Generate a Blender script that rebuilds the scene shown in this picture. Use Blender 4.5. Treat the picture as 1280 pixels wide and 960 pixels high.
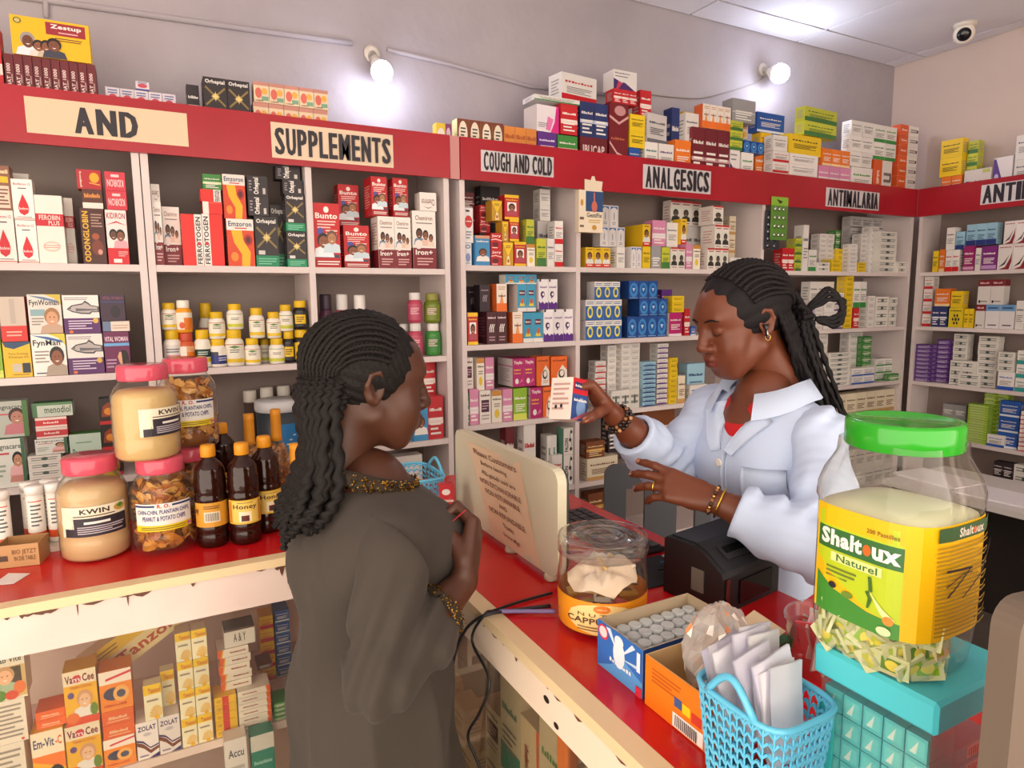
import bpy, math, random
import numpy as np
from mathutils import Vector, Matrix
from mathutils.bvhtree import BVHTree
random.seed(7); RNG = np.random.default_rng(7)
scene = bpy.context.scene
COL = scene.collection
for o in list(bpy.data.objects): bpy.data.objects.remove(o)

# ---------------------------------------------------------------- camera
FPX, YAW, PIT, ROL, EYE = 831.0, math.radians(28.15), math.radians(7.41), math.radians(-0.442), 1.6
_s, _c, _sp, _cp = math.sin(YAW), math.cos(YAW), math.sin(PIT), math.cos(PIT)
FWD = np.array([_s*_cp, _c*_cp, -_sp]); _r0 = np.array([_c, -_s, 0]); _u0 = np.array([_s*_sp, _c*_sp, _cp])
RGT = math.cos(ROL)*_r0 + math.sin(ROL)*_u0; UPV = math.cos(ROL)*_u0 - math.sin(ROL)*_r0
CAMP = np.array([0, 0, EYE])
cam = bpy.data.cameras.new('camera'); camo = bpy.data.objects.new('camera', cam); COL.objects.link(camo)
cam.sensor_width = 36.0; cam.sensor_fit = 'HORIZONTAL'; cam.lens = 36.0*FPX/1280; cam.clip_start = 0.02
M = Matrix.Identity(4)
for i in range(3): M[i][0] = RGT[i]; M[i][1] = UPV[i]; M[i][2] = -FWD[i]; M[i][3] = CAMP[i]
camo.matrix_world = M; scene.camera = camo

# ---------------------------------------------------------------- world, daylight, exposure
w = bpy.data.worlds.new('daylight'); scene.world = w; w.use_nodes = True
w.node_tree.nodes['Background'].inputs[0].default_value = (1.0, 0.865, 0.73, 1)
w.node_tree.nodes['Background'].inputs[1].default_value = 3.3
vs = scene.view_settings; vs.view_transform = 'Standard'; vs.look = 'None'; vs.gamma = 1; vs.use_curve_mapping = False; vs.exposure = 0.22

# ---------------------------------------------------------------- helpers: pixels measured on the photo -> real places on known planes
def ray(u, v): return (u-640)*RGT + (480-v)*UPV + FPX*FWD
def onY(u, v, Y): d = ray(u, v); return CAMP + d*(Y/d[1])
def onX(u, v, X): d = ray(u, v); return CAMP + d*(X/d[0])
def onZ(u, v, Z): d = ray(u, v); return CAMP + d*((Z-EYE)/d[2])
def dep(u, v, t): return CAMP + ray(u, v)*(t/FPX)
def solve(u, axis, fixed):          # coordinate along `axis` of the point at image column u
    q = RGT - (u-640)/FPX*FWD; return -sum(q[k]*(val-CAMP[k]) for k, val in fixed.items())/q[axis]
def XU(u, Y, z): return solve(u, 0, {1: Y, 2: z})
def YU(u, X, z): return solve(u, 1, {0: X, 2: z})
def ZV(v, X, Y):
    q = UPV - (480-v)/FPX*FWD; return EYE - (q[0]*X + q[1]*Y)/q[2]

# ---------------------------------------------------------------- materials
def lin(h):
    h = h.lstrip('#'); v = [int(h[i:i+2], 16)/255 for i in (0, 2, 4)]
    return [c/12.92 if c <= .04045 else ((c+.055)/1.055)**2.4 for c in v]
MATS = {}
def mat(key):
    """'#rrggbb[:kind]'; kinds: matte paper skin gloss metal clear film emit fabric"""
    if key in MATS: return MATS[key]
    hexc, kind = (key.split(':')+['paper'])[:2]
    m = bpy.data.materials.new('mat_'+hexc.strip('#')+'_'+kind); m.use_nodes = True
    nt = m.node_tree; N = nt.nodes; L = nt.links; b = N['Principled BSDF']; c = (*lin(hexc), 1)
    b.inputs['Base Color'].default_value = c
    b.inputs['Roughness'].default_value = {'paper': .45, 'matte': .85, 'skin': .42, 'gloss': .12, 'metal': .25, 'fabric': .9, 'print': .45, 'hair': .68}.get(kind, .5)
    def noise(scale, detail=2, coord='Object'):
        t = N.new('ShaderNodeTexCoord'); n = N.new('ShaderNodeTexNoise'); n.inputs['Scale'].default_value = scale; n.inputs['Detail'].default_value = detail
        L.new(t.outputs[coord], n.inputs['Vector']); return n
    def tint(n, lo, hi):
        r = N.new('ShaderNodeMapRange'); r.inputs['To Min'].default_value = lo; r.inputs['To Max'].default_value = hi
        L.new(n, r.inputs['Value'])
        x = N.new('ShaderNodeMix'); x.data_type = 'RGBA'; x.blend_type = 'MULTIPLY'; x.inputs['Factor'].default_value = 1
        x.inputs['A'].default_value = c; cb = N.new('ShaderNodeCombineColor')
        for k in range(3): L.new(r.outputs[0], cb.inputs[k])
        L.new(cb.outputs[0], x.inputs['B']); L.new(x.outputs['Result'], b.inputs['Base Color'])
    def bump(n, s, d=.002):
        q = N.new('ShaderNodeBump'); q.inputs['Strength'].default_value = s; q.inputs['Distance'].default_value = d
        L.new(n, q.inputs['Height']); L.new(q.outputs[0], b.inputs['Normal'])
    if kind == 'paper':
        oi = N.new('ShaderNodeObjectInfo'); tint(oi.outputs['Random'], .9, 1.04)
    elif kind == 'metal': b.inputs['Metallic'].default_value = 1
    elif kind == 'skin':
        n = noise(18, 3); tint(n.outputs[0], .82, 1.12); n2 = noise(420, 2); bump(n2.outputs[0], .12, .0006)
        b.inputs['Subsurface Weight'].default_value = .08; b.inputs['Subsurface Radius'].default_value = (.01, .004, .002)
        b.inputs['Specular IOR Level'].default_value = .4
    elif kind == 'fabric':
        n = noise(900, 2); bump(n.outputs[0], .15, .0008); n2 = noise(9, 2); tint(n2.outputs[0], .9, 1.08); b.inputs['Sheen Weight'].default_value = .04
    elif kind == 'hair':
        b.inputs['Specular IOR Level'].default_value = .25; n = noise(260, 3); tint(n.outputs[0], .4, 1.4); bump(n.outputs[0], .6, .002)
    elif kind == 'emit':
        b.inputs['Emission Color'].default_value = c; b.inputs['Emission Strength'].default_value = 14
    elif kind in ('clear', 'film'):
        N.remove(b); out = N['Material Output']; tr = N.new('ShaderNodeBsdfTransparent'); gl = N.new('ShaderNodeBsdfGlossy'); df = N.new('ShaderNodeBsdfDiffuse')
        tr.inputs[0].default_value = c; gl.inputs['Roughness'].default_value = .06 if kind == 'clear' else .18; df.inputs[0].default_value = (.85, .83, .8, 1) if kind == 'film' else (.6, .58, .55, 1)
        mx = N.new('ShaderNodeMixShader'); mx2 = N.new('ShaderNodeMixShader'); lw = N.new('ShaderNodeLayerWeight'); lw.inputs[0].default_value = .5 if kind == 'clear' else .3
        pw_ = N.new('ShaderNodeMath'); pw_.operation = 'POWER'; pw_.inputs[1].default_value = 3 if kind == 'clear' else 1.2; L.new(lw.outputs['Facing'], pw_.inputs[0]); ad_ = N.new('ShaderNodeMath'); ad_.operation = 'ADD'; ad_.inputs[1].default_value = .03; ad_.use_clamp = True; L.new(pw_.outputs[0], ad_.inputs[0]); L.new(ad_.outputs[0], mx.inputs[0]); L.new(tr.outputs[0], mx.inputs[1]); L.new(gl.outputs[0], mx.inputs[2])
        mx2.inputs[0].default_value = .025 if kind == 'clear' else .3
        L.new(mx.outputs[0], mx2.inputs[1]); L.new(df.outputs[0], mx2.inputs[2]); L.new(mx2.outputs[0], out.inputs[0])
    MATS[key] = m; return m

def surf(name, hexc, hex2, scale, lo=.35, hi=.65, rough=.7, bmp=.1, bdist=.004, detail=6):
    """large-surface material: two tones of the same stuff mixed by noise, fine relief"""
    m = bpy.data.materials.new(name); m.use_nodes = True; nt = m.node_tree; N = nt.nodes; L = nt.links; b = N['Principled BSDF']
    t = N.new('ShaderNodeTexCoord'); n = N.new('ShaderNodeTexNoise'); n.inputs['Scale'].default_value = scale; n.inputs['Detail'].default_value = detail
    L.new(t.outputs['Object'], n.inputs['Vector']); r = N.new('ShaderNodeMapRange'); r.inputs['From Min'].default_value = lo; r.inputs['From Max'].default_value = hi
    L.new(n.outputs[0], r.inputs[0]); x = N.new('ShaderNodeMix'); x.data_type = 'RGBA'; x.inputs['A'].default_value = (*lin(hexc), 1); x.inputs['B'].default_value = (*lin(hex2), 1)
    L.new(r.outputs[0], x.inputs['Factor']); L.new(x.outputs['Result'], b.inputs['Base Color']); b.inputs['Roughness'].default_value = rough
    n2 = N.new('ShaderNodeTexNoise'); n2.inputs['Scale'].default_value = scale*14; n2.inputs['Detail'].default_value = 4; L.new(t.outputs['Object'], n2.inputs['Vector'])
    q = N.new('ShaderNodeBump'); q.inputs['Strength'].default_value = bmp; q.inputs['Distance'].default_value = bdist; L.new(n2.outputs[0], q.inputs['Height']); L.new(q.outputs[0], b.inputs['Normal'])
    MATS[name] = m; return name

# ---------------------------------------------------------------- mesh builder
_TXT = {}
def glyphs(s, bold):
    k = (s, bold)
    if k not in _TXT:
        cu = bpy.data.curves.new('t', 'FONT'); cu.body = s; cu.resolution_u = 2; cu.offset = bold; cu.space_character = 1+bold*2
        ob = bpy.data.objects.new('t', cu); me = bpy.data.meshes.new_from_object(ob)
        V = np.array([v.co[:2] for v in me.vertices]).reshape(-1, 2); Fc = [tuple(p.vertices) for p in me.polygons]
        bpy.data.objects.remove(ob); bpy.data.curves.remove(cu); bpy.data.meshes.remove(me)
        if len(V): lo = V.min(0); V = (V-lo)/np.maximum(V.max(0)-lo, 1e-6)
        _TXT[k] = (V, Fc)
    return _TXT[k]
class MB:
    def __init__(s): s.v = []; s.f = []; s.m = []; s.sm = []; s.keys = []
    def mi(s, k):
        if k not in s.keys: s.keys.append(k)
        return s.keys.index(k)
    def add(s, V, F, k, smooth=False):
        o = len(s.v); s.v.extend([tuple(map(float, p)) for p in V]); i = s.mi(k)
        for f in F: s.f.append(tuple(o+j for j in f)); s.m.append(i); s.sm.append(smooth)
        return s
    def box(s, a, b, k, k_top=None, bev=0):
        x0, y0, z0 = a; x1, y1, z1 = b
        if bev:
            pts = [(x0+bev, y0), (x1-bev, y0), (x1, y0+bev), (x1, y1-bev), (x1-bev, y1), (x0+bev, y1), (x0, y1-bev), (x0, y0+bev)]
            ins = [(x0+bev, y0+bev), (x1-bev, y0+bev), (x1-bev, y0+bev), (x1-bev, y1-bev), (x1-bev, y1-bev), (x0+bev, y1-bev), (x0+bev, y1-bev), (x0+bev, y0+bev)]
            V = [(*p, z0) for p in ins]+[(*p, z0+bev) for p in pts]+[(*p, z1-bev) for p in pts]+[(*p, z1) for p in ins]
            F = [(r*8+i, r*8+(i+1) % 8, r*8+8+(i+1) % 8, r*8+8+i) for r in range(3) for i in range(8)]+[tuple(range(7, -1, -1)), tuple(range(24, 32))]
            return s.add(V, F, k)
        V = [(x0, y0, z0), (x1, y0, z0), (x1, y1, z0), (x0, y1, z0), (x0, y0, z1), (x1, y0, z1), (x1, y1, z1), (x0, y1, z1)]
        s.add(V, [(3, 2, 1, 0), (0, 1, 5, 4), (1, 2, 6, 5), (2, 3, 7, 6), (3, 0, 4, 7)], k); return s.add(V, [(4, 5, 6, 7)], k_top or k)
    def prism(s, pts, ax, a, b, k):     # 2D outline (other two axes in order) extruded along ax
        n = len(pts); oth = [i for i in range(3) if i != ax]; V = []
        for d in (a, b):
            for p in pts: q = [0]*3; q[ax] = d; q[oth[0]] = p[0]; q[oth[1]] = p[1]; V.append(q)
        return s.add(V, [(i, (i+1) % n, n+(i+1) % n, n+i) for i in range(n)]+[tuple(range(n)), tuple(range(2*n-1, n-1, -1))], k)
    def lathe(s, prof, k, seg=24, c=(0, 0, 0), sq=0.0, smooth=True, ys=1.0, a0=0, a1=2*math.pi, caps=True, fl=None):
        """profile [(r,z)..] round z; sq>0 squarish plan; ys: y-scale; fl(z,t)->radius factor"""
        full = abs(a1-a0) > 6.28; n = seg if full else seg+1; V = []; F = []
        for (r, z) in prof:
            for i in range(n):
                t = a0+(a1-a0)*i/seg; ct, st = math.cos(t), math.sin(t); e = (abs(ct)**(2+6*sq)+abs(st)**(2+6*sq))**(-1/(2+6*sq)) if sq else 1
                q = r*e*(fl(z, t) if fl else 1); V.append((c[0]+q*ct, c[1]+q*st*ys, c[2]+z))
        for j in range(len(prof)-1):
            for i in range(seg):
                a = j*n+i; b = j*n+(i+1) % n; F.append((a, b, b+n, a+n))
        if full and caps:
            if prof[0][0] > 1e-5: F.append(tuple(range(n-1, -1, -1)))
            if prof[-1][0] > 1e-5: F.append(tuple(range((len(prof)-1)*n, len(prof)*n)))
        return s.add(V, F, k, smooth)
    def tube(s, P, r, k, seg=8, smooth=True, rf=None):
        P = [Vector(p) for p in P]; n = len(P); R = r if hasattr(r, '__len__') else [r]*n; V = []; F = []; prev = None
        for i, p in enumerate(P):
            d = (P[min(i+1, n-1)]-P[max(i-1, 0)]).normalized()
            if prev is None: a = d.orthogonal().normalized()
            else: a = (prev-d*prev.dot(d)).normalized()
            prev = a; b = d.cross(a)
            for j in range(seg):
                t = 2*math.pi*j/seg; q = R[i]*(rf(i, t) if rf else 1); V.append(p+(a*math.cos(t)+b*math.sin(t))*q)
        for i in range(n-1):
            for j in range(seg): F.append((i*seg+j, i*seg+(j+1) % seg, (i+1)*seg+(j+1) % seg, (i+1)*seg+j))
        F += [tuple(range(seg-1, -1, -1)), tuple(range((n-1)*seg, n*seg))]
        return s.add(V, F, k, smooth)
    # flat print on a face: frame = origin, unit x, unit y, normal ; sizes W,H ; ops in 0..1
    def art(s, ops, O, ex, ey, W, H, off=.00025, wrap=None):
        O, ex, ey = (np.array(q, float) for q in (O, ex, ey)); nrm = np.cross(ex, ey); lay = [off]
        def put(pts, F, k):
            lay[0] += .00012; L_ = lay[0]
            if wrap:
                xs_ = [p[0] for p in pts]
                if len(F) == 1 and len(pts) > 2 and max(xs_)-min(xs_) > .05:          # follow the curve: cut the outline into narrow upright strips
                    n = len(pts); cut = sorted(set([round(x, 5) for x in xs_]+list(np.arange(min(xs_), max(xs_), .03).round(5)))); Q = []; G_ = []
                    def span(x):
                        ys = []
                        for i in range(n):
                            a, b = pts[i], pts[(i+1) % n]
                            if (a[0]-x)*(b[0]-x) <= 0: ys += [a[1], b[1]] if abs(a[0]-b[0]) < 1e-6 else [a[1]+(b[1]-a[1])*(x-a[0])/(b[0]-a[0])]
                        return (min(ys), max(ys)) if ys else (pts[0][1], pts[0][1])
                    for i in range(len(cut)-1):
                        e = 1e-5; l0, l1 = span(cut[i]+e); r0, r1 = span(cut[i+1]-e); o_ = len(Q); Q += [(cut[i], l0), (cut[i+1], r0), (cut[i+1], r1), (cut[i], l1)]; G_.append((o_, o_+1, o_+2, o_+3))
                    pts, F = Q, G_
                elif len(F) == 1 and len(pts) > 4:
                    c0 = (sum(p[0] for p in pts)/len(pts), sum(p[1] for p in pts)/len(pts)); n = len(pts); pts = list(pts)+[c0]; F = [(i, (i+1) % n, n) for i in range(n)]
                V = [wrap(p[0], p[1], L_) for p in pts]
            else: V = [O+ex*(min(1, max(0, p[0]))*W)+ey*(min(1, max(0, p[1]))*H)+nrm*L_ for p in pts]
            s.add(V, F, k)
        def rect(x0, y0, x1, y1, k):
            n = 1 if not wrap else max(1, int(abs(x1-x0)*16)); P = []
            for i in range(n+1): x = x0+(x1-x0)*i/n; P += [(x, y0), (x, y1)]
            put(P, [(2*i, 2*i+2, 2*i+3, 2*i+1) for i in range(n)], k)
        def ell(cx, cy, rx, ry, k, n=14): put([(cx+rx*math.cos(6.2832*i/n), cy+ry*math.sin(6.2832*i/n)) for i in range(n)], [tuple(range(n))], k)
        def text(x0, y0, x1, y1, k, str_, rot=0, bold=.01):
            V, F = glyphs(str_, bold)
            if not len(V): return
            if rot == 90: V = np.stack([1-V[:, 1], V[:, 0]], 1)
            elif rot == -90: V = np.stack([V[:, 1], 1-V[:, 0]], 1)
            elif rot == 180: V = 1-V
            put([(x0+(x1-x0)*p[0], y0+(y1-y0)*p[1]) for p in V], F, k)
        for o in ops:
            t = o[0]
            if t == 'r': rect(*o[1:])
            elif t == 'e': ell(*o[1:])
            elif t == 't': text(*o[1:])
            elif t == 'T':                                   # heavy condensed sign lettering, each letter filling its cell
                x0, y0, x1, y1, k, str_, fill, bold = o[1:]; cw = [{'I': .5, ' ': .45, 'M': 1.25, 'N': 1.08, 'L': .9, 'E': .92}.get(ch, 1) for ch in str_]; tot = sum(cw); xx = x0
                for ch, cwi in zip(str_, cw):
                    wd = (x1-x0)*cwi/tot
                    if ch != ' ':
                        for sh in (-1, -.33, .33, 1): q = wd*(1-fill)/2; text(xx+q+wd*bold*(1+sh), y0, xx+wd-q-wd*bold*(1-sh), y1, k, ch, 0, .012)
                    xx += wd
            elif t == 'w':                                   # a word too small to read in the photo: a row of marks
                x0, y0, x1, y1, k, sd = o[1:]; r = random.Random(sd); nn = 5+sd % 4; tall = abs(y1-y0)*H > abs(x1-x0)*W*1.6
                if tall: x0, x1 = x0+(x1-x0)*.25, x0+(x1-x0)*.75
                else: y0, y1 = y0+(y1-y0)*.25, y0+(y1-y0)*.75
                nn += 3
                for i in range(nn):
                    a = i/nn; b = a+r.uniform(.6, .9)/nn; c = 1 if (i == 0 or r.random() < .3) else .7
                    if tall: rect(x0, y0+(y1-y0)*a, x0+(x1-x0)*c, y0+(y1-y0)*b, k)
                    else: rect(x0+(x1-x0)*a, y0, x0+(x1-x0)*b, y0+(y1-y0)*c, k)
            elif t == 'p': put(o[1], [tuple(range(len(o[1])))], o[2])
            elif t == 'l':                                   # n short lines of small print
                x0, y0, x1, y1, n, k = o[1:]
                for i in range(n):
                    y = y1-(y1-y0)*(i+.5)/n; h = (y1-y0)/n*.22; rect(x0, y-h, x1-(x1-x0)*(.3 if i % 3 == 2 else .05*(i % 2)), y+h, k)
            elif t == 'f':                                   # portrait: cx, cy(chin), size(x,y), skin, hair, cloth
                cx, cy, sx, sy, sk, hr, cl = o[1:]; sx *= .72; sy *= .72
                put([(cx-sx*1.1, cy-sy*.75), (cx+sx*1.1, cy-sy*.75), (cx+sx*.9, cy-sy*.05), (cx+sx*.3, cy+sy*.15), (cx-sx*.3, cy+sy*.15), (cx-sx*.9, cy-sy*.05)], [(0, 1, 2, 3, 4, 5)], cl)
                ell(cx, cy+sy*.66, sx*.66, sy*.62, hr); ell(cx, cy+sy*.5, sx*.5, sy*.52, sk)
                ell(cx-sx*.18, cy+sy*.6, sx*.07, sy*.04, '#2a1a14', 6); ell(cx+sx*.18, cy+sy*.6, sx*.07, sy*.04, '#2a1a14', 6)
                put([(cx-sx*.2, cy+sy*.32), (cx, cy+sy*.22), (cx+sx*.2, cy+sy*.32)], [(0, 1, 2)], '#f4ece4')
        return s
    def mesh(s, name):
        me = bpy.data.meshes.new(name); me.from_pydata(s.v, [], s.f)
        for k in s.keys: me.materials.append(mat(k) if k[0] == '#' else MATS[k])
        me.polygons.foreach_set('material_index', s.m); me.polygons.foreach_set('use_smooth', s.sm); me.update(); return me
    def build(s, name, parent=None, loc=None, rz=0, **tags):
        o = bpy.data.objects.new(name, s.mesh(name)); COL.objects.link(o)
        if parent is not None: o.parent = parent
        if loc is not None: o.location = loc
        if rz: o.rotation_euler = (0, 0, rz)
        for k, v in tags.items(): o[k] = v
        return o
def thing(name, label, cat, loc=(0, 0, 0), rz=0, group=None):
    o = bpy.data.objects.new(name, None); COL.objects.link(o); o.location = loc; o.rotation_euler = (0, 0, rz); o['label'] = label; o['category'] = cat
    o.empty_display_size = .05
    if group: o['group'] = group
    return o
def tagit(o, label, cat, group=None):
    o['label'] = label; o['category'] = cat
    if group: o['group'] = group
    return o
def dup(o, loc=None, rz=None, label=None, parent=None):
    c = o.copy(); COL.objects.link(c)
    if parent is not None: c.parent = parent
    if loc is not None: c.location = loc
    if rz is not None: c.rotation_euler = (0, 0, rz)
    if label: c['label'] = label
    for ch in list(o.children): dup(ch, parent=c)
    return c
ORD = ['', 'first', 'second', 'third', 'fourth', 'fifth', 'sixth', 'seventh', 'eighth', 'ninth', 'tenth', 'eleventh', 'twelfth', 'thirteenth', 'fourteenth', 'fifteenth', 'sixteenth', 'seventeenth', 'eighteenth', 'nineteenth', 'twentieth', 'twenty-first', 'twenty-second', 'twenty-third', 'twenty-fourth']

# ================================================================ THE ROOM
YF, YW = 2.5, 2.82            # back shelving front plane, back wall
XR, XW = 4.14, 4.34           # side shelving front plane, side wall
ZC = 3.06
surf('plaster', '#a39ba2', '#b2aaae', 1.6, rough=.8, bmp=.5, bdist=.006)
surf('plaster_pink', '#cdbab2', '#d6c4ba', 1.2, rough=.8, bmp=.15)
surf('concrete', '#7a7068', '#8d8379', 3, rough=.8)
surf('ceilboard', '#e6e4ee', '#efedf4', 2.0, rough=.7, bmp=.03)
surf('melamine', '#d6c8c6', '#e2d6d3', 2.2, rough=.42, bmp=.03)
surf('melamine_back', '#857570', '#90807a', 2.2, rough=.55, bmp=.03)  # back panels darkened: shade of the shelf depth put into the colour
surf('redboard', '#a01222', '#ac1829', 4, rough=.3, bmp=.02)
surf('redtop', '#c01016', '#cc171d', 6, rough=.22, bmp=.02)
surf('whiteboard', '#e2cbc0', '#ead6cb', 5, rough=.4, bmp=.03)
def struct(name, mb): o = mb.build(name); o['kind'] = 'structure'; return o
struct('floor', MB().box((-2.2, -3.0, -.1), (XW+.2, YW+.2, 0), 'concrete'))
struct('wall_back', MB().box((-2.2, YW, 0), (XW+.2, YW+.2, ZC+.2), 'plaster'))
struct('wall_right', MB().box((XW, -3.0, 0), (XW+.2, YW, ZC+.2), 'plaster_pink'))
struct('wall_left', MB().box((-2.4, 1.3, 0), (-2.2, YW, ZC+.2), 'plaster_pink').box((-2.4, -1.25, 2.75), (-2.2, 1.299, ZC+.2), 'plaster_pink'))  # unseen wall, its front stretch opened up to add daylight on the counters
# ceiling of square boards: each board is a part
cl = bpy.data.objects.new('ceiling', MB().box((-2.2, -1.2, ZC+.012), (XW, YW, ZC+.1), '#2e2a2e:matte').mesh('ceiling')); COL.objects.link(cl); cl['kind'] = 'structure'
yb = [YW, 2.62, 1.72, .82, -.08, -1.2]; xb = [XW, 4.22, 3.4, 2.58, 1.76, .94, .12, -.7, -1.52, -2.2]
for i in range(len(yb)-1):
    for j in range(len(xb)-1):
        MB().box((xb[j+1]+.007, yb[i+1]+.007, ZC), (xb[j]-.007, yb[i]-.007, ZC+.0119), 'ceilboard').build('ceiling_panel', cl)
# the shop is open to the street behind the photographer
struct('wall_front', MB().box((-2.2, -1.25, 2.75), (XW, -1.2, ZC+.2), 'plaster_pink').box((2.9, -1.25, 0), (XW, -1.2, 2.75), 'plaster_pink'))
# ================================================================ SHELVING
LZ = [1.715, 1.367, 1.025, .68, .33, .06]; RZ = [1.732, 1.405, 1.067, .74, .41, .06]
ZT = 2.19                                             # top board that carries stock
WH = 'melamine'
def shelf_unit(label, xs, zs, y0, y1, side=False):
    t = thing('shelf_unit', label, 'shelf', (0, 0, 0))
    def bx(n, a, b, k=WH):
        if side: a, b = (a[1], a[0], a[2]), (b[1], b[0], b[2]); a, b = tuple(min(p, q) for p, q in zip(a, b)), tuple(max(p, q) for p, q in zip(a, b))
        MB().box(a, b, k).build(n, t)
    for x in xs: bx('upright', (x-.011, y0, 0), (x+.011, y1, ZT-.021))
    for x0, x1 in zip(xs[:-1], xs[1:]):
        for z in zs: bx('shelf_board', (x0+.0112, y0+.002, z-.022), (x1-.0112, y1-.0062, z))
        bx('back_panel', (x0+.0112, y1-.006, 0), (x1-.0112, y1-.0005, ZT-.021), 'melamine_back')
    bx('top_board', (min(xs)-.011, y0, ZT-.02), (max(xs)+.011, y1, ZT))
    return t
shelf_unit('white wall shelving bay under the AND sign', [-1.1, -.55, -.019], LZ, YF, YW-.02)
shelf_unit('white shelving under the SUPPLEMENTS sign', [.006, .519, 1.05], LZ, YF, YW-.02)
shelf_unit('long white shelving under COUGH AND COLD, ANALGESICS and ANTIMALARIA signs', [1.118, 1.676, 2.83, XR-.02], RZ, YF, YW-.02)
shelf_unit('white shelving under the black lettered ANTIB sign by the pink wall', [.4, .95, 1.5, YF-.04], RZ, XR, XW-.01, side=True)
# red fascia boards with stuck-on sign plates
FZ0, FZ1 = 2.066, 2.229
def fascia(label, x0, x1, signs):
    t = thing('fascia_board', label, 'sign board', (x0, YF, FZ0))
    MB().box((0, -.016, 0), (x1-x0, -.0003, FZ1-FZ0), 'redboard').build('board', t)
    for (u0, v0, u1, v1, txt, tx, plate, ink) in signs:      # plate corners on the photo -> its place on the board
        a = onY(u0, v0, YF-.017); b = onY(u1, v1, YF-.017); Wd, Hh = b[0]-a[0], a[2]-b[2]
        p = MB().box((0, -.0012, 0), (Wd, 0, Hh), plate).build('sign_plate', t, (a[0]-x0, -.0162, b[2]-FZ0))
        MB().art([('T', tx[0], tx[1], tx[2], tx[3], ink, txt, .88, .07)], (0, -.0013, 0), (1, 0, 0), (0, 0, 1), Wd, Hh).build('lettering', p)
    return t
INK = '#26202a'
fascia('red fascia board carrying AND and SUPPLEMENTS plates', -1.12, 1.061, [
    (29.5, 119.5, 236, 183.5, 'AND', (.27, .1, .68, .84), '#e4c9a8', INK), (338, 152, 492, 210, 'SUPPLEMENTS', (.02, .1, .98, .86), '#e6cdb0', INK)])
fascia('red fascia board carrying COUGH AND COLD, ANALGESICS and ANTIMALARIA', 1.107, XR-.012, [
    (601, 187, 692, 222, 'COUGH AND COLD', (.03, .06, .97, .94), '#d8d2d4', INK), (804, 205, 888, 243, 'ANALGESICS', (.03, .06, .97, .94), '#d8d2d4', INK),
    (1033, 234, 1098, 263.5, 'ANTIMALARIA', (.03, .06, .97, .94), '#d8d2d4', INK)])
t = thing('fascia_board', 'red fascia board with slanting black ANTIB lettering on the side wall', 'sign board', (XR, YF-.02, FZ0))
MB().box((-.016, -2.1, 0), (-.0003, 0, FZ1-FZ0), 'redboard').build('board', t)
yA = YU(1226, XR-.017, 2.14); p = MB().box((-.0012, -.53, .028), (0, 0, .135), '#d8d2d4').build('sign_plate', t, (-.0162, yA-YF+.02, 0))
MB().art([('T', .015, .05, .985, .95, INK, 'ANTIBIOTICS', .92, .07)], (-.0013, 0, .028), (0, -1, 0), (0, 0, 1), .53, .107).build('lettering', p)
# joint post between the two fascia runs
tagit(MB().box((1.064, YF-.012, FZ0), (1.104, YF+.006, FZ1), '#c98a86').build('joint_strip'), 'narrow pinkish strip filling the joint between the two red fascia boards', 'strip')

# ================================================================ LAMPS, WIRES, CAMERA ON THE CEILING
def bulb_lamp(label, wall, tip, r):
    wall, tip = Vector(wall), Vector(tip); d = (tip-wall).normalized(); L = (tip-wall).length
    t = thing('wall_lamp', label, 'lamp', wall); q = Vector((0, 0, 1)).rotation_difference(d)
    def part(n, mb, par=t, rot=True):
        o = mb.build(n, par)
        if rot: o.rotation_mode = 'QUATERNION'; o.rotation_quaternion = q
        return o
    MB().lathe([(.001, -.014), (.03, -.014), (.034, -.006), (.034, .004), (.02, .008), (.001, .008)], '#d8d0c8', 20).build('wall_rose', t, (0, -.009, 0)).rotation_euler = (math.pi/2, 0, 0)
    part('lamp_holder', MB().lathe([(.001, 0), (.018, 0), (.02, .012), (.02, L*.3), (.023, L*.32), (.023, L*.36), (.001, L*.36)], '#b9b2ac', 20))
    part('bulb_base', MB().lathe([(.016, L*.36), (.018, L*.4), (r*.86, L-r*.75), (r*.98, L-r*.3)], '#f2efe9', 24))
    part('bulb_globe', MB().lathe([(r*.98, L-r*.3), (r, L), (r*.92, L+r*.42), (r*.7, L+r*.74), (r*.38, L+r*.94), (.0005, L+r)], '#e2eaff:emit', 24))
b1 = onY(466, 66, YW-.02); bulb_lamp('lit LED bulb on the wall above the SUPPLEMENTS sign', (b1[0], YW, b1[2]), onY(477.5, 90, 2.71), .042)
b2 = onY(956, 86, YW-.02); bulb_lamp('lit LED bulb on the wall above the ANALGESICS and ANTIMALARIA stock', (b2[0], YW, b2[2]), onY(975, 92, 2.70), .05)
for m in (MATS['#e2eaff:emit'],): m.node_tree.nodes['Principled BSDF'].inputs['Emission Strength'].default_value = 75
def path3(pts, n=8):
    P = [np.array(p, float) for p in pts]; out = []
    for i in range(len(P)-1):
        p0 = P[max(i-1, 0)]; p1 = P[i]; p2 = P[i+1]; p3 = P[min(i+2, len(P)-1)]
        for j in range(n):
            s = j/n; out.append(.5*((2*p1)+(-p0+p2)*s+(2*p0-5*p1+4*p2-p3)*s*s+(-p0+3*p1-3*p2+p3)*s**3))
    return out+[P[-1]]
wy = YW-.007
cond = [onY(u, v, wy) for u, v in ((-40, -14), (70, 2), (320, 38), (440, 54))]
tagit(MB().tube(cond, .011, 'plaster', 8).build('wall_conduit'), 'painted over conduit running along the wall to the bulb above SUPPLEMENTS', 'conduit')
cond = [onY(u, v, wy) for u, v in ((484, 62), (560, 80), (662, 108), (760, 118))]
tagit(MB().tube(cond, .009, 'plaster', 8).build('wall_conduit'), 'painted over conduit running from the bulb towards the stacked analgesic boxes', 'conduit')
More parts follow.
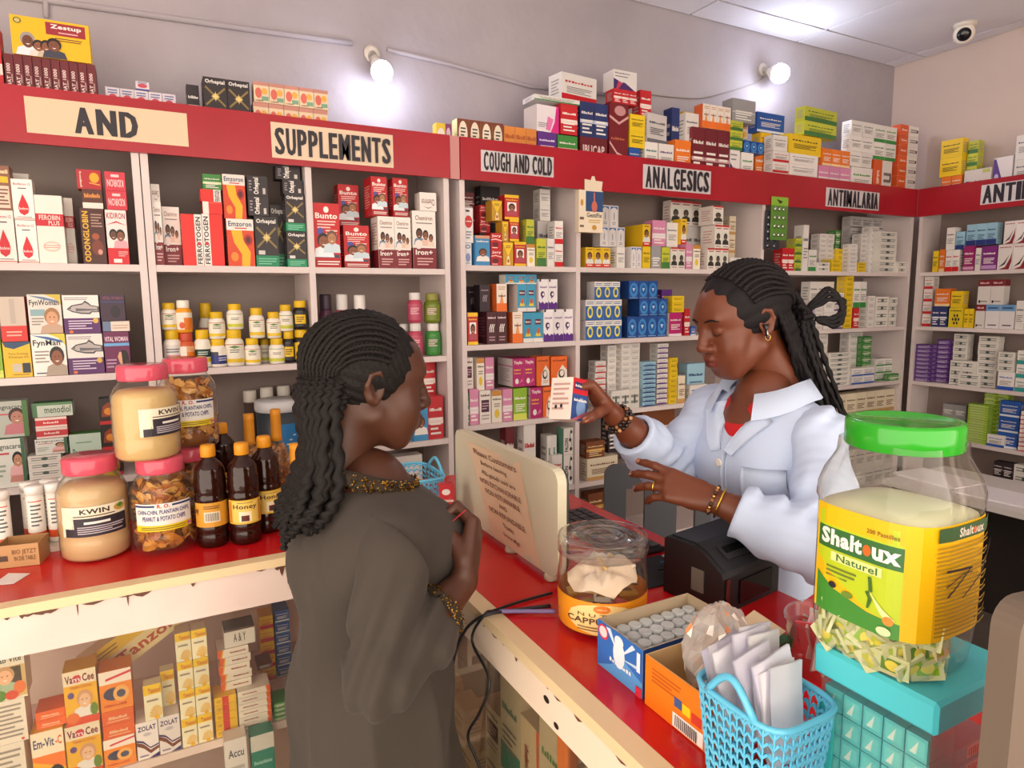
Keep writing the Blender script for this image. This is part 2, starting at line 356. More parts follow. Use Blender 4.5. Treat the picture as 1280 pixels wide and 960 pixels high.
tagit(MB().tube([onY(58, 22, wy), onY(56, -20, wy)], .009, 'plaster', 8).build('wall_conduit'), 'short upright conduit on the wall above the yellow box', 'conduit')
tagit(MB().tube(path3([onY(u, v, YW-.005) for u, v in ((760, 106), (800, 116), (850, 122), (880, 122), (915, 113), (945, 103), (955, 96))]), .004, '#a59a98', 6).build('lamp_wire'), 'thin grey wire sagging along the wall to the bulb', 'wire')
cc = onZ(1206, 30, ZC); t = thing('security_camera', 'small white dome security camera on the ceiling', 'camera', (cc[0], cc[1], ZC))
MB().lathe([(.058, 0), (.058, -.012), (.05, -.022), (.001, -.022)], '#e8dfd2', 24).build('mount_plate', t)
q = Vector((0, 0, 1)).rotation_difference((Vector((0, 0, EYE))-Vector((cc[0], cc[1], ZC+.4))).normalized())
b = MB().lathe([(.001, -.05), (.03, -.045), (.048, -.025), (.052, 0), (.05, .02), (.04, .032), (.001, .032)], '#ece4d8', 24).build('dome_housing', t, (0, 0, -.05)); b.rotation_mode = 'QUATERNION'; b.rotation_quaternion = q
l = MB().lathe([(.034, .031), (.034, .036), (.03, .042), (.015, .046), (.001, .047)], '#14141a:gloss', 24).build('lens', b)

# ================================================================ COUNTERS
YC, XC0, XC1, ZK = 1.57, .515, 1.09, 1.0
TOPK, LIP, WB = 'redtop', '#f2d6a8', 'whiteboard'
def chips(mb, O, ex, ey, W, H, seed, n):      # ragged wear along the top edge of a board: bare dark wood
    r = random.Random(seed); ops = []
    for i in range(n):
        x = r.random(); w = r.uniform(.004, .02); h = r.uniform(.03, .12) if r.random() < .75 else r.uniform(.15, .4); w = w if h < .13 else w*.3
        ops.append(('p', [(x, 1), (x+w*.2, 1-h*.6), (x+w*.5, 1-h), (x+w*.8, 1-h*.5), (x+w, 1)], '#6a4030'))
    mb.art(ops, O, ex, ey, W, H, off=.0003)
k = thing('counter', 'red topped counter with white front carrying jars and honey bottles', 'counter', (0, 0, 0))
MB().box((-1.6, YC+.035, ZK-.02), (XC0-.001, 2.05, ZK), TOPK).build('counter_top', k)
MB().box((-1.6, YC, ZK-.02), (XC0-.001, YC+.0345, ZK), LIP).build('edge_lip', k)
mb = MB().box((-1.6, YC+.004, .893), (XC0-.002, YC+.022, ZK-.021), WB); chips(mb, (-1.6, YC+.004, .893), (1, 0, 0), (0, 0, 1), 2.113, .086, 3, 40); mb.build('front_board', k)
MB().box((-1.6, 2.03, 0), (XC0-.002, 2.05, ZK-.021), WB).build('rear_board', k)
MB().box((-1.6, YC+.07, .53), (XC0-.002, 2.029, .55), WB).build('inner_shelf', k)
MB().box((-1.6, YC+.03, .34), (XC0-.002, 2.029, .36), WB).build('inner_shelf', k)
MB().box((-1.6, YC+.004, 0), (-1.58, 2.029, ZK-.021), WB).build('end_panel', k)
MB().box((-1.579, YC+.004, 0), (XC0-.002, YC+.022, .1), WB).build('plinth_board', k)
MB().box((-1.579, YC+.011, .1), (XC0-.003, YC+.015, .893), '#fbfaf6:clear').build('glass_front', k)
k = thing('counter', 'red topped counter with chipped cream front carrying the laptop and printer', 'counter', (0, 0, 0))
MB().prism([(XC0+.035, .06), (XC1, .06), (XC1, 2.05), (XC0, 2.05), (XC0, YC+.035), (XC0+.035, YC+.035)], 2, ZK-.02, ZK, TOPK).build('counter_top', k)
MB().box((XC0, .06, ZK-.02), (XC0+.0345, YC+.0345, ZK), LIP).build('edge_lip', k)
mb = MB().box((XC0+.004, .06, .912), (XC0+.022, YC-.001, ZK-.021), '#f5dfc8'); chips(mb, (XC0+.004, YC-.001, .912), (0, -1, 0), (0, 0, 1), YC-.061, .067, 5, 34)
mb.art([('e', .47, .62, .006, .09, '#2c2018'), ('e', .49, .2, .005, .08, '#2c2018'), ('e', .2, .4, .004, .07, '#2c2018')], (XC0+.004, YC-.001, .912), (0, -1, 0), (0, 0, 1), YC-.061, .067); mb.build('front_board', k)
MB().box((XC1-.02, .06, 0), (XC1, 2.029, ZK-.021), WB).build('rear_board', k)
MB().box((XC0+.03, .08, .48), (XC1-.021, 1.56, .5), WB).build('inner_shelf', k)
MB().box((XC0+.03, .08, .1), (XC1-.021, 1.56, .12), WB).build('inner_shelf', k)
MB().box((XC0+.004, .06, 0), (XC1-.021, .08, ZK-.021), WB).build('end_panel', k)
MB().box((XC0+.006, .806, 0), (XC0+.03, .83, .911), '#b5622c').build('wooden_post', k)
MB().box((XC0+.011, .831, .1), (XC0+.015, 1.56, .911), '#f6f0e0:clear').build('glass_front', k)
MB().box((XC0+.011, .081, .1), (XC0+.015, .805, .911), '#f6f0e0:clear').build('glass_front', k)
# ================================================================ CARTON DESIGNS (flat print on real boxes)
W_, K_, R_, Y_, B_, G_, O_, P_ = '#f1ebe4', '#2a2228', '#c8141e', '#f2c40e', '#1f57b4', '#2f8a3c', '#ee6a12', '#5a2a86'
DK = {}
SK1, SK2, HR, = '#8a5236', '#6a3a26', '#1c1414'
def D(name, body, f=(), s=None, tb=None, sb=None): DK[name] = (body, list(f), s, tb, sb); return name
fam = lambda y: [('f', .28, y, .3, .2, SK2, HR, '#6f8fa8'), ('f', .55, y-.02, .26, .19, SK1, HR, '#e8c6b4'), ('f', .78, y-.05, .2, .15, SK1, HR, '#f0d8c8')]
D('bunto', '#c4161f', [('e', .5, .9, .1, .05, W_), ('t', .08, .76, .92, .85, W_, 'Bunto', 0, .03), ('l', .15, .6, .85, .74, 3, '#f3c8c0'), ('e', .25, .56, .12, .06, '#4a4fa0'), ('l', .45, .5, .9, .6, 2, '#f3c8c0'),
  ('r', .05, .15, .95, .2, '#39405a'), ('f', .36, .3, .5, .26, '#8a5236', HR, '#e9eef2'), ('f', .68, .36, .44, .24, '#b07a52', '#6a4a3a', '#c9dbe4'), ('r', 0, .02, 1, .12, '#a80f18'), ('l', .1, .03, .95, .11, 2, W_)], s=[('l', .15, .2, .85, .8, 9, '#e8a8a0')])
D('chem', W_, [('t', .12, .84, .86, .92, '#8a5a44', 'Chemiron'), ('l', .15, .77, .85, .81, 1, '#8a7a74')]+fam(.52)+[('r', 0, 0, 1, .36, '#7d1626'), ('e', .24, .42, .17, .08, '#f0e4de'), ('t', .1, .24, .84, .33, W_, 'Iron+', 0, .03), ('l', .16, .05, .86, .2, 3, '#d8a8a8')], s=[('r', 0, 0, 1, .36, '#7d1626'), ('l', .15, .45, .85, .9, 8, '#c9a8a0')])
D('chemlie', W_, [('t', .1, .3, .9, .65, '#8a5a44', 'Chemiron', 180), ('p', [(.2, .25), (.5, .12), (.8, .25), (.5, .17)], '#8a5a44')])
D('orh', '#2b2226', [('r', .1, .4, .9, .43, '#2b2226'), ('p', [(.06, .4), (.1, .36), (.94, .76), (.9, .8)], '#8a7440'), ('p', [(.06, .76), (.1, .8), (.94, .4), (.9, .36)], '#8a7440'), ('e', .5, .58, .14, .07, '#cdb060'), ('p', [(.3, .58), (.5, .61), (.7, .58), (.5, .55)], '#e6d08a'), ('p', [(.46, .58), (.5, .7), (.54, .58), (.5, .46)], '#e6d08a'),
  ('t', .08, .84, .92, .95, W_, 'Orheptal', 0, .03), ('r', 0, 0, 1, .22, '#128a5c'), ('l', .1, .03, .9, .18, 3, '#7cc8a4'), ('r', .12, .24, .4, .32, '#d8d4d0')], s=[('r', 0, 0, 1, .22, '#128a5c'), ('l', .2, .3, .8, .85, 7, '#8a8288')])
D('orhlie', '#2b2226', [('t', .3, .08, .62, .92, W_, 'Orheptal', 90, .03), ('r', .75, .1, .88, .4, '#c8c0b8'), ('l', .08, .2, .22, .8, 4, '#9a9098')])
D('emz', '#d8451a', [('p', [(.15, .8), (.55, .8), (.6, .55), (.85, .3), (.8, 0), (.5, 0), (.52, .25), (.25, .5)], '#f7b416'), ('e', .78, .56, .16, .12, '#a8202a'), ('e', .78, .56, .09, .07, '#5a1a24'), ('e', .25, .2, .14, .1, '#f08a2a'), ('r', 0, .76, 1, 1, '#ece4dc'), ('t', .07, .84, .93, .95, '#3a4a6a', 'Emzoron', 0, .03), ('l', .3, .78, .75, .83, 1, R_)], s=[('r', 0, 0, 1, .76, '#b01c28'), ('l', .2, .1, .8, .7, 8, '#e8b0a0')])
D('ferr1', '#e2231a', [('r', .64, 0, 1, 1, W_), ('t', .7, .03, .94, .95, K_, 'FERROTOGEN', 90, .03), ('e', .82, .43, .1, .035, '#c03a3a')], s=[('l', .2, .2, .8, .8, 6, '#f4b0a0')])
D('ferr2', '#e2231a', [('r', 0, 0, .36, 1, W_), ('t', .06, .03, .3, .95, K_, 'FERROTOGEN', 90, .03), ('e', .18, .43, .1, .035, '#c03a3a')])
D('ferrlie', '#e2231a', [('r', 0, 0, .3, 1, W_), ('r', .3, .85, 1, 1, '#f04a3a')])
D('kid', '#d5182a', [('r', 0, .3, 1, 1, '#f3e6e2'), ('t', .06, .84, .94, .95, '#b01626', 'KIDIRON', 0, .02), ('p', [(0, .72), (.5, .8), (1, .72), (.5, .77)], R_), ('f', .32, .45, .42, .22, SK2, HR, W_), ('f', .66, .43, .46, .24, SK1, HR, '#e8a8b4'), ('r', 0, 0, 1, .26, '#d5182a'), ('l', .5, .14, .95, .25, 3, '#f4b8b8'), ('r', .25, .03, .65, .1, W_)])
D('kidlie', '#d63246', [('t', .1, .2, .9, .6, '#f6d0d0', 'KIDIRON', 180, .02), ('r', .3, .72, .7, .86, '#f6d0d0')])
D('odon', '#4a1c16', [('t', .08, .04, .34, .95, '#e8b428', 'ODONGLOBIN', 90, .03), ('e', .65, .3, .25, .14, '#7a3420'), ('e', .6, .5, .16, .06, '#a8502a'), ('l', .45, .66, .92, .92, 5, '#b08a7a'), ('e', .75, .22, .1, .05, '#d89a8a')])
D('odonred', '#b3202a', [('e', .72, .6, .2, .26, '#f0a81a'), ('w', .08, .1, .24, .9, '#f0c8b8', 5), ('p', [(.5, .3), (.95, .2), (.95, .26), (.5, .36)], '#e8a040')])
D('odontop', '#55241a', [('w', .1, .45, .9, .9, '#d88a3a', 6), ('r', 0, 0, 1, .3, '#e6ddd4')])
drop = [(.5, .64), (.6, .52), (.72, .38), (.76, .28), (.7, .17), (.5, .11), (.3, .17), (.24, .28), (.28, .38), (.4, .52)]
D('drop', '#f3ece4', [('t', .1, .85, .9, .91, '#b03a44', 'Bonferon-12', 0, .015), ('l', .3, .75, .7, .8, 1, K_), ('p', drop, '#cc1226'), ('t', .28, .25, .72, .31, W_, 'Bonferon'), ('r', 0, .02, 1, .035, R_), ('l', .15, .05, .85, .09, 1, '#8a7a74')], s=[('l', .2, .3, .8, .8, 6, '#c9beb4')])
D('ferob', '#efe6dc', [('r', 0, .55, 1, .73, '#c8122a'), ('t', .12, .64, .88, .71, '#f6dcd4', 'FEROBIN', 0, .015), ('t', .45, .565, .85, .63, '#f6dcd4', 'PLUS', 0, .015), ('e', .5, .25, .32, .08, '#f0c8b8'), ('e', .5, .25, .26, .05, '#efe6dc'), ('l', .2, .22, .8, .28, 2, '#d89a8a')], s=[('r', 0, .55, 1, .73, '#a81026')])
D('brownw', '#8a5a44', [('r', .1, .05, .9, .55, '#d8c4b0'), ('l', .15, .1, .85, .5, 5, '#7a4a3a'), ('r', .2, .62, .9, .76, '#e8b81a'), ('w', .3, .78, .95, .96, '#f0d8a8', 4)])
D('fynw', '#e9e2d8', [('p', [(.5, 1), (1, 1), (1, .72), (.8, .9)], '#d8c04a'), ('p', [(0, .98), (.5, .86), (.95, .78), (.9, .84), (.5, .93)], '#6a86a8'), ('t', .05, .68, .95, .86, '#3a3240', 'FynWoman', 0, .02), ('r', .06, .45, .5, .62, '#8fb4bc'), ('l', .08, .2, .45, .42, 3, '#9a8f88'), ('f', .7, .2, .5, .5, '#dba37c', '#a87a4a', '#c8a890')], s=[('l', .2, .2, .8, .8, 6, '#b8aea4')])
D('fynm', '#f3eee6', [('p', [(.5, 1), (1, 1), (1, .72), (.8, .9)], '#d8c83a'), ('p', [(0, .98), (.5, .86), (.95, .78), (.9, .84), (.5, .93)], '#3a6aa8'), ('t', .05, .68, .85, .86, '#22202c', 'FynMan', 0, .02), ('l', .08, .3, .5, .62, 4, '#9a8f88'), ('l', .08, .03, .45, .1, 1, '#4a4a6a'), ('f', .72, .24, .46, .5, '#8a5236', '#241818', '#a89888')])
fish = [(.1, .64), (.25, .74), (.55, .79), (.62, .86), (.72, .8), (.78, .74), (1, .7), (1, .55), (.8, .55), (.74, .5), (.5, .51), (.25, .56)]
D('fish', '#efe8e2', [('l', .05, .86, .7, .95, 2, '#9a8f9a'), ('p', fish, '#4a464e'), ('p', [(x*.9+.055, .65+(y-.65)*.75) for x, y in fish], '#b8b0ae'), ('p', [(.35, .58), (.95, .6), (.95, .63), (.35, .66)], '#6a666e'), ('e', .2, .655, .02, .02, K_), ('r', 0, 0, 1, .4, '#5a2468'), ('l', .12, .1, .8, .36, 4, '#d8c8dc'), ('e', .88, .33, .08, .07, '#d8b04a'), ('e', .18, .05, .06, .04, '#d8783a')], s=[('r', 0, 0, 1, .4, '#4a1c58')])
D('vital', '#6a2050', [('r', 0, .65, 1, .72, '#6aa8dc'), ('t', .04, .76, .96, .88, '#ecd0e0', 'VITAL WOMAN', 0, .02), ('e', .75, .35, .2, .2, HR), ('p', [(.82, .3), (1, .3), (1, 0), (.76, 0)], '#3a1a1c'), ('p', [(.5, .38), (.58, .5), (.66, .5), (.68, .2), (.62, .18), (.56, .25)], '#d8a080'), ('l', .05, .1, .45, .35, 3, '#b090b0')])
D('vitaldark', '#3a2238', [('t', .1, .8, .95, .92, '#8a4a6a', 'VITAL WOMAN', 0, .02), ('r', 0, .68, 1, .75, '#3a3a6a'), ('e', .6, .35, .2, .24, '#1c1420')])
D('slabwhite', '#e8d6c8', [('r', 0, 0, .3, 1, '#6a7a9a'), ('l', .35, .2, .95, .7, 2, '#c8a890')])
D('yellbox', '#e8bc28', [('p', [(0, 1), (.1, .86), (.4, .8), (1, .95), (1, 1)], '#2a4a6a'), ('t', .2, .62, .9, .7, '#8a6a1a', 'Pure Evening'), ('t', .2, .54, .9, .61, '#8a6a1a', 'Primrose Oil'), ('r', .3, .15, .62, .38, '#c8c0b0'), ('r', .66, .12, .95, .4, '#2a3440'), ('l', .3, .05, .9, .1, 1, '#8a6a1a')])
D('redwhite', '#cfc0b0', [('r', 0, 0, 1, .35, '#d8302a'), ('r', .4, .4, .6, .95, '#bdb0a4'), ('l', .2, .1, .8, .25, 2, '#f0b0a0')], sb='#b02a24')
D('preg', '#dfe2da', [('t', .04, .76, .9, .9, '#3a4a44', 'Pregnacare', 0, .015), ('r', .1, .68, .55, .72, '#c84a5a'), ('p', [(.5, .1), (.95, .1), (1, .6), (.8, .62), (.6, .4)], '#c8887c'), ('f', .78, .42, .34, .34, '#c08a6a', HR, '#e8b4b4'), ('l', .06, .2, .42, .5, 3, '#9aa89a'), ('r', .9, 0, 1, 1, '#3a6a4a')], tb='#3a6a4a', s=[('r', 0, 0, 1, .2, '#3a6a4a')])
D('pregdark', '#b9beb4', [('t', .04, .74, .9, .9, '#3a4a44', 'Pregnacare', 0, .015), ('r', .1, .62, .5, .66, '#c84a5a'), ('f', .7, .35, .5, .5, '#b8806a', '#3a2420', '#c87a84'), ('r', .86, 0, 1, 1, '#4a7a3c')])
D('pregt', '#b9cfbf', [('t', .08, .45, .92, .68, '#3f5a4c', 'Pregnatone', 0, .01), ('l', .2, .78, .7, .84, 1, '#7a9a84'), ('p', [(.05, .35), (.95, .4), (.95, .42), (.05, .37)], '#7a9a84')], tb='#4a8a3a')
D('smallwhite', '#e4e0d8', [('l', .1, .2, .9, .8, 2, '#8a8a84'), ('e', .5, .5, .1, .25, '#4a5a54')])
D('redlie', '#c8323a', [('r', 0, .75, 1, 1, '#e8d0c8'), ('r', 0, 0, 1, .2, '#e8d0c8'), ('w', .25, .3, .75, .68, '#f4d8d0', 4)])
D('greenlie', '#c9d2c4', [('t', .3, .25, .95, .75, '#3a5a44', 'menodiol'), ('r', 0, 0, .12, 1, '#4a7a54'), ('r', .1, .82, 1, 1, '#5a8a5a')], tb='#3f6f4a')
D('darkgold', '#241a18', [('r', 0, .0, 1, .14, '#b8262a'), ('p', [(.1, .3), (.9, .3), (.8, .7), (.5, .85), (.2, .7)], '#8a3a1a'), ('e', .5, .5, .25, .14, '#d8862a')], tb='#3a4a54')
D('bat', '#6a1c24', [('t', .18, .08, .62, .8, '#ecd8d4', 'VITABAT 1000', 90, .02), ('l', .68, .3, .8, .7, 1, '#c09a98')], tb='#7a2a30', s=[('l', .15, .2, .85, .7, 4, '#8a4a50')])
D('zest', '#f6b80c', [('r', .44, .62, .95, .94, '#9a2430'), ('t', .5, .76, .9, .9, W_, 'Zestup', 0, .03), ('l', .6, .66, .85, .73, 1, '#e8b0b0'), ('l', .55, .46, .9, .57, 2, '#5a3a14'), ('e', .09, .87, .05, .08, '#4a5a24'), ('e', .09, .87, .035, .055, '#c8b870'),
  ('f', .2, .2, .2, .44, SK2, '#9a948e', '#dfe4ea'), ('f', .33, .14, .16, .32, SK1, HR, '#f0d4cc'), ('f', .43, .14, .16, .34, SK1, HR, '#c8b8a0'), ('f', .53, .18, .2, .38, '#7a4630', HR, '#3a3a4a')], s=[('r', .1, .1, .9, .9, '#f0c030')])
D('bluesm', '#d9cfd8', [('r', 0, 0, 1, .16, '#3a4a9a'), ('e', .5, .52, .36, .24, '#c84a5a'), ('l', .15, .75, .85, .95, 2, '#5a6a9a')])
D('bee', '#e6cfae', [('r', 0, .82, 1, 1, '#c88a7a'), ('e', .3, .45, .22, .26, '#d86a5a'), ('r', .5, .1, .95, .3, '#7aa88a'), ('e', .7, .55, .2, .16, '#e8b04a'), ('w', .1, .02, .6, .14, '#7a3a3a', 7)])
D('ovalb', '#7a3a24', [('e', .5, .52, .38, .42, '#eadfc8'), ('l', .28, .3, .72, .75, 4, '#3a3438'), ('r', .3, .03, .7, .1, K_)], sb='#e6dca0')
D('yelpur', '#e8c83a', [('r', .6, 0, 1, 1, '#8a3a6a'), ('e', .3, .5, .25, .3, W_), ('e', .8, .5, .15, .35, '#d8c0d0')])
D('codo', '#dc8a3c', [('w', .06, .5, .94, .8, '#b0562a', 8), ('l', .1, .1, .9, .4, 2, '#c0702e')])
def Q(name, body, band=None, y0=.0, y1=.2, word='', ink=K_, band2=None, sb=None, n=4, tb=None):
    f = []
    if band: f.append(('r', 0, y0, 1, y1, band))
    if band2: f.append(('r', 0, .84, 1, 1, band2))
    if word: f.append(('w', .1, .62, .9, .76, ink, len(word)+len(name)))
    f.append(('l', .14, .26 if y0 < .2 else .08, .86, .52, n, '#8f8a88' if body in (W_, '#e9e4df', '#e4dcd2') else ink)); D(name, body, f, s=[('l', .2, .2, .8, .8, 5, '#a8a09a')], sb=sb, tb=tb)
V_ = '#e9e4df'
Q('wred', V_, R_, 0, .22, 'Cefin', R_); Q('worange', V_, O_, 0, 1, ''); Q('wblue', V_, B_, 0, .2, 'Ampi', B_); Q('wgreen', V_, G_, 0, .2, 'Lonart', G_); Q('wplain', V_, None, word='Amox', ink='#5a5a6a')
Q('wteal', V_, '#2a9a94', 0, .3, 'Zinc', '#2a7a74'); Q('wpurp', V_, P_, 0, .25, 'Tabs', P_); Q('yell', '#ecc81a', None, word='Coart', ink='#5a4a10'); Q('yred', '#efc21c', R_, 0, .3, 'Vita', R_); Q('pinky', '#d78ab0', '#e8d8e0', .3, .5, 'Cold', W_)
Q('magenta', '#b41a6a', '#f2e4ea', 0, .1, 'Tixy', W_, sb=V_); Q('green', '#3c8a3a', '#d8e0a8', .35, .5, 'Herb', W_); Q('lime', '#8cb82a', '#d8e060', 0, .2, 'Kofol', W_); Q('purple', '#5c2a84', '#c8b0d8', .3, .36, 'Flagyl', '#e4d4ec'); Q('violet', '#7a2478', '#b890c0', .05, .2, 'Emmox', W_); Q('fuch', '#9a1e66', '#d8a0c0', .05, .16, 'Emmox', W_)
Q('sky', '#9cc8dc', '#23347a', 0, .25, 'Amoxil', '#2a4a7a'); Q('blue', '#1f56a8', '#dfe6ee', .0, .12, 'Relief', W_); Q('navy', '#25346a', '#c8d0e0', .4, .5, 'Night', W_); Q('maroon', '#6e1a26', '#c8a0a0', .3, .38, 'Ibu', W_, sb='#7e2430'); Q('orange', '#ea7a22', '#f4d0a0', 0, .14, 'Vit C', W_); Q('red', '#c41f28', '#f0d8d0', .35, .5, 'Cough', W_); Q('dark', '#2c2428', '#8a8288', .4, .5, 'Men', W_)
Q('cream', '#e8dcc0', '#c89a5a', 0, .15, 'Herbal', '#7a4a2a'); Q('grey', '#9a9a9c', '#c8c8c8', .4, .45, '', W_); Q('brown', '#7a4424', '#d8a04a', .4, .55, 'Bitters', '#f0d8a0'); Q('gry2', '#cfcac8', '#6a6a72', .0, .12, 'Caps', '#4a4a52'); Q('ylg', '#c4c83a', '#3f7a3a', 0, .3, 'Lumef', '#2f6a34')
D('wdrop', '#f0e8d8', [('e', .5, .28, .24, .14, '#e8c83a'), ('r', 0, .84, 1, 1, '#c88a3a'), ('w', .1, .68, .9, .8, '#5a4a3a', 3), ('l', .2, .48, .8, .62, 2, '#8a8078')])
D('wsquare', '#efe6e0', [('r', .15, .35, .85, .72, '#4a1a34'), ('w', .1, .8, .9, .92, '#5a3a3a', 11), ('l', .2, .42, .8, .66, 3, '#c8a0b0'), ('l', .15, .1, .85, .3, 2, '#b0a8a0')])
D('tuto', '#4a1a26', [('w', .1, .76, .9, .88, '#ecd0d4', 5)]+[('p', [(.26+i*.17, .36), (.34+i*.17, .38), (.32+i*.17, .48), (.44+i*.17, .62), (.36+i*.17, .62), (.24+i*.17, .5)], W_) for i in range(3)]+[('l', .2, .08, .8, .26, 2, '#b08a94')], s=[('l', .2, .2, .8, .85, 7, '#8a5a66')])
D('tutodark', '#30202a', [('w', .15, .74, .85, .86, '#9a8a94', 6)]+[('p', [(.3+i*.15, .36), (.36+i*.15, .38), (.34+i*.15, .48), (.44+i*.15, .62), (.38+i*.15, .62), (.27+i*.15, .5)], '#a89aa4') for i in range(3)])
D('lacto', '#ece2d6', [('r', 0, 0, 1, .3, '#ea7222'), ('p', [(.3, .3), (.5, .7), (.7, .3)], '#e89a5a'), ('w', .2, .5, .85, .64, '#7a4a2a', 5), ('l', .15, .78, .85, .92, 2, '#c89a7a')], sb='#d8642a')
D('bluekid', '#3a9ac0', [('r', .2, .6, .8, .78, '#5a2030'), ('w', .25, .63, .75, .75, W_, 9), ('p', [(.2, .2), (.5, .5), (.8, .2)], '#e8c83a'), ('e', .5, .38, .16, .1, '#c8583a'), ('r', 0, 0, 1, .14, V_)], sb='#e4e0d8')
D('pirit', '#f0ebee', [('p', [(0, 0), (1, 0), (1, .2), (.8, .24), (.6, .18), (.4, .26), (.2, .2), (0, .28)], '#5a2484'), ('w', .12, .68, .88, .8, '#8a5a9a', 4), ('e', .4, .5, .22, .1, '#3a1a4a'), ('e', .46, .5, .12, .05, '#f0ebee'), ('r', .3, .36, .42, .46, '#5a2484'), ('r', .05, .92, .22, 1, K_)], sb='#e4dce4')
D('funnel', '#c8962a', [('p', [(0, .95), (1, .95), (.58, .45), (.42, .45)], '#f2c820'), ('l', .25, .72, .75, .86, 2, '#7a5a14'), ('p', [(.3, .05), (.7, .05), (.58, .42), (.42, .42)], '#f0d8a0'), ('e', .5, .2, .1, .08, '#b0622a')])
D('portr', '#c0202a', [('r', 0, .88, 1, 1, '#efc21c'), ('r', 0, 0, 1, .1, '#efc21c'), ('r', .18, .16, .82, .7, W_), ('f', .5, .34, .5, .34, '#8a5236', HR, '#b04a5a'), ('w', .1, .74, .9, .85, '#f0c83a', 10)])
D('wportr', '#efe4dc', [('r', 0, .92, 1, 1, '#c83a3a'), ('r', .12, .16, .88, .74, '#dfe2d4'), ('f', .5, .34, .55, .34, '#5a4a40', '#241c1a', '#2e3430'), ('l', .15, .8, .85, .9, 1, '#8a5a54'), ('l', .15, .03, .85, .12, 1, '#8a8078')], s=[('l', .2, .2, .8, .8, 5, '#d0a8a0')])
D('yportr', '#e8bc1c', [('r', 0, 0, 1, .22, '#d5301c'), ('f', .5, .4, .6, .4, '#8a5a3a', HR, '#dfe0d8'), ('l', .2, .85, .8, .95, 1, '#7a5a14'), ('l', .2, .05, .8, .16, 1, W_)])
D('capbox', '#ded8d6', [('p', [(.1, .95), (.1, .8), (.3, .88), (.5, .92), (.7, .88), (.9, .8), (.9, .95)], '#2f6ab0'), ('e', .5, .5, .08, .2, '#9aa0b0'), ('l', .3, .1, .7, .25, 2, '#8a8a98'), ('r', .1, .3, .16, .8, '#c8c4c8'), ('r', .84, .3, .9, .8, '#c8c4c8')])
D('jery', '#c41822', [('t', .08, .72, .92, .9, W_, 'Jery', 0, .03), ('p', [(0, .6), (.4, .66), (1, .56), (1, .5), (.4, .6), (0, .54)], '#f0d0c8'), ('e', .4, .3, .3, .16, '#6a1420'), ('l', .1, .05, .6, .14, 1, W_)])
D('wcirc', '#e6e2e2', [('e', .5, .6, .42, .18, '#c8302e'), ('w', .2, .57, .8, .65, W_, 11), ('l', .2, .1, .8, .35, 3, '#8a8a92'), ('r', .2, .88, .6, .93, K_)], sb='#b04a40')
D('woval', '#e4e4ea', [('e', .5, .84, .38, .09, '#23304a'), ('e', .5, .84, .3, .06, '#cfd4de'), ('e', .5, .35, .34, .2, '#8a9ac8'), ('l', .2, .06, .8, .12, 1, '#5a5a6a')])
D('bperson', '#3f8fc4', [('f', .55, .3, .55, .3, SK1, '#4a2a20', W_), ('r', 0, .9, 1, 1, '#d89a7a'), ('w', .15, .75, .9, .86, W_, 3), ('r', 0, 0, .06, 1, '#2a6a9a')])
D('bcirc', '#2a63ac', [('r', 0, .7, 1, 1, V_), ('e', .5, .4, .32, .3, '#eadb5a'), ('e', .5, .4, .18, .18, '#2a63ac'), ('l', .1, .76, .9, .94, 2, '#4a6a9a')], sb='#d8d4d4')
D('pana', '#184a96', [('e', .5, .5, .42, .4, '#3a86c8'), ('e', .5, .52, .25, .24, '#1c58a4'), ('p', [(.35, .6), (.65, .6), (.5, .4)], '#bcd8ec'), ('l', .1, .03, .9, .1, 1, '#8ab4dc')], sb='#143c7c')
D('orangew', '#ea6a20', [('p', [(.35, 0), (1, 0), (1, .5), (.7, .7), (.4, .4)], '#efe6dc'), ('e', .65, .38, .2, .16, K_), ('e', .67, .4, .13, .11, '#efe6dc'), ('w', .1, .8, .9, .92, '#7a2a14', 4), ('l', .5, .08, .9, .2, 2, '#c89a80')])
D('tixy', '#b4186c', [('t', .12, .78, .88, .92, W_, 'Tixylix', 0, .03), ('w', .12, .55, .7, .66, '#f0c83a', 11), ('w', .12, .44, .7, .53, '#f0c83a', 3), ('e', .35, .2, .16, .1, W_), ('p', [(.5, .1), (.9, .2), (.8, .3)], '#e86aa8')], sb='#ece6e2', s=[('r', 0, .7, 1, .76, '#d89ab8'), ('l', .2, .15, .8, .65, 7, '#b8b0b0')])
D('vine', '#ece8e2', [('t', .12, .1, .5, .62, K_, 'FALDIN', 90, .03), ('e', .78, .2, .14, .07, K_), ('e', .7, .55, .14, .07, K_), ('e', .8, .85, .12, .06, K_), ('p', [(.72, .1), (.78, .1), (.86, .4), (.7, .7), (.8, .95), (.74, .95), (.64, .7), (.8, .4)], '#3a3a3a')], sb='#6aa08c')
D('redcurve', '#e8e0dc', [('p', [(.1, 0), (.55, .1), (.85, .45), (.95, .7), (.95, .3), (.8, 0)], '#8a1a2a'), ('p', [(.05, .08), (.5, .2), (.8, .6), (.45, .28)], K_), ('w', .1, .84, .9, .93, '#a83a3a', 6)])
D('flower', '#e4c81a', [('e', .5, .42, .08, .1, K_)]+[('e', .5+.2*math.cos(a), .42+.22*math.sin(a), .07, .08, '#3a3418') for a in [i*1.0472 for i in range(6)]]+[('w', .1, .8, .9, .92, '#5a4a10', 7)])
D('redtop', '#dcd6d2', [('r', 0, .74, 1, 1, '#7e1c26'), ('w', .15, .8, .85, .94, '#e0c0bc', 8), ('e', .2, .12, .08, .06, K_), ('l', .3, .1, .8, .16, 1, K_)], tb='#7e1c26', s=[('r', 0, .74, 1, 1, '#7e1c26')])
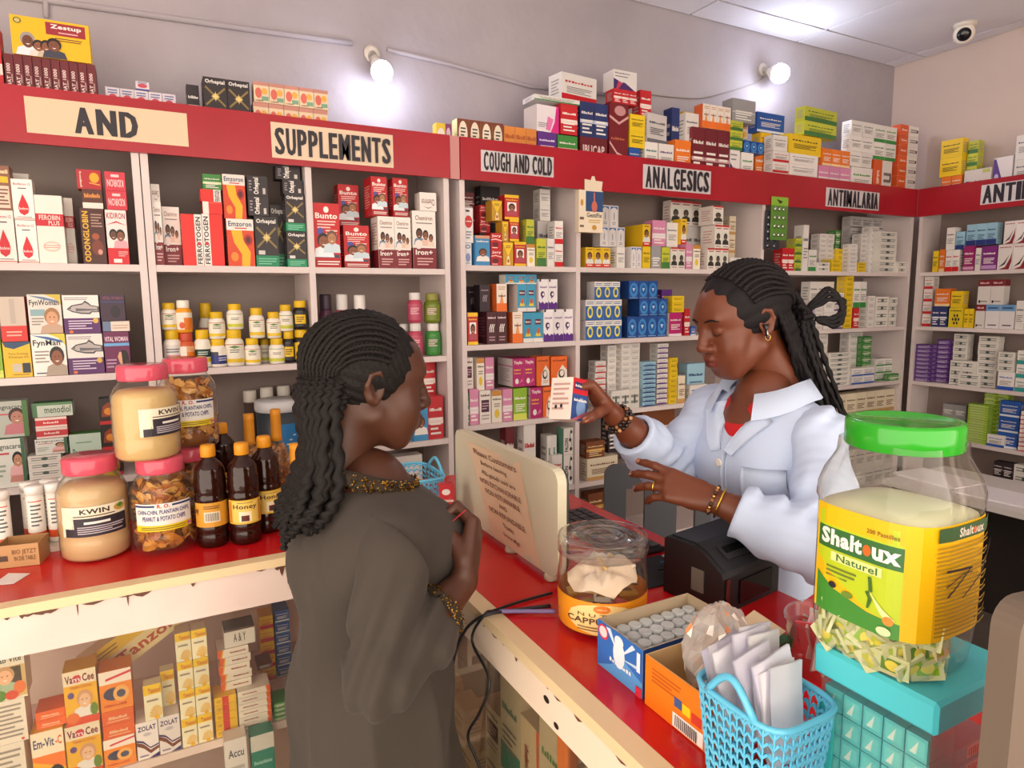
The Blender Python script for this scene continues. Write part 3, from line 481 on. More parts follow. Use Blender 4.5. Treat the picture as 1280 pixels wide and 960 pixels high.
D('bluetop', '#dedada', [('r', 0, .74, 1, 1, '#6a9ac8'), ('l', .2, .1, .8, .2, 1, K_), ('l', .15, .8, .85, .94, 1, '#2a4a7a')], tb='#6a9ac8')
D('orwhite', '#e6e0dc', [('r', .0, 0, .45, 1, '#dd5a26'), ('w', .1, .3, .38, .7, '#f4d8c8', 9), ('l', .55, .3, .95, .7, 2, '#7a6a68'), ('e', .92, .5, .04, .14, K_)], sb='#dd5a26')
D('fan', '#ece6e4', [('p', [(0, 0), (.95, 0), (.5, .3), (0, .55)], '#3a2a6a'), ('p', [(.1, .0), (.95, 0), (.3, .4), (.2, .42)], '#c83a5a'), ('p', [(.2, 0), (.95, 0), (.5, .38), (.4, .4)], '#4a2a6a'), ('w', .06, .78, .7, .9, K_, 10), ('l', .06, .62, .6, .72, 1, '#7a7a84')])
D('whitepink', '#ece4ea', [('p', [(.62, 0), (1, 0), (1, 1), (.88, 1), (.8, .4)], '#dc2a8a'), ('p', [(.4, .1), (.6, .05), (.75, .5), (.5, .6)], '#e87ab4'), ('l', .06, .15, .5, .35, 3, '#8a8088')], sb='#c8bcb4')
D('ibucap', '#6a141e', [('t', .1, .35, .9, .7, '#e8ccc8', 'IBUCAP', 0, .03), ('p', [(0, .2), (.5, .08), (1, .25), (1, .2), (.5, .02), (0, .14)], '#c8989a')])
D('ibutall', '#74141e', [('p', [(0, .8), (.5, .7), (1, .82), (1, .78), (.5, .66), (0, .76)], '#d8a8a8'), ('e', .55, .88, .3, .08, '#c89090'), ('w', .1, .4, .8, .47, '#c8704a', 7), ('p', [(0, .35), (.4, .18), (1, .1), (1, .14), (.4, .22), (0, .39)], '#e0b8b4')])
D('shalz', '#dcd4ce', [('t', .06, .15, .75, .45, '#24307a', 'Shalzin', 0, .03), ('r', .68, .78, .95, .95, '#b8c060')])
D('pvw', '#e4dede', [('p', [(0, 0), (.6, 0), (.12, .95), (0, .95)], '#5a3a8a'), ('e', .18, .3, .12, .14, '#c8b8dc')], sb='#dcd4d4')
D('vami', '#f3b91c', [('r', 0, .74, 1, 1, '#f3e4c4'), ('t', .06, .78, .94, .93, '#7a1a3a', 'Vami Cee', 0, .03), ('e', .42, .85, .14, .07, '#d8344a'), ('t', .28, .8, .58, .88, W_, 'mi'), ('e', .2, .56, .1, .06, '#6a4a8a'), ('f', .6, .3, .5, .36, '#f0c098', '#d8a070', W_), ('r', 0, 0, 1, .14, '#e04a1c'), ('e', .2, .14, .2, .1, '#e8742a'), ('e', .86, .24, .12, .12, '#6a8a2a'), ('t', .2, .66, .85, .73, '#c03a2a', 'Vitamin C Drops')], s=[('l', .2, .2, .8, .8, 6, '#c88a1a')])
D('emvit', '#f0b21c', [('r', 0, .58, 1, 1, '#f3e2c4'), ('t', .06, .72, .7, .88, '#3a4a7a', 'Em-Vit', 0, .03), ('t', .74, .72, .94, .88, '#e0662a', '-C', 0, .03), ('p', [(0, .58), (1, .58), (1, .3), (0, .5)], '#ef7a1c'), ('e', .7, .12, .3, .26, HR), ('e', .7, .02, .22, .22, '#8a5236')])
D('colds', '#ef8a24', [('r', 0, .68, 1, 1, '#f3e6d8'), ('p', [(.2, .76), (1, .88), (1, .94), (.2, .82)], '#d8343a'), ('e', .4, .42, .3, .16, '#3a3a54'), ('e', .65, .4, .25, .2, '#f0b05a'), ('e', .65, .4, .14, .1, '#4a4a64'), ('w', .1, .08, .8, .2, '#c84a14', 8)])
D('coldslie', '#e8621c', [('w', .2, .25, .8, .7, '#f3c89a', 9), ('r', .15, .2, .85, .26, '#f3c89a')])
D('zolat', '#efe6e2', [('t', .08, .76, .92, .9, '#3a2a6a', 'ZOLAT', 0, .03), ('e', .5, .66, .2, .05, '#c8c0c8'), ('p', [(0, .5), (.3, .42), (.6, .22), (1, .3), (1, .22), (.6, .12), (.3, .3), (0, .4)], '#7a3a24'), ('p', [(0, .56), (.3, .5), (.6, .3), (1, .36), (1, .32), (.6, .26), (.3, .44), (0, .51)], '#3a2a6a'), ('p', [(.5, 0), (1, 0), (1, .12)], '#3a2a6a'), ('l', .1, .05, .5, .14, 1, '#8a7a9a')])
D('tanzol', '#f4ecc8', [('r', 0, .72, 1, 1, '#f2c81a'), ('t', .25, .76, .95, .9, '#c0481a', 'Tanzol', 0, .03)]+[('p', [(.66, .04), (.66+.42*math.cos(a-.07), .04+.36*math.sin(a-.07)), (.66+.42*math.cos(a+.07), .04+.36*math.sin(a+.07))], '#f0b81a') for a in [.3+i*.28 for i in range(10)]]+[('e', .66, .05, .14, .08, '#f0b81a'), ('l', .15, .5, .8, .62, 1, '#9a8a7a')], s=[('r', 0, .72, 1, 1, '#e0b416'), ('l', .2, .1, .8, .6, 5, '#b0a890')])
D('tanzlie', '#ead8a0', [('r', 0, .6, 1, 1, '#e8bc1c'), ('t', .3, .15, .85, .5, '#b8401a', 'Tanzol', 0, .03), ('l', .1, .68, .4, .9, 2, '#8a6a1a')])
D('yelredlie', '#f2c01a', [('r', .35, 0, .65, 1, '#d8362a'), ('l', .1, .3, .3, .7, 2, '#a8802a')])
D('worlie', '#efe4d4', [('p', [(0, 0), (.1, 0), (.16, 1), (0, 1)], '#e8642a'), ('p', [(.1, 0), (.15, 0), (.2, 1), (.16, 1)], '#f0b81a'), ('w', .4, .3, .9, .7, '#9a3a2a', 5), ], sb='#e8742a')
D('worlie2', '#efe4d4', [('p', [(1, 0), (.9, 0), (.86, 1), (1, 1)], '#e8642a'), ('w', .15, .3, .6, .7, '#9a3a2a', 6)])
D('ampy', '#ece4d8', [('t', .3, .25, .7, .75, '#3a3a3a', 'A & Y'), ('r', 0, .9, 1, 1, '#5a2a2a')], tb='#4a3a3a')
D('babyv', '#f0e6d2', [('t', .04, .8, .92, .93, '#3a4a3a', 'Trab Vite', 0, .02), ('r', 0, .04, 1, .72, '#d8b878'), ('r', .02, .34, .88, .7, '#4a3a24'), ('f', .4, .34, .6, .42, '#f0b890', '#c89a6a', '#a8c0a0'), ('e', .8, .24, .18, .14, '#e8783a'), ('e', .2, .12, .2, .12, '#5a8a2a'), ('e', .55, .1, .2, .1, '#d84a2a')])
D('babyt', '#eee4d4', [('l', .1, .12, .9, .92, 8, '#9a8f84'), ('e', .85, .06, .05, .03, '#d84a2a')])
D('accu', '#efe8e0', [('t', .15, .78, .85, .88, '#4a4a5a', 'Accu', 0, .02), ('l', .15, .2, .85, .7, 5, '#c0b8b0'), ('r', 0, 0, 1, .1, '#c83a2a')])
D('tealp', '#1f8a72', [('r', 0, .8, 1, 1, '#e6e2d6'), ('w', .1, .6, .9, .7, '#a8dcc8', 10), ('r', .6, .2, .8, .5, '#d8e4dc'), ('l', .1, .1, .5, .5, 4, '#6ac0a8')])
D('boxhand', '#f3e6e0', [('l', .15, .2, .85, .85, 5, '#c88a84'), ('e', .3, .4, .08, .05, K_), ('e', .6, .4, .08, .05, K_)])

# ================================================================ STOCK PLACEMENT
def carton_mesh(des, w, h, d, k=[0]):
    body, f, s, tb, sb = DK[des]; mb = MB().box((0, 0, 0), (w, d, h), body, tb)
    mb.art(f, (0, 0, 0), (1, 0, 0), (0, 0, 1), w, h)
    so = ([('r', 0, 0, 1, 1, sb)] if sb else [])+(s or [])
    if so: mb.art(so, (0, d, 0), (0, -1, 0), (0, 0, 1), d, h); mb.art(so, (w, 0, 0), (0, 1, 0), (0, 0, 1), d, h)
    return mb.mesh('carton')
WHERE = ['']; NAME = ['medicine_box']; CAT = ['box']
BAYS = [(-1.088, -.562), (-.538, -.031), (.018, .507), (.531, 1.038), (1.13, 1.664), (1.688, 2.818), (2.842, 4.107)]; SBAY = [(.412, .938), (.962, 1.488), (1.512, 2.448)]
PLACED = []
def settle(b):
    """b=[x0,x1,y0,y1,z0,z1] (y0 = front): trim or push back so that nothing shares space with stock already placed"""
    for _ in range(3):
        for e in PLACED:
            ox = min(b[1], e[1])-max(b[0], e[0]); oy = min(b[3], e[3])-max(b[2], e[2]); oz = min(b[5], e[5])-max(b[4], e[4])
            if ox < 4e-4 or oy < 4e-4 or oz < 4e-4: continue
            if ox < .4*min(b[1]-b[0], e[1]-e[0]):
                if b[0] > e[0]: b[0] = e[1]+3e-4
                else: b[1] = e[0]-3e-4
            elif oz < .025 and b[4] > e[4]: b[4] += oz; b[5] += oz*.5
            elif b[2] > e[2]+.018 or e[2]-b[2] < .012:
                d = b[3]-b[2]; b[2] = e[3]+5e-4; b[3] = b[2]+d
            else: b[3] = e[2]-5e-4
    return b
def G(des, u0, u1, vt, z, nx=1, nz=1, desc='', Y=None, X=None, d=.06, gap=.0015, jit=0.0, where=None, tilt=0, grp=None):
    """boxes seen between image columns u0..u1, standing on height z, front face in plane Y (back wall) or X (side wall); returns top height"""
    if X is None:
        Y = Y if Y is not None else YF+.015; x0 = XU(u0, Y, z); x1 = XU(u1, Y, z); H = ZV(vt, x0, Y)-z; bays = BAYS; far = YW-.03; zs = LZ if x0 < 1.1 else RZ
        b = [x0, x1, Y, Y+d, z, z+H]
    else: y0 = YU(u0, X, z); y1 = YU(u1, X, z); H = ZV(vt, X, y0)-z; b = [-y0, -y1, X, X+d, z, z+H]; bays = [(-q, -p) for p, q in SBAY]; far = XW-.025; zs = RZ
    inunit = (Y if X is None else X) >= YF and z < ZT-.2
    if inunit or z > 2 or z in (.55, .36): b[4] += .0008; b[5] += .0008
    if inunit:
        mid = (b[0]+b[1])/2; lo, hi = min(bays, key=lambda q: max(q[0]-mid, mid-q[1], 0)); b[0] = max(b[0], lo+.001); b[1] = min(b[1], hi-.001)
        over = min([q for q in zs+[ZT+.002] if q > z+.03])-.024; b[5] = min(b[5], over)
    if X is None or X < 1: pass
    key = PLACED
    if X is not None: b = [v+(-100 if i < 2 else 0) for i, v in enumerate(b)]     # side-wall stock lives in its own frame
    b = settle(b)
    if X is not None: bb = [v+(100 if i < 2 else 0) for i, v in enumerate(b)]
    else: bb = b
    if inunit or z > 2: bb[3] = b[3] = min(b[3], far)
    d = max(b[3]-b[2], .006); PLACED.append(list(b)); W, H = bb[1]-bb[0], bb[5]-bb[4]; z = bb[4]
    w = W/nx; h = H/nz; me = carton_mesh(des, w-gap, h-.0008, d); wh = WHERE[0] if where is None else where
    for j in range(nz):
        for i in range(nx):
            o = bpy.data.objects.new(NAME[0], me); COL.objects.link(o)
            jx = random.uniform(-1, 1)*jit; jy = random.uniform(0, 1)*jit; rz = random.uniform(-1, 1)*jit*2+tilt
            if X is None: o.location = (bb[0]+i*w+jx, bb[2]+jy, z+j*h); o.rotation_euler = (0, 0, rz)
            else: o.location = (bb[2]+jy, -bb[0]-i*w+jx, z+j*h); o.rotation_euler = (0, 0, -math.pi/2+rz)
            lab = desc+(' '+wh if wh else '')
            if nx > 1 and nz > 1: lab += f', {ORD[i+1]} column, {ORD[j+1]} from bottom'
            elif nx > 1: lab += f', {ORD[i+1]} from left'
            elif nz > 1: lab += f', {ORD[j+1]} from bottom'
            o['label'] = lab; o['category'] = CAT[0]
            if nx*nz > 1 or grp: o['group'] = grp or (desc+' stock '+wh).strip()
    return z+H
def at(where, name='medicine_box', cat='box'): WHERE[0] = where; NAME[0] = name; CAT[0] = cat
Y0 = YF+.015
# ---- top of the shelving, above AND / SUPPLEMENTS
at('on top above AND', 'supplement_carton', 'carton'); T = ZT
t = G('bat', 10, 124, 66, T, 10, 1, 'slim dark red carton', d=.09, Y=YF+.03)
G('zest', 16, 115, 17, t+.001, 1, 1, 'large yellow carton with family picture lying', Y=YF+.03, d=.1)
G('red', -14, 8, 30, T, 1, 1, 'tall red pack', Y=YF+.03)
t = G('bluesm', 134, 222, 108, T, 5, 1, 'small blue and pink carton', Y=YF+.04, d=.05)
G('bluesm', 170, 187.5, 101, t, 1, 1, 'small blue and pink carton upon the row', Y=YF+.04, d=.05)
at('on top above SUPPLEMENTS', 'supplement_carton', 'carton')
G('orh', 257, 315, 95, T, 2, 1, 'black carton with gold ribbon', Y=YF+.02, d=.09); G('dark', 236, 252, 105, T, 1, 1, 'plain black carton', Y=YF+.08, d=.05)
t = G('bee', 318, 411, 127, T, 5, 1, 'cream and pink lozenge carton', Y=YF+.02); G('bee', 318, 411, 101, t, 5, 1, 'cream and pink lozenge carton of the upper row', Y=YF+.02)
# ---- bay under AND, top shelf
at('on the shelf below AND', 'supplement_carton', 'carton'); Z = LZ[0]
t = G('drop', -6, 23, 262, Z, 1, 1, 'white carton with red drop at the picture edge'); G('brownw', -8, 17, 206, t, 1, 1, 'brown patterned pack on white drop carton', Y=Y0+.01)
t = G('drop', 24, 50, 275, Z, 1, 1, 'lower white carton with red drop beside ribboned white carton'); G('drop', 18, 45, 223, t, 1, 1, 'white carton with red drop stacked upon another'); G('drop', 24, 47, 216, Z, 1, 1, 'greyish drop carton standing behind', Y=Y0+.1)
G('ferob', 48, 85, 243, Z, 1, 1, 'white carton with red band'); G('ferob', 84, 98, 247, Z, 1, 1, 'second white carton with red band set back', Y=Y0+.07)
t = G('odon', 105, 135, 260, Z, 1, 1, 'dark brown carton with yellow upright lettering', d=.09); t = G('odontop', 104, 130, 236, t, 1, 1, 'brown and white carton on the dark brown one', Y=Y0+.01); G('odonred', 97, 128, 211, t, 1, 1, 'red carton with orange sun', Y=Y0+.02)
t = G('kid', 136.5, 163, 262, Z, 1, 1, 'red and white carton with child portraits'); G('kidlie', 134, 160, 214, t, 1, 2, 'red carton lying on child portrait carton')
# ---- bay B top shelf
at('below SUPPLEMENTS', 'tonic_carton', 'carton')
t = G('chem', 179, 207, 251, Z, 1, 1, 'front white and maroon family tonic carton'); G('chemlie', 178, 201, 229, t, 1, 1, 'white carton lying on family tonic carton', Y=Y0+.03); G('chem', 207, 229, 258, Z, 1, 1, 'white and maroon family tonic carton set back', Y=Y0+.05)
t = G('ferr1', 230, 256, 267, Z, 1, 1, 'red carton with white strip along its far edge'); G('ferr2', 256, 282, 267, Z, 1, 1, 'red carton with white strip along its near edge')
t2 = G('ferrlie', 254, 279, 252, t, 1, 1, 'red and white carton lying upon red cartons'); t2 = G('ferr1', 251, 277, 236, t2, 1, 1, 'small red and white carton of the pile', Y=Y0+.01); G('green', 254, 278, 217, t2, 1, 1, 'green and red carton topping the pile', Y=Y0+.02)
t = G('emz', 286, 320, 273, Z, 1, 1, 'lower orange carton with yellow swirl'); G('emz', 279, 309, 217, t, 1, 1, 'upper orange carton with yellow swirl', Y=Y0+.01)
t = G('orh', 321, 350, 270, Z, 1, 1, 'black carton with gold ribbon and green base beside orange carton'); G('orhlie', 311, 337, 219, t, 1, 2, 'black carton lying on its side'); G('orh', 341, 360, 256, Z, 1, 1, 'black ribbon carton set back', Y=Y0+.07)
t = G('orh', 360, 388, 289, Z, 1, 1, 'black ribbon carton at foot of tall stack'); t = G('orh', 358, 385, 242, t, 1, 1, 'black ribbon carton in middle of tall stack'); t = G('orhlie', 354, 381, 224, t, 1, 1, 'black carton high in the tall stack', Y=Y0+.01); G('orhlie', 345, 376, 206, t, 1, 1, 'black carton topping the tall stack', Y=Y0+.02)
# ---- bay C top shelf
G('bunto', 394, 427, 253, Z, 1, 1, 'front red blood tonic carton with two smiling faces'); t = G('bunto', 431, 463, 281, Z, 1, 1, 'red tonic carton with faces beside the front one', Y=Y0+.03); G('bunto', 424, 450, 230, t, 1, 1, 'shaded red tonic carton behind and above', Y=Y0+.1)
t = G('chem', 474, 515, 270, Z, 2, 1, 'white and maroon family carton under red cartons', d=.09); G('bunto', 465, 485, 220, t, 1, 1, 'red tonic carton raised on family cartons', d=.1); G('bunto', 492, 511, 222, t, 1, 1, 'rightmost red tonic carton raised on family cartons')
t = G('chem', 517, 546, 263, Z, 1, 1, 'large family carton by the shelf side'); G('chemlie', 525, 546, 240, t, 1, 1, 'small white carton lying on the large family carton')
# ---- bay A second shelf
at('', 'supplement_carton', 'carton'); Z = LZ[1]
t = G('yellbox', 7, 42, 428, Z, 1, 1, 'yellow evening oil carton with blue top on shelf'); G('redwhite', 3, 36, 371, t, 1, 1, 'red and white carton standing on the yellow carton')
t = G('fynm', 43, 86, 418, Z, 1, 1, 'white carton showing a smiling man', d=.07); G('fynw', 38, 80, 368, t, 1, 1, 'pale carton showing a blonde woman')
t = G('fish', 87, 132, 418, Z, 1, 1, 'lower white and purple carton with fish drawing', d=.07); G('fish', 81.5, 127, 369, t, 1, 1, 'upper white and purple carton with fish drawing', d=.07)
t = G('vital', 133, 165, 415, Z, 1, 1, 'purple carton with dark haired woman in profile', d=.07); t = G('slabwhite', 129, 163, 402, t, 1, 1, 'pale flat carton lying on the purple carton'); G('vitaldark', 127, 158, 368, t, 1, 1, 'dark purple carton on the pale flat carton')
G('lime', -14, 6, 425, Z, 1, 1, 'green carton at the picture edge beside the yellow carton')
# ---- bay A third shelf
Z = LZ[2]
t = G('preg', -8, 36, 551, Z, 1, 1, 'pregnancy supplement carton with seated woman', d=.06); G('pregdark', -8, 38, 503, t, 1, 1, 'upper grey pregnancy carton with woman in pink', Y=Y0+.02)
t = G('smallwhite', 38, 80, 571, Z, 1, 4, 'thin white carton stacked by pregnancy cartons'); t = G('preg', 45, 86, 550, t, 1, 1, 'pregnancy carton lying above thin white cartons'); t = G('redlie', 46, 86, 523, t, 1, 2, 'flat red and white carton in the pregnancy stack'); G('greenlie', 41, 92, 505, t, 1, 1, 'green topped white carton topping the pregnancy stack')
G('pregt', 89, 131, 544, Z, 1, 1, 'pale mint carton with script lettering'); G('darkgold', 129, 155, 499, Z, 1, 3, 'dark carton with red and gold print')
# ---- bay C third shelf
t = G('red', 529, 546, 496, Z, 1, 1, 'lower red carton set back behind basket', Y=Y0+.08); G('red', 529, 545, 450, t, 1, 1, 'upper red carton with flame', Y=Y0+.08); G('red', 536, 555, 496, Z, 1, 1, 'front red carton with gold flame on shelf above basket'); G('bperson', 516, 536, 499, Z, 1, 1, 'blue and white baby milk carton')
t = G('wred', 494, 530, 572, LZ[3], 1, 1, 'white and red carton on low shelf behind blue basket', Y=Y0+.03)
# ---- COUGH AND COLD bay
at('below COUGH AND COLD', 'cough_syrup_carton', 'carton'); Z = RZ[0]; Y0 = YF+.012
t = G('woval', 576, 590, 303.5, Z, 1, 1, 'white carton with dark oval'); G('wcirc', 579, 592, 259, t, 1, 1, 'white carton with red disc')
G('bperson', 593, 613, 294, Z, 1, 1, 'blue carton with person'); G('jery', 614, 628, 291, Z, 1, 2, 'red and white syrup carton'); t = G('dark', 600, 613, 291, Z, 1, 1, 'dark carton set back', Y=Y0+.09); G('jery', 600, 613, 256, t, 1, 2, 'shaded red syrup carton', Y=Y0+.09)
t = G('funnel', 629, 642, 302, Z, 1, 1, 'yellow funnel pattern carton'); t = G('funnel', 624, 636, 276, t, 1, 1, 'middle yellow funnel pattern carton'); G('funnel', 615, 628, 250, t, 1, 1, 'upper yellow funnel pattern carton', Y=Y0+.02)
t = G('portr', 643, 658, 302, Z, 1, 1, 'red and yellow carton with child portrait'); t = G('portr', 637, 649, 274, t, 1, 1, 'middle red and yellow portrait carton'); G('portr', 631, 649, 243, t, 1, 1, 'upper red and yellow portrait carton', Y=Y0+.02)
t = G('wdrop', 659, 669, 305, Z, 1, 1, 'white and yellow drop carton'); G('ylg', 657, 668, 274, t, 1, 1, 'white and green carton upon drop carton')
G('ylg', 671, 683, 298, Z, 1, 1, 'green and white carton'); G('wplain', 684, 693, 298, Z, 1, 1, 'plain white carton'); t = G('wred', 693.5, 704, 276, Z, 1, 2, 'white carton with red print'); G('wplain', 675, 688, 236, Z+.16, 1, 1, 'high white carton', Y=Y0+.1) if 0 else None
t = G('gry2', 672, 688, 276, Z, 1, 1, 'grey white carton set back', Y=Y0+.1); G('wplain', 675, 688, 236, t, 1, 2, 'white carton on grey carton', Y=Y0+.1)
t = G('maroon', 577, 600, 282, Z, 1, 1, 'maroon carton at the back', Y=Y0+.14); G('maroon', 577, 598, 240, t, 1, 2, 'maroon carton high at the back', Y=Y0+.14); G('dark', 602, 626, 232, Z, 1, 2, 'tall dark carton at the back', Y=Y0+.17)
at('two shelves under COUGH AND COLD'.replace('two shelves', 'second shelf'), 'cough_syrup_carton', 'carton'); Z = RZ[1]
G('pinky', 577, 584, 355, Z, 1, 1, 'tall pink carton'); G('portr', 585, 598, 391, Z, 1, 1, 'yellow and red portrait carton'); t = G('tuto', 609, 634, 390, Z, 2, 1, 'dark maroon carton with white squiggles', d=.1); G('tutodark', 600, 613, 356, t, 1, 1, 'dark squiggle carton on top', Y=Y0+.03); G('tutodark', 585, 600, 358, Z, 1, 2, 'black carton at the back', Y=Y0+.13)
t = G('lacto', 641, 653.5, 390, Z, 1, 1, 'lower orange and white carton', d=.1); G('lacto', 621, 634, 355, t, 1, 1, 'upper orange and white carton', d=.08)
t = G('bluekid', 654, 679, 391, Z, 2, 1, 'sky blue syrup carton', d=.08); t = G('bluekid', 647, 670, 356, t, 2, 1, 'upper sky blue syrup carton', Y=Y0+.01, d=.08); G('bluekid', 632, 671, 343, t, 3, 1, 'small blue carton lying', Y=Y0+.02); G('wplain', 634, 646, 361, Z+.105, 1, 1, '') if 0 else None
t = G('pirit', 679.5, 716.5, 387, Z, 3, 1, 'white and purple antihistamine carton', d=.08); G('pirit', 671.5, 697, 349, t, 2, 1, 'upper white and purple antihistamine carton', d=.08)
at('third shelf under COUGH AND COLD', 'cough_syrup_carton', 'carton'); Z = RZ[2]
t = G('green', 578, 587, 492, Z, 1, 1, 'dark green carton'); G('pinky', 587.5, 599, 487, Z, 1, 1, 'pink carton with white arc'); t = G('wsquare', 600, 614, 489, Z, 1, 1, 'white carton with dark square'); G('wdrop', 615, 628, 489, Z, 1, 1, 'white carton with yellow drop'); G('pinky', 628.5, 641, 487, Z, 1, 1, 'pale pink carton'); G('lime', 642, 659, 486, Z, 1, 1, 'green and yellow carton'); G('tixy', 663, 678, 485, Z, 1, 1, 'lower magenta child cough carton', d=.07); G('orangew', 679, 690, 484, Z, 1, 1, 'orange swirl carton'); G('orangew', 691, 703, 486, Z, 1, 1, 'second orange swirl carton'); G('orangew', 704, 715, 486, Z, 1, 1, 'third orange swirl carton')
zz = t; G('wsquare', 579, 592, 449, zz, 1, 1, 'upper white carton with dark square', Y=Y0+.02); G('wdrop', 593, 606, 448, zz, 1, 1, 'upper white carton with yellow drop', Y=Y0+.02); G('pinky', 607, 618, 447, zz, 1, 1, 'upper pale pink carton', Y=Y0+.02); G('tixy', 641, 669, 449, zz+.004, 2, 1, 'upper magenta child cough carton', d=.14); G('orangew', 671, 687, 446, zz, 1, 1, 'upper orange swirl carton'); G('orangew', 689, 709, 446, zz, 1, 1, 'wide upper orange swirl carton'); 
Z = RZ[3]; at('on low shelf behind the laptop', 'medicine_box', 'box')
G('maroon', 633, 644, 532, Z, 1, 1, 'dark red carton set back', Y=Y0+.04); G('wred', 655, 670, 530, Z, 1, 1, 'white carton with red side'); G('wteal', 684, 696, 545, Z, 2, 1, 'white and teal carton', Y=Y0+.03); t = G('vine', 704.5, 718, 569, Z, 1, 1, 'lower white carton with black vine'); G('vine', 704.5, 718, 536, t, 1, 1, 'upper white carton with black vine'); G('wred', 690, 703, 570, Z, 1, 1, 'white and red carton beside vine carton')
# ---- ANALGESICS bay
at('below ANALGESICS', 'painkiller_box', 'box'); Z = RZ[0]
G('yportr', 732, 763, 309, Z, 3, 1, 'yellow and red carton with figure'); zb = G('capbox', 750, 781, 309, Z, 3, 1, 'white capsule carton set back', Y=Y0+.07); t = G('capbox', 750, 781, 283, zb, 3, 1, 'white capsule carton of the middle row', Y=Y0+.05); G('capbox', 751, 773, 256, t, 2, 1, 'white capsule carton of the top row', Y=Y0+.06)
G('wplain', 771, 781, 309, Z, 1, 1, 'slim white carton'); G('capbox', 782, 802, 308, Z, 2, 1, 'blue topped white carton', d=.05); t = G('yell', 803, 813, 308, Z, 1, 1, 'yellow carton with dark figure'); G('yportr', 803, 813, 280, t, 1, 1, 'long yellow carton with portrait', d=.2, where='below ANALGESICS')
t = G('grey', 814, 826, 307, Z, 1, 1, 'grey green carton'); G('ylg', 827, 837, 309, Z, 1, 1, 'lime and black carton'); G('wportr', 838, 856, 309, Z, 2, 1, 'small portrait carton'); G('pinky', 857, 865, 305, Z, 1, 1, 'pink round topped carton'); G('worange' if 0 else 'wdrop', 866, 875, 306, Z, 1, 1, 'white and orange carton')
G('pinky', 815, 832, 275, t, 1, 1, 'pink and white pack', Y=Y0+.04); G('wplain', 833, 847, 278, t, 1, 1, 'pale carton of the middle row', Y=Y0+.05); G('yportr', 848, 858, 275, t, 1, 1, 'orange topped carton', Y=Y0+.03)
t = G('wportr', 884, 910, 310, Z, 3, 1, 'lower white carton with dark portrait', d=.1); t = G('wportr', 893, 911, 281, t, 2, 1, 'middle white carton with dark portrait', d=.1); G('wportr', 891, 904, 257, t, 1, 1, 'upper white carton with dark portrait', d=.1); t = G('wportr', 876, 886, 277, Z+.098, 1, 1, 'single white portrait carton', d=.1) if 0 else None
t = G('gry2', 838, 878, 281, Z, 3, 1, 'grey carton at the back', Y=Y0+.15); G('wportr', 838, 876, 250, t, 3, 1, 'portrait carton at the back', Y=Y0+.15)
G('wplain', 912, 934, 322, Z, 2, 1, 'small white carton by the shelf side'); G('cream', 910, 918, 270, Z, 1, 3, 'cream carton in the back stack', Y=Y0+.12)
at('second shelf under ANALGESICS', 'painkiller_box', 'box'); Z = RZ[1]
t = G('bcirc', 732, 777, 401, Z, 4, 1, 'blue box with yellow ring', d=.09); t = G('bcirc', 732, 777, 375, t, 4, 1, 'middle row blue box with yellow ring', d=.09); G('bcirc', 743, 775, 352, t, 3, 1, 'upper row blue box with yellow ring')
t = G('pana', 784, 833, 396, Z, 4, 1, 'deep blue box with pale ring', d=.09); t = G('pana', 799, 834, 374, t, 3, 1, 'middle deep blue box with pale ring', d=.09); G('pana', 786, 822, 351, t, 3, 1, 'upper deep blue box with pale ring', d=.09)
t = G('magenta', 836, 852, 391, Z, 1, 1, 'magenta box'); G('yell', 840, 855, 370, t, 1, 3, 'flat yellow box'); G('red', 855, 862, 386, Z, 1, 1, 'slim red box'); G('purple', 826, 839, 362, Z, 1, 2, 'purple box at the back', Y=Y0+.07); G('blue', 863, 870, 408, Z, 1, 1, 'small blue box')
at('third shelf under ANALGESICS', 'tablet_box', 'box'); Z = RZ[2]
G('wred', 744, 757, 452, Z, 1, 8, 'red striped white box', Y=Y0+.06, jit=.002); G('wplain', 759, 770, 432, Z, 1, 10, 'thin white box', Y=Y0+.07, jit=.002); G('wplain', 772, 799, 430, Z, 2, 11, 'flat white tablet box', Y=Y0+.03, jit=.002); G('sky', 800, 819, 453, Z, 1, 10, 'blue and white tablet box', jit=.002); G('wpurp', 821, 834, 430, Z, 1, 12, 'white striped tablet box', Y=Y0+.02, jit=.002); G('yell', 835, 846, 448, Z, 1, 9, 'flat yellow tablet box', jit=.002)
G('cream', 847, 856, 470, Z, 1, 1, 'small cream box', d=.04); G('smallwhite', 764, 799, 489, Z-.0, 3, 1, 'little white box lying in front', Y=YF+.003, d=.008); G('sky', 858, 880, 455, Z, 1, 1, 'pale leaning packet', Y=Y0+.05); G('wblue', 862, 884, 482, Z, 1, 1, 'pale blue box', Y=Y0)
Z = RZ[3]; at('on low shelf behind the grey chair', 'medicine_box', 'box')
t = G('cream', 734, 772, 574, Z, 1, 1, 'white and yellow carton'); G('brown', 733, 756, 553, t, 1, 1, 'yellow and black carton on white carton'); G('brown', 802, 842, 515, Z, 1, 1, 'large brown carton', Y=Y0+.06); G('dark', 760, 772, 520, t, 1, 1, 'dark plastic jar box', Y=Y0+.05)
G('brown', 735, 772, 618, RZ[4], 2, 2, 'dark yellow carton on lowest visible shelf', where='by the grey chair')
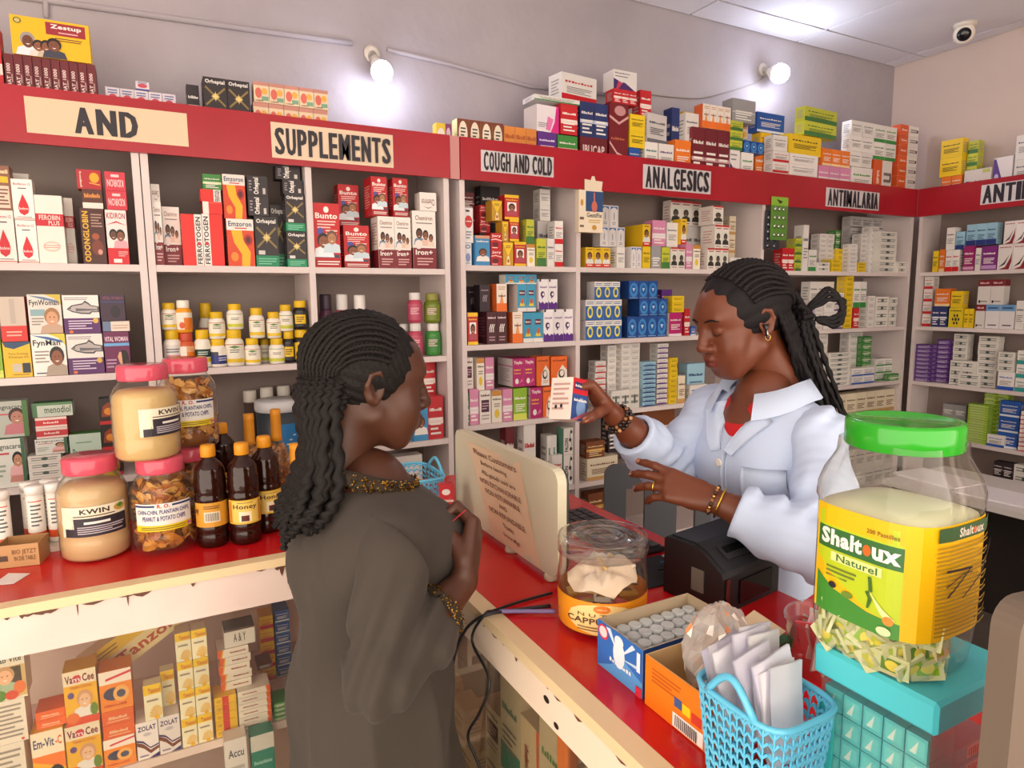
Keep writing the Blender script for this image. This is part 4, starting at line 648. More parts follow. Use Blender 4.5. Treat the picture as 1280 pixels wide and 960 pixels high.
# ---- ANTIMALARIA bay
at('below ANTIMALARIA', 'antimalarial_box', 'box'); Z = RZ[0]
G('wred' if 0 else 'red', 977, 992, 310, Z, 2, 1, 'red and white box'); t = G('ylg', 993, 1001, 298, Z, 1, 4, 'green and yellow box'); G('wgreen', 1010, 1020, 312, Z, 1, 1, 'white box with green foot'); G('wplain', 1002, 1009, 281, Z, 1, 1, 'tall white box'); G('wplain', 1023, 1041, 292, Z, 2, 8, 'thin white box', Y=Y0+.07, jit=.002); G('green', 1042, 1048, 288, Z, 1, 6, 'thin green box', Y=Y0+.09, jit=.002)
t = G('yell', 1039, 1051, 324, Z, 1, 3, 'flat yellow box'); G('yell', 1044, 1060, 311, Z, 1, 4, 'yellow box set back', Y=Y0+.05); G('wplain', 1061, 1071, 305, Z, 1, 7, 'short white box', jit=.002); G('yell', 1072, 1082, 328, Z, 1, 3, 'low yellow box'); G('wplain', 1074, 1082, 292, Z, 1, 8, 'white box behind yellow boxes', Y=Y0+.08); G('wplain', 1083, 1096, 283, Z, 1, 8, 'pale box in the broad stack', Y=Y0+.06, jit=.002); G('wgreen' if 0 else 'smallwhite', 1097, 1119, 289, Z, 1, 7, 'broad white box', Y=Y0+.02, jit=.002); G('smallwhite', 1121, 1137, 327, Z, 1, 2, 'loose white box by the corner')
G('gry2', 1060, 1105, 270, Z, 3, 5, 'shaded carton at the back', Y=Y0+.17); G('smallwhite', 1021, 1037, 328, Z, 1, 2, 'little white box in front', Y=YF+.004, d=.008)
at('second shelf under ANTIMALARIA', 'antimalarial_box', 'box'); Z = RZ[1]
G('purple', 993, 1015, 382, Z, 3, 4, 'thin purple box', Y=Y0+.02); G('wplain', 1016, 1028, 380, Z, 1, 6, 'flat white box', jit=.002); G('wblue' if 0 else 'wplain', 1029, 1041, 369, Z, 1, 2, 'upright white box'); G('wplain', 1010, 1040, 352, Z, 3, 2, 'tall white box at the back', Y=Y0+.08); G('wpurp', 1042, 1053, 366, Z, 1, 6, 'white and lilac box', jit=.002); G('yell', 1054.5, 1064, 345, Z, 1, 10, 'yellow column box', jit=.001); t = G('red', 1066, 1073, 385, Z, 1, 1, 'small red box'); G('wgreen', 1066, 1082, 352, t+.001, 2, 1, 'green and white box upper'); G('green', 1074, 1082, 384, Z, 1, 1, 'small green box'); G('wplain', 1083.5, 1092, 370, Z, 1, 5, 'narrow white box'); t = G('smallwhite', 1093, 1109, 371, Z, 1, 4, 'broad cream box'); G('smallwhite', 1111, 1120, 372, Z, 1, 4, 'short white box', jit=.004)
at('third shelf under ANTIMALARIA', 'antimalarial_box', 'box'); Z = RZ[2]
G('red', 1008, 1020, 418, Z, 1, 9, 'red column box', jit=.002); G('wplain', 1021, 1032, 418, Z, 1, 9, 'white column box', Y=Y0+.05, jit=.002); G('smallwhite', 1033.5, 1062, 442, Z, 1, 7, 'broad white box', jit=.003); G('wplain', 1058, 1075, 416, Z, 1, 7, 'white box at the back', Y=Y0+.1); G('green', 1076, 1087, 421, Z, 1, 7, 'green column box', Y=Y0+.06, jit=.002); G('wblue', 1064, 1092, 461, Z, 2, 2, 'blue and white flat box'); G('wgreen', 1094, 1117, 449, Z, 2, 3, 'white and green box', Y=Y0+.05); G('green', 1110, 1131, 468, Z, 1, 1, 'dark green flat box', d=.03)
at('fourth shelf under ANTIMALARIA', 'antimalarial_box', 'box'); Z = RZ[3]
G('cream', 1042, 1130, 494, Z, 6, 2, 'white and brown box', Y=Y0+.02); G('wplain', 1042, 1128, 566, RZ[4], 6, 2, 'shaded white box', where='fifth shelf under ANTIMALARIA')
# ---- top of the shelving above COUGH AND COLD ... ANTIMALARIA
Yt = YF+.03; T = ZT
at('above COUGH AND COLD', 'stock_carton', 'carton')
G('yelpur', 546, 565, 153, T, 1, 1, 'small yellow and purple carton', Y=Yt, d=.04); G('ovalb', 572, 630, 147.5, T, 4, 1, 'brown carton with pale oval', Y=Yt, d=.05); t = G('codo', 630.5, 671, 157, T, 3, 1, 'orange brown carton', Y=Yt); t1 = G('purple', 672, 696, 164, T, 1, 1, 'purple pack', Y=Yt, d=.1); t2 = G('green', 697, 722, 168, T, 1, 1, 'green and yellow pack', Y=Yt, d=.1)
t1 = max(t1, t2); t3 = G('whitepink', 661, 700, 128, t1+.001, 1, 1, 'white and pink carton', Y=Yt, d=.1, tilt=.06); t4 = G('red', 701, 722, 129, t1+.001, 1, 1, 'red wrapped pack', Y=Yt, d=.1); t3 = max(t3, t4); t3 = G('wgreen', 668, 725, 117, t3+.003, 1, 1, 'long flat green and white carton', Y=Yt+.01, d=.1); G('wred', 702, 750, 89, t3+.001, 1, 1, 'large red and white carton topping the pile', Y=Yt+.02, d=.09, tilt=.12)
t = G('ibucap', 725, 759, 170, T, 1, 1, 'dark red carton with white lettering', Y=Yt); G('navy', 725, 760, 126, t, 2, 1, 'blue striped pack', Y=Yt+.01); t = G('ibutall', 761, 785, 127, T, 1, 1, 'tall dark red wrapped pack', Y=Yt, d=.05)
t = G('red', 767, 796, 110, t+.001, 3, 1, 'pinkish pack in a high row', Y=Yt+.01); G('fan', 767, 796, 86, t, 1, 1, 'white carton with purple fan', Y=Yt+.02, d=.08)
at('above ANALGESICS', 'stock_carton', 'carton')
t = G('blue', 786, 800, 184, T, 1, 1, 'small blue carton', Y=Yt); t = G('yell', 787, 806, 142, t, 1, 2, 'yellow striped carton', Y=Yt); G('red', 800, 814, 112, t, 1, 1, 'pale red pack', Y=Yt+.03)
t = G('wteal', 801, 822, 176, T, 1, 1, 'white carton with teal print', Y=Yt); t = G('gry2', 809, 837, 140, t+.001, 1, 1, 'shiny white carton', Y=Yt, tilt=.15, d=.07); G('navy', 838, 848, 134, T, 1, 1, 'dark blue and white carton', Y=Yt+.06)
t = G('wpurp', 823, 842, 179, T, 1, 1, 'white carton', Y=Yt, d=.05); t = G('orange', 843, 863, 174, T, 1, 1, 'orange carton', Y=Yt, d=.05); G('wplain', 855, 873, 140, t+.001, 1, 1, 'white carton on the orange one', Y=Yt+.02); G('yred', 852, 876, 139, T, 1, 1, 'yellow and red carton', Y=Yt+.1)
t = G('maroon', 864, 911, 158, T, 3, 1, 'maroon carton', Y=Yt, d=.06); G('lacto', 878, 913, 129, t+.001, 4, 1, 'orange and teal carton in a row', Y=Yt, d=.06)
t = G('fan', 912, 924, 187, T, 1, 1, 'small fan patterned carton', Y=Yt); t = G('ylg', 912, 928, 150, t, 1, 3, 'green carton', Y=Yt); G('grey', 915, 944, 122, t, 1, 1, 'large grey carton', Y=Yt+.01, d=.07)
t = G('wgreen', 926, 941, 190, T, 1, 1, 'white and green carton', Y=Yt); t = G('pana', 929, 955, 175, t, 3, 1, 'blue wrapped pack', Y=Yt); t = G('bee', 930, 949, 150, t, 2, 1, 'white carton with coloured oval', Y=Yt); 
t = G('orange', 943, 963, 187, T, 2, 1, 'brown orange carton', Y=Yt+.07); t = G('yred', 950, 964, 165, t, 1, 1, 'orange yellow carton', Y=Yt+.07); G('blue', 946, 980, 139, t, 1, 1, 'large blue carton with grey disc', Y=Yt+.07, d=.06)
at('above ANTIMALARIA', 'stock_carton', 'carton')
t = G('wred', 965, 985, 188, T, 1, 3, 'white carton with red print', Y=Yt); G('wplain', 966, 984, 168, t, 1, 1, 'pale carton', Y=Yt)
t = G('wplain', 986, 1021, 191, T, 1, 3, 'grey white carton', Y=Yt); t = G('yell', 986, 1028, 166, t, 1, 1, 'long yellow and green carton', Y=Yt, d=.1, tilt=.04); G('ylg', 1005, 1048, 132, t+.003, 1, 2, 'white carton with green band', Y=Yt, tilt=.05)
t = G('pinky', 1022, 1062, 206, T, 3, 1, 'pink pack', Y=Yt); t = G('orange', 1022, 1062, 184, t, 3, 1, 'orange and pink pack', Y=Yt)
t = G('wgreen', 1063, 1089, 208, T, 1, 1, 'white carton with green swoosh', Y=Yt); t = G('wplain', 1054, 1090, 148, t+.002, 2, 3, 'white carton leaning in the pile', Y=Yt, jit=.003); t = G('orwhite', 1090.5, 1113, 199, T, 1, 1, 'orange and white upright carton', Y=Yt); t = G('wgreen', 1091, 1119, 155, t, 2, 2, 'white carton with small print', Y=Yt); G('orwhite', 1120, 1143, 155, T, 1, 7, 'orange and white carton', Y=Yt)
# ---- side shelving
XS = XR+.012; at('below the ANTIB sign', 'antibiotic_box', 'box'); Z = RZ[0]
t = G('yell', 1165, 1172, 314, Z, 1, 1, 'yellow box', X=XS); G('orange', 1173, 1180, 312, Z, 1, 1, 'orange box', X=XS); G('yell', 1173, 1180, 287, Z+.1, 1, 1, 'upper', X=XS) if 0 else None
zz = G('wred', 1181, 1198, 313, Z, 2, 1, 'white box', X=XS); G('wplain', 1181.5, 1193, 285, zz, 1, 1, 'upper white box', X=XS); G('sky', 1194, 1205, 290, zz, 1, 1, 'blue and white box', X=XS); zz = G('fuch', 1199, 1217, 308, Z, 1, 1, 'plum box', X=XS); G('wplain', 1218, 1225, 310, Z, 1, 1, 'slim white box', X=XS); zz = G('violet', 1226, 1245, 308, Z, 1, 1, 'violet box', X=XS); G('sky', 1207, 1245, 282, zz, 3, 1, 'pale blue and navy box', X=XS)
t = G('redcurve', 1246, 1284, 306, Z, 2, 1, 'white box with red curve', X=XS); G('redcurve', 1254, 1284, 277, t, 2, 1, 'upper white box with red curve', X=XS)
at('second shelf under ANTIB', 'antibiotic_box', 'box'); Z = RZ[1]
G('wred', 1152, 1163, 345, Z, 1, 4, 'white box with red stripe', X=XS+.03); t = G('navy', 1164, 1183, 383, Z, 2, 1, 'navy and white box', X=XS); G('orange', 1168, 1187, 361, t, 1, 1, 'orange box', X=XS); t = G('flower', 1185, 1203, 385, Z, 1, 1, 'yellow box with black flower', X=XS); G('yell', 1188, 1203, 364, t, 1, 1, 'upper yellow box', X=XS); G('yell', 1204, 1216, 386, Z, 2, 1, 'slim yellow box', X=XS)
t = G('redtop', 1218, 1230, 381, Z, 1, 1, 'white box with dark red top', X=XS); G('bluetop', 1230.5, 1267, 381, Z, 2, 1, 'white box with blue top', X=XS); G('redtop', 1221, 1254, 350, t, 2, 1, 'upper white box with dark red top', X=XS); G('wplain', 1268, 1290, 376, Z, 2, 1, 'white box', X=XS)
at('third shelf under ANTIB', 'antibiotic_box', 'box'); Z = RZ[2]
G('purple', 1142, 1162, 430, Z, 1, 9, 'flat purple box', X=XS, jit=.001); G('purple', 1163, 1185, 424, Z, 1, 9, 'flat purple box of the rear stack', X=XS+.05); G('smallwhite', 1188, 1206, 417, Z, 1, 8, 'flat white box', X=XS+.06, jit=.002); G('smallwhite', 1219, 1244, 420, Z, 1, 8, 'broad white box', X=XS+.04, jit=.002); G('smallwhite', 1197, 1225, 466, Z, 1, 2, 'white slab box', X=XR+.002, d=.009); t = G('wblue', 1246, 1267, 464, Z, 1, 1, 'blue and white box', X=XS); G('smallwhite', 1246, 1267, 440, t, 1, 3, 'white box on the blue one', X=XS); G('wteal', 1268, 1290, 438, Z, 1, 3, 'white and teal box', X=XS); G('smallwhite', 1186, 1217, 450, Z, 2, 3, 'low white box', X=XS+.01, d=.045)
at('fourth shelf under ANTIB', 'antibiotic_box', 'box'); Z = RZ[3]
t = G('lime', 1207, 1232, 504, Z, 1, 16, 'thin lime green box', X=XS, d=.05); G('lime', 1226, 1256, 488, Z, 2, 12, 'shaded lime green box', X=XS+.07); G('blue', 1246, 1271, 500, Z, 1, 3, 'blue box', X=XS+.02, d=.04); G('wblue', 1233, 1255, 542, Z, 1, 1, 'low blue and white box', X=XS, d=.015); G('wred', 1272, 1296, 514, Z, 1, 9, 'pinkish white box', X=XS, jit=.002); G('grey', 1176, 1205, 504, Z, 2, 3, 'grey box', X=XS+.05)
G('dark', 1238, 1262, 576, RZ[4], 2, 3, 'black and white box on fifth shelf', X=XS, where='under ANTIB'); G('smallwhite', 1263, 1290, 580, RZ[4], 1, 5, 'white box on fifth shelf', X=XS, where='under ANTIB')
at('above ANTIB', 'stock_carton', 'carton'); Xt = XR+.03
t = G('orange', 1176, 1201, 222, T, 2, 1, 'orange patterned carton', X=Xt); G('yell', 1174, 1201, 177, t, 1, 2, 'yellow wrapped carton', X=Xt); G('ylg', 1202, 1219, 178, T, 1, 4, 'yellow and green small carton', X=Xt+.04); G('shalz', 1204, 1238, 214, T, 1, 1, 'white carton with blue lettering', X=Xt, d=.03); G('pvw', 1240, 1264, 198, T, 1, 1, 'purple and white carton', X=Xt); G('wplain', 1266, 1296, 170, T, 1, 2, 'large white carton', X=Xt)
# ---- display behind the glass of the left-hand counter
YD = YC+.075; Z = .55; at('behind counter glass', 'medicine_box', 'box')
t = G('babyt', -10, 38, 938, Z, 1, 1, 'white printed carton at foot of baby stack', Y=YD); t = G('babyt', -8, 37, 881, t, 1, 1, 'white printed carton under baby carton', Y=YD); G('babyv', -8, 36, 821, t, 1, 1, 'cream vitamin carton with laughing baby', Y=YD)
t = G('emvit', 45, 86, 919, Z, 1, 1, 'orange vitamin C carton with dark haired child', Y=YD); G('coldslie', 46, 84, 892, t, 1, 2, 'orange flat carton on vitamin C carton', Y=YD+.01)
t = G('vami', 87, 131, 911, Z, 1, 1, 'lower yellow vitamin carton with baby', Y=YD); G('vami', 84, 126, 842, t, 1, 1, 'upper yellow vitamin carton with baby', Y=YD)
t = G('colds', 132, 172, 927, Z, 1, 1, 'lower orange and white cold remedy carton', Y=YD); t = G('coldslie', 130, 170, 892, t, 1, 2, 'flat orange cold remedy carton', Y=YD); G('colds', 127, 168, 842, t, 1, 1, 'upper orange and white cold remedy carton', Y=YD)
t = G('zolat', 173, 228, 906, Z, 2, 1, 'white carton with brown and navy waves', Y=YD); G('tanzol', 182, 205, 858, t, 1, 1, 'small yellow sunburst carton', Y=YD, d=.03); G('tanzol', 203, 221, 840, t, 1, 1, 'small yellow sunburst carton set back', Y=YD+.045, d=.03)
G('tanzol', 229, 268, 793, Z, 2, 4, 'yellow sunburst carton', Y=YD, d=.045)
t = G('yelredlie', 271, 299, 874, Z, 1, 5, 'yellow and red flat carton', Y=YD); t2 = G('worlie2', 300, 341, 866, Z, 1, 6, 'white and orange flat carton', Y=YD); t3 = G('worlie', 277, 316, 814, max(t, t2), 1, 5, 'white flat carton with orange corner', Y=YD+.02, jit=.004); G('ampy', 281, 320, 789, t3, 1, 1, 'white carton with dark top', Y=YD+.025)
t = G('maroon', 322, 341, 838, t2, 1, 1, 'maroon carton', Y=YD+.1); G('redwhite', 343, 366, 868, Z, 1, 1, 'white and red carton', Y=YD+.06); G('yred', 329, 346, 772, Z, 1, 5, 'yellow and blue carton', Y=YD+.2); G('blue', 348, 366, 765, Z, 1, 6, 'blue carton', Y=YD+.2); G('green', 344, 362, 880, Z, 1, 4, 'dark green carton', Y=YD)
o = MB(); o.box((0, 0, 0), (.24, .06, .075), DK['tanzlie'][0]); o.art(DK['tanzlie'][1], (0, 0, 0), (1, 0, 0), (0, 0, 1), .24, .075); pz = onY(120, 862, YD+.1); oo = o.build('medicine_box', None, pz); oo.rotation_euler = (0, -.55, 0); tagit(oo, 'large yellow carton tilted behind the cartons inside counter', 'box')
Z = .30; at('under the counter glass shelf', 'medicine_box', 'box'); G('accu', 287, 315, 928, .36, 1, 1, 'white test strip carton', Y=YC+.022, d=.045); G('tealp', 319, 348, 922, .36, 1, 1, 'teal and white carton', Y=YC+.022, d=.045)
# ---- display behind the glass of the other counter (faces the customer)
at('behind the glass beside the customer', 'medicine_box', 'box'); XD = XC0+.032
def wallbox(des, y0, y1, z0, z1, desc, X=XD, d=.05):
    me = carton_mesh(des, y0-y1-.002, z1-z0-.001, d); o = bpy.data.objects.new('medicine_box', me); COL.objects.link(o); o.location = (X, y0, z0); o.rotation_euler = (0, 0, -math.pi/2); tagit(o, desc+' '+WHERE[0], 'box')
for i, (des, y0, y1, z1, desc) in enumerate([('wsquare', 1.15, 1.08, .78, 'white carton with dark square'), ('wteal', 1.08, 1.0, .88, 'white carton with teal foot'), ('worlie2', 1.0, .93, .84, 'cream and orange carton'), ('wgreen', .93, .84, .88, 'white carton with green band'), ('gry2', .79, .7, .8, 'grey white carton past the wooden post'), ('dark', .7, .6, .8, 'dark carton past the wooden post')]):
    wallbox('babyt', y0, y1, .501, .68, desc.replace('carton', 'carton base')); wallbox(des, y0, y1, .681, z1, desc)
for i, (y, z) in enumerate([(1.26, .501), (1.36, .501), (1.46, .501), (1.3, .58), (1.42, .58)]): wallbox('cream', y+.08, y, z, z+.078, ['lower beige carton nearest the post', 'middle lower beige carton', 'lower beige carton in the corner', 'upper beige carton nearest the post', 'upper beige carton in the corner'][i], XD+.02)
# ================================================================ BOTTLES, JARS AND TUBS
def wrapr(r, z0, z1, t0, t1, rf=None):
    def w(x, y, L):
        t = t0+(t1-t0)*x; z = z0+(z1-z0)*y; q = r*(rf(t) if rf else 1)+L; return (q*math.cos(t), q*math.sin(t), z)
    return w
def cam_angle(x, y): return math.atan2(-y, -x)
_BM = {}
def bottle_meshes(r, h, body, cap, lab, art, capr, mouth):
    k = (round(r, 4), round(h, 4), body, cap, lab, str(art), capr)
    if k not in _BM:
        b = MB().lathe([(r*.86, 0), (r, h*.03), (r, h*.64), (r*.93, h*.70), (r*capr*.98, h*mouth), (r*capr*.9, h*(mouth+.02))], body, 22).mesh('body')
        c = MB().lathe([(r*capr, h*mouth), (r*capr*1.04, h*(mouth+.02)), (r*capr*1.04, h*.97), (r*capr*.95, h), (.0005, h)], cap, 26, fl=lambda z, t: 1+.02*math.sin(t*26)).mesh('cap')
        l = MB(); n = 28; z0, z1 = h*.1, h*.62
        l.lathe([(r+.0004, z0), (r+.0004, z1)], lab, 28, caps=False)
        l.art(art, None or (0, 0, 0), (1, 0, 0), (0, 1, 0), 1, 1, off=.0006, wrap=wrapr(r, z0, z1, -math.pi/2-1.25, -math.pi/2+1.25)); l = l.mesh('label')
        _BM[k] = (b, c, l)
    return _BM[k]
def mobj(name, me, parent): o = bpy.data.objects.new(name, me); COL.objects.link(o); o.parent = parent; return o
def bottle(u, v0, v1, z, wpx, body, cap, lab, art, label, Y=YF+.05, capr=.74, mouth=.76, name='supplement_bottle', cat='bottle', group=None, h=None):
    """a bottle centred on image column u, base at height z, top at row v1, wpx wide in the photo"""
    x = XU(u, Y, z); dz = x*FWD[0]+Y*FWD[1]+(z-EYE)*FWD[2]; r = wpx/2*dz/FPX; h = h or ZV(v1, x, Y)-z; lo, hi = min(BAYS, key=lambda b: max(b[0]-x, x-b[1], 0)); x = min(max(x, lo+r+.003), hi-r-.003)
    t = thing(name, label, cat, (x, Y, z+.0006), cam_angle(x, Y)+math.pi/2, group)
    for n, m in zip(('body', 'cap', 'label'), bottle_meshes(r, h, body, cap, lab, art, capr, mouth)): mobj(n, m, t)
    return z+h
def lab_art(band, y0, y1, ink='#6a6a5a', extra=()): return [('r', 0, y0, 1, y1, band)]+list(extra)+[('l', .3, .5, .7, .72, 2, ink)]
WHT, YC_, LBW = '#eee8dc:gloss', '#e2b808', '#efe9d8'
A1 = lab_art('#e6c21c', 0, .2, extra=[('p', [(.25, .82), (.5, .74), (.75, .82), (.5, .9)], '#5a8a3a'), ('r', 0, .93, 1, .97, '#b8563a')])
A2 = lab_art('#c8c83a', 0, .24, extra=[('r', 0, .93, 1, .97, '#5a8a3a')]); A3 = [('r', 0, .35, 1, .75, '#1f3a34'), ('r', 0, .08, 1, .3, '#d8b81c'), ('l', .25, .45, .75, .66, 2, '#cfe0d8')]
A4 = [('r', 0, 0, 1, .6, '#23307a'), ('r', 0, .6, .5, .85, '#3a3a4a'), ('l', .5, .2, .9, .5, 2, '#c8c8e0')]; A5 = [('r', .2, .25, .85, .5, '#c87a9a'), ('l', .2, .6, .8, .85, 2, '#6a6a74'), ('r', 0, 0, 1, .06, '#4a4a54')]
A6 = [('r', .2, .2, .8, .8, '#e8c01c'), ('l', .3, .3, .7, .7, 3, '#4a3a14')]; A7 = [('r', 0, 0, .5, 1, '#f0e4d4'), ('r', .5, 0, 1, .7, '#e07a1c'), ('e', .4, .25, .14, .2, '#d8581c')]
Z = LZ[1]; Yb = YF+.045; tall = {}
for i, (u, w_, v1, body, cap, lab, art, desc) in enumerate([
    (199, 21, 413, WHT, YC_, '#dcd6d0', A5, 'white bottle with yellow cap and pink band by the post'), (235, 19, 416, '#c8582a:gloss', '#c2482c', '#e4a878', A7, 'orange translucent gummy jar'), (255, 19, 412.5, WHT, YC_, LBW, A3, 'yellow capped bottle with dark green label'),
    (274, 20, 423.7, WHT, YC_, LBW, A4, 'yellow capped bottle with navy label'), (294.5, 22, 412, WHT, YC_, LBW, A1, 'large yellow capped vitamin C bottle'), (316.5, 19, 423, WHT, YC_, LBW, A1, 'small yellow capped bottle next to vitamin C bottle'),
    (347, 19, 423, WHT, YC_, LBW, A2, 'small yellow capped bottle with lime band, lower row'), (362, 15, 414, '#1d1a22:gloss', YC_, '#1d1a22', A6, 'dark bottle with yellow cap and square label'), (378, 19, 412, '#241a14:gloss', YC_, '#e0b814', A6, 'dark bottle with broad yellow label')]):
    tall[i] = bottle(u, 0, v1, Z, w_, body, cap, lab, art, desc+', lower row below SUPPLEMENTS', Y=Yb)
bottle(332, 0, 424, Z, 14, WHT, YC_, LBW, A2, 'yellow capped bottle half hidden behind the lower row', Y=Yb+.07)
for u, w_, v1, base, body, cap, lab, art, desc, dy in [(197, 18, 379, 0, WHT, YC_, LBW, A1, 'yellow capped bottle standing on the pink banded bottle', 0), (231, 19, 375.5, 1, '#e8a02c:gloss', WHT, LBW, A7, 'orange bottle with white cap on the gummy jar', 0), (272, 19, 390, 3, WHT, YC_, LBW, A1, 'yellow capped bottle on the navy labelled bottle', 0), (294.5, 19, 380, 4, WHT, YC_, LBW, A2, 'yellow capped bottle on the vitamin C bottle', 0), (322, 18, 385, 5, WHT, YC_, LBW, A1, 'yellow capped bottle in upper row right of centre', 0), (343, 17, 390, 6, WHT, YC_, LBW, A1, 'yellow capped bottle in upper row beside lime banded bottle', 0), (358, 17, 381, 7, WHT, YC_, LBW, A2, 'yellow capped bottle on the dark square labelled bottle', 0), (376, 18, 376, 8, '#1d1a22:gloss', YC_, '#2a2a24', A6, 'dark bottle with yellow cap topping the row end', .0)]:
    bottle(u, 0, v1, tall[base]+.0006, w_, body, cap, lab, art, desc, Y=Yb)
bottle(261, 0, 379, Z, 17, WHT, YC_, LBW, A1, 'tall yellow capped bottle set back behind the row', Y=Yb+.1)
PK, GR = '#b8465e:gloss', '#3f8a3a:gloss'; AP = [('l', .25, .35, .75, .8, 4, '#f0c8d0')]
t = bottle(520, 0, 404, Z, 18, PK, '#e6e2de', '#c0506a', AP, 'lower pink gummy jar with white cap', Y=YF+.06); bottle(519, 0, 366, t+.001, 18, PK, '#e6e2de', '#c0506a', AP, 'upper pink gummy jar with white cap', Y=YF+.06)
t = bottle(545, 0, 404, Z, 19, GR, '#e6e2de', '#3c8a3c', AP, 'lower green gummy jar with white cap', Y=YF+.06); bottle(542.5, 0, 367, t+.001, 20, '#6a7a24:gloss', '#8a8a3a', '#7a8a2c', AP, 'upper olive gummy jar with olive cap', Y=YF+.06)
bottle(506, 0, 405, Z, 14, PK, '#e6e2de', '#a03a52', AP, 'pink gummy jar half hidden behind the front pair', Y=YF+.14)
for u, v, c, d in ((410, 368, '#4a2a40', 'dark purple jar behind customer'), (430, 368, '#a83a54', 'pink jar with white cap behind customer'), (452, 369, '#b8465e', 'tilted white capped pink jar behind customer')): bottle(u, 0, v, Z, 18, c+':gloss', '#e6e2de' if c != '#4a2a40' else '#3a2a3a', c, AP, d+', on supplement shelf', Y=YF+.09)
# third shelf: bucket and white-lidded jars
def lidjar(u, v1, z, wpx, body, cap, label, Y, art=(), name='storage_jar', cat='jar'):
    x = XU(u, Y, z); dz = x*FWD[0]+Y*FWD[1]+(z-EYE)*FWD[2]; r = wpx/2*dz/FPX; h = ZV(v1, x, Y)-z; lo, hi = min(BAYS, key=lambda b: max(b[0]-x, x-b[1], 0)); x = min(max(x, lo+r*1.04+.003), hi-r*1.04-.003); t = thing(name, label, cat, (x, Y, z+.0006), cam_angle(x, Y)+math.pi/2)
    b = MB().lathe([(r*.88, 0), (r*.96, h*.05), (r*.98, h*.8)], body, 24)
    if art: b.art(art, (0, 0, 0), (1, 0, 0), (0, 1, 0), 1, 1, wrap=wrapr(r*.985, h*.1, h*.72, -math.pi/2-1.2, -math.pi/2+1.2))
    b.build('body', t); MB().lathe([(r, h*.8), (r*1.03, h*.82), (r*1.03, h*.97), (r*.97, h), (.001, h)], cap, 24).build('lid', t); return t
lidjar(353, 499, LZ[2], 58, '#3a4248', '#d9dadc', 'white lidded dark tub with blue dotted label on third shelf', YF+.088, [('r', .45, 0, 1, .8, '#2a7fc0')]+[('e', .6+.07*i % .3, .2+.13*(i % 4), .02, .025, '#cfe4f2') for i in range(9)], 'plastic_tub', 'tub')
for u, v, w_, c, d in ((316, 488, 15, '#5a4a44', 'near white lidded brown jar behind the peanut bottles'), (337, 484, 15, '#6a5a50', 'middle white lidded brown jar behind the tub'), (358, 482, 15, '#4a4048', 'white lidded dark jar behind the tub'), (376, 486, 11, '#23264a', 'small navy jar by the tub')): lidjar(u, v, LZ[2], w_, c+':gloss', '#d8d2c8' if c != '#23264a' else '#23264a', d, YF+.222)
for i, u in enumerate((126, 146)): lidjar(u, 569, ZK, 17, '#c8b01c', '#e2c20c', ['first yellow lidded pot below the dark stack', 'second yellow lidded pot below the dark stack'][i], 1.99)

# ---- big clear jars on the counter
CL = '#fdfcf8:clear'; PINK = '#d8566a:gloss'
def round_pos(u, v, z, r): p = onZ(u, v, z); d = np.array([p[0], p[1]]); d = d/np.linalg.norm(d); return p[0]+d[0]*r, p[1]+d[1]*r
def pet_jar(x, y, z, r, h, label, contents, art, ccol, seed, lid=PINK, turn=0):
    t = thing('snack_jar' if contents == 'chips' else 'powder_jar', label, 'jar', (x, y, z+.0008), cam_angle(x, y)+math.pi/2+turn); zb = h*.84
    prof = [(r*.9, 0), (r*.99, h*.04), (r, h*.2), (r*.975, h*.23), (r, h*.26), (r, h*.55), (r*.975, h*.58), (r, h*.61), (r*.98, h*.68), (r*.86, h*.76), (r*.72, h*.81), (r*.7, zb+.004)]
    MB().lathe(prof, CL, 32, caps=False).build('jar_shell', t)
    MB().lathe([(r*.74, zb), (r*.76, zb+.004), (r*.76, h-.006), (r*.72, h), (.001, h-.002)], lid, 48, fl=lambda q, a: 1+.014*math.sin(a*24)).build('screw_lid', t)
    rr = random.Random(seed)
    if contents == 'powder': MB().lathe([(r*.86, .003), (r*.955, h*.045), (r*.965, h*.2), (r*.945, h*.23), (r*.965, h*.26), (r*.965, h*.55), (r*.945, h*.58), (r*.965, h*.61), (r*.93, h*.68), (r*.75, h*.735), (.001, h*.75)], ccol, 32).build('powder_filling', t)
    else:
        mb = MB()
        for i in range(230):
            a = rr.uniform(0, 6.283); q = r*rr.uniform(.62, .86); zz = rr.uniform(.1, .74)*h; q *= 1 if zz < h*.62 else .8; cs = rr.uniform(.012, .02); n = Vector((math.cos(a)*rr.uniform(.3, 1), math.sin(a)*rr.uniform(.3, 1), rr.uniform(-.9, .9))).normalized(); e1 = n.orthogonal().normalized(); e2 = n.cross(e1); c = Vector((q*math.cos(a), q*math.sin(a), zz)); m = 9; asp = rr.uniform(.55, 1)
            V = [c+(e1*math.cos(6.283*k/m)*asp+e2*math.sin(6.283*k/m))*cs+n*(.0035*math.cos(12.566*k/m)) for k in range(m)]; V += [p_+n*.0016 for p_ in V]
            mb.add(V, [tuple(range(m-1, -1, -1)), tuple(range(m, 2*m))]+[(k, (k+1) % m, m+(k+1) % m, m+k) for k in range(m)], rr.choice(['#c8862e', '#d89a40', '#b87026', '#e0ac58', '#a85c1e']))
        mb.build('chip_filling', t)['kind'] = 'stuff'
        MB().lathe([(r*.6, .006), (r*.66, h*.1), (r*.64, h*.66), (.001, h*.7)], '#8a5420', 16).build('filling_core', t)
    MB().art(art, (0, 0, 0), (1, 0, 0), (0, 1, 0), 1, 1, off=.0008, wrap=wrapr(r*1.002, h*.27, h*.56, -math.pi/2-.95, -math.pi/2+.95)).build('label', t)
    return t, z+h
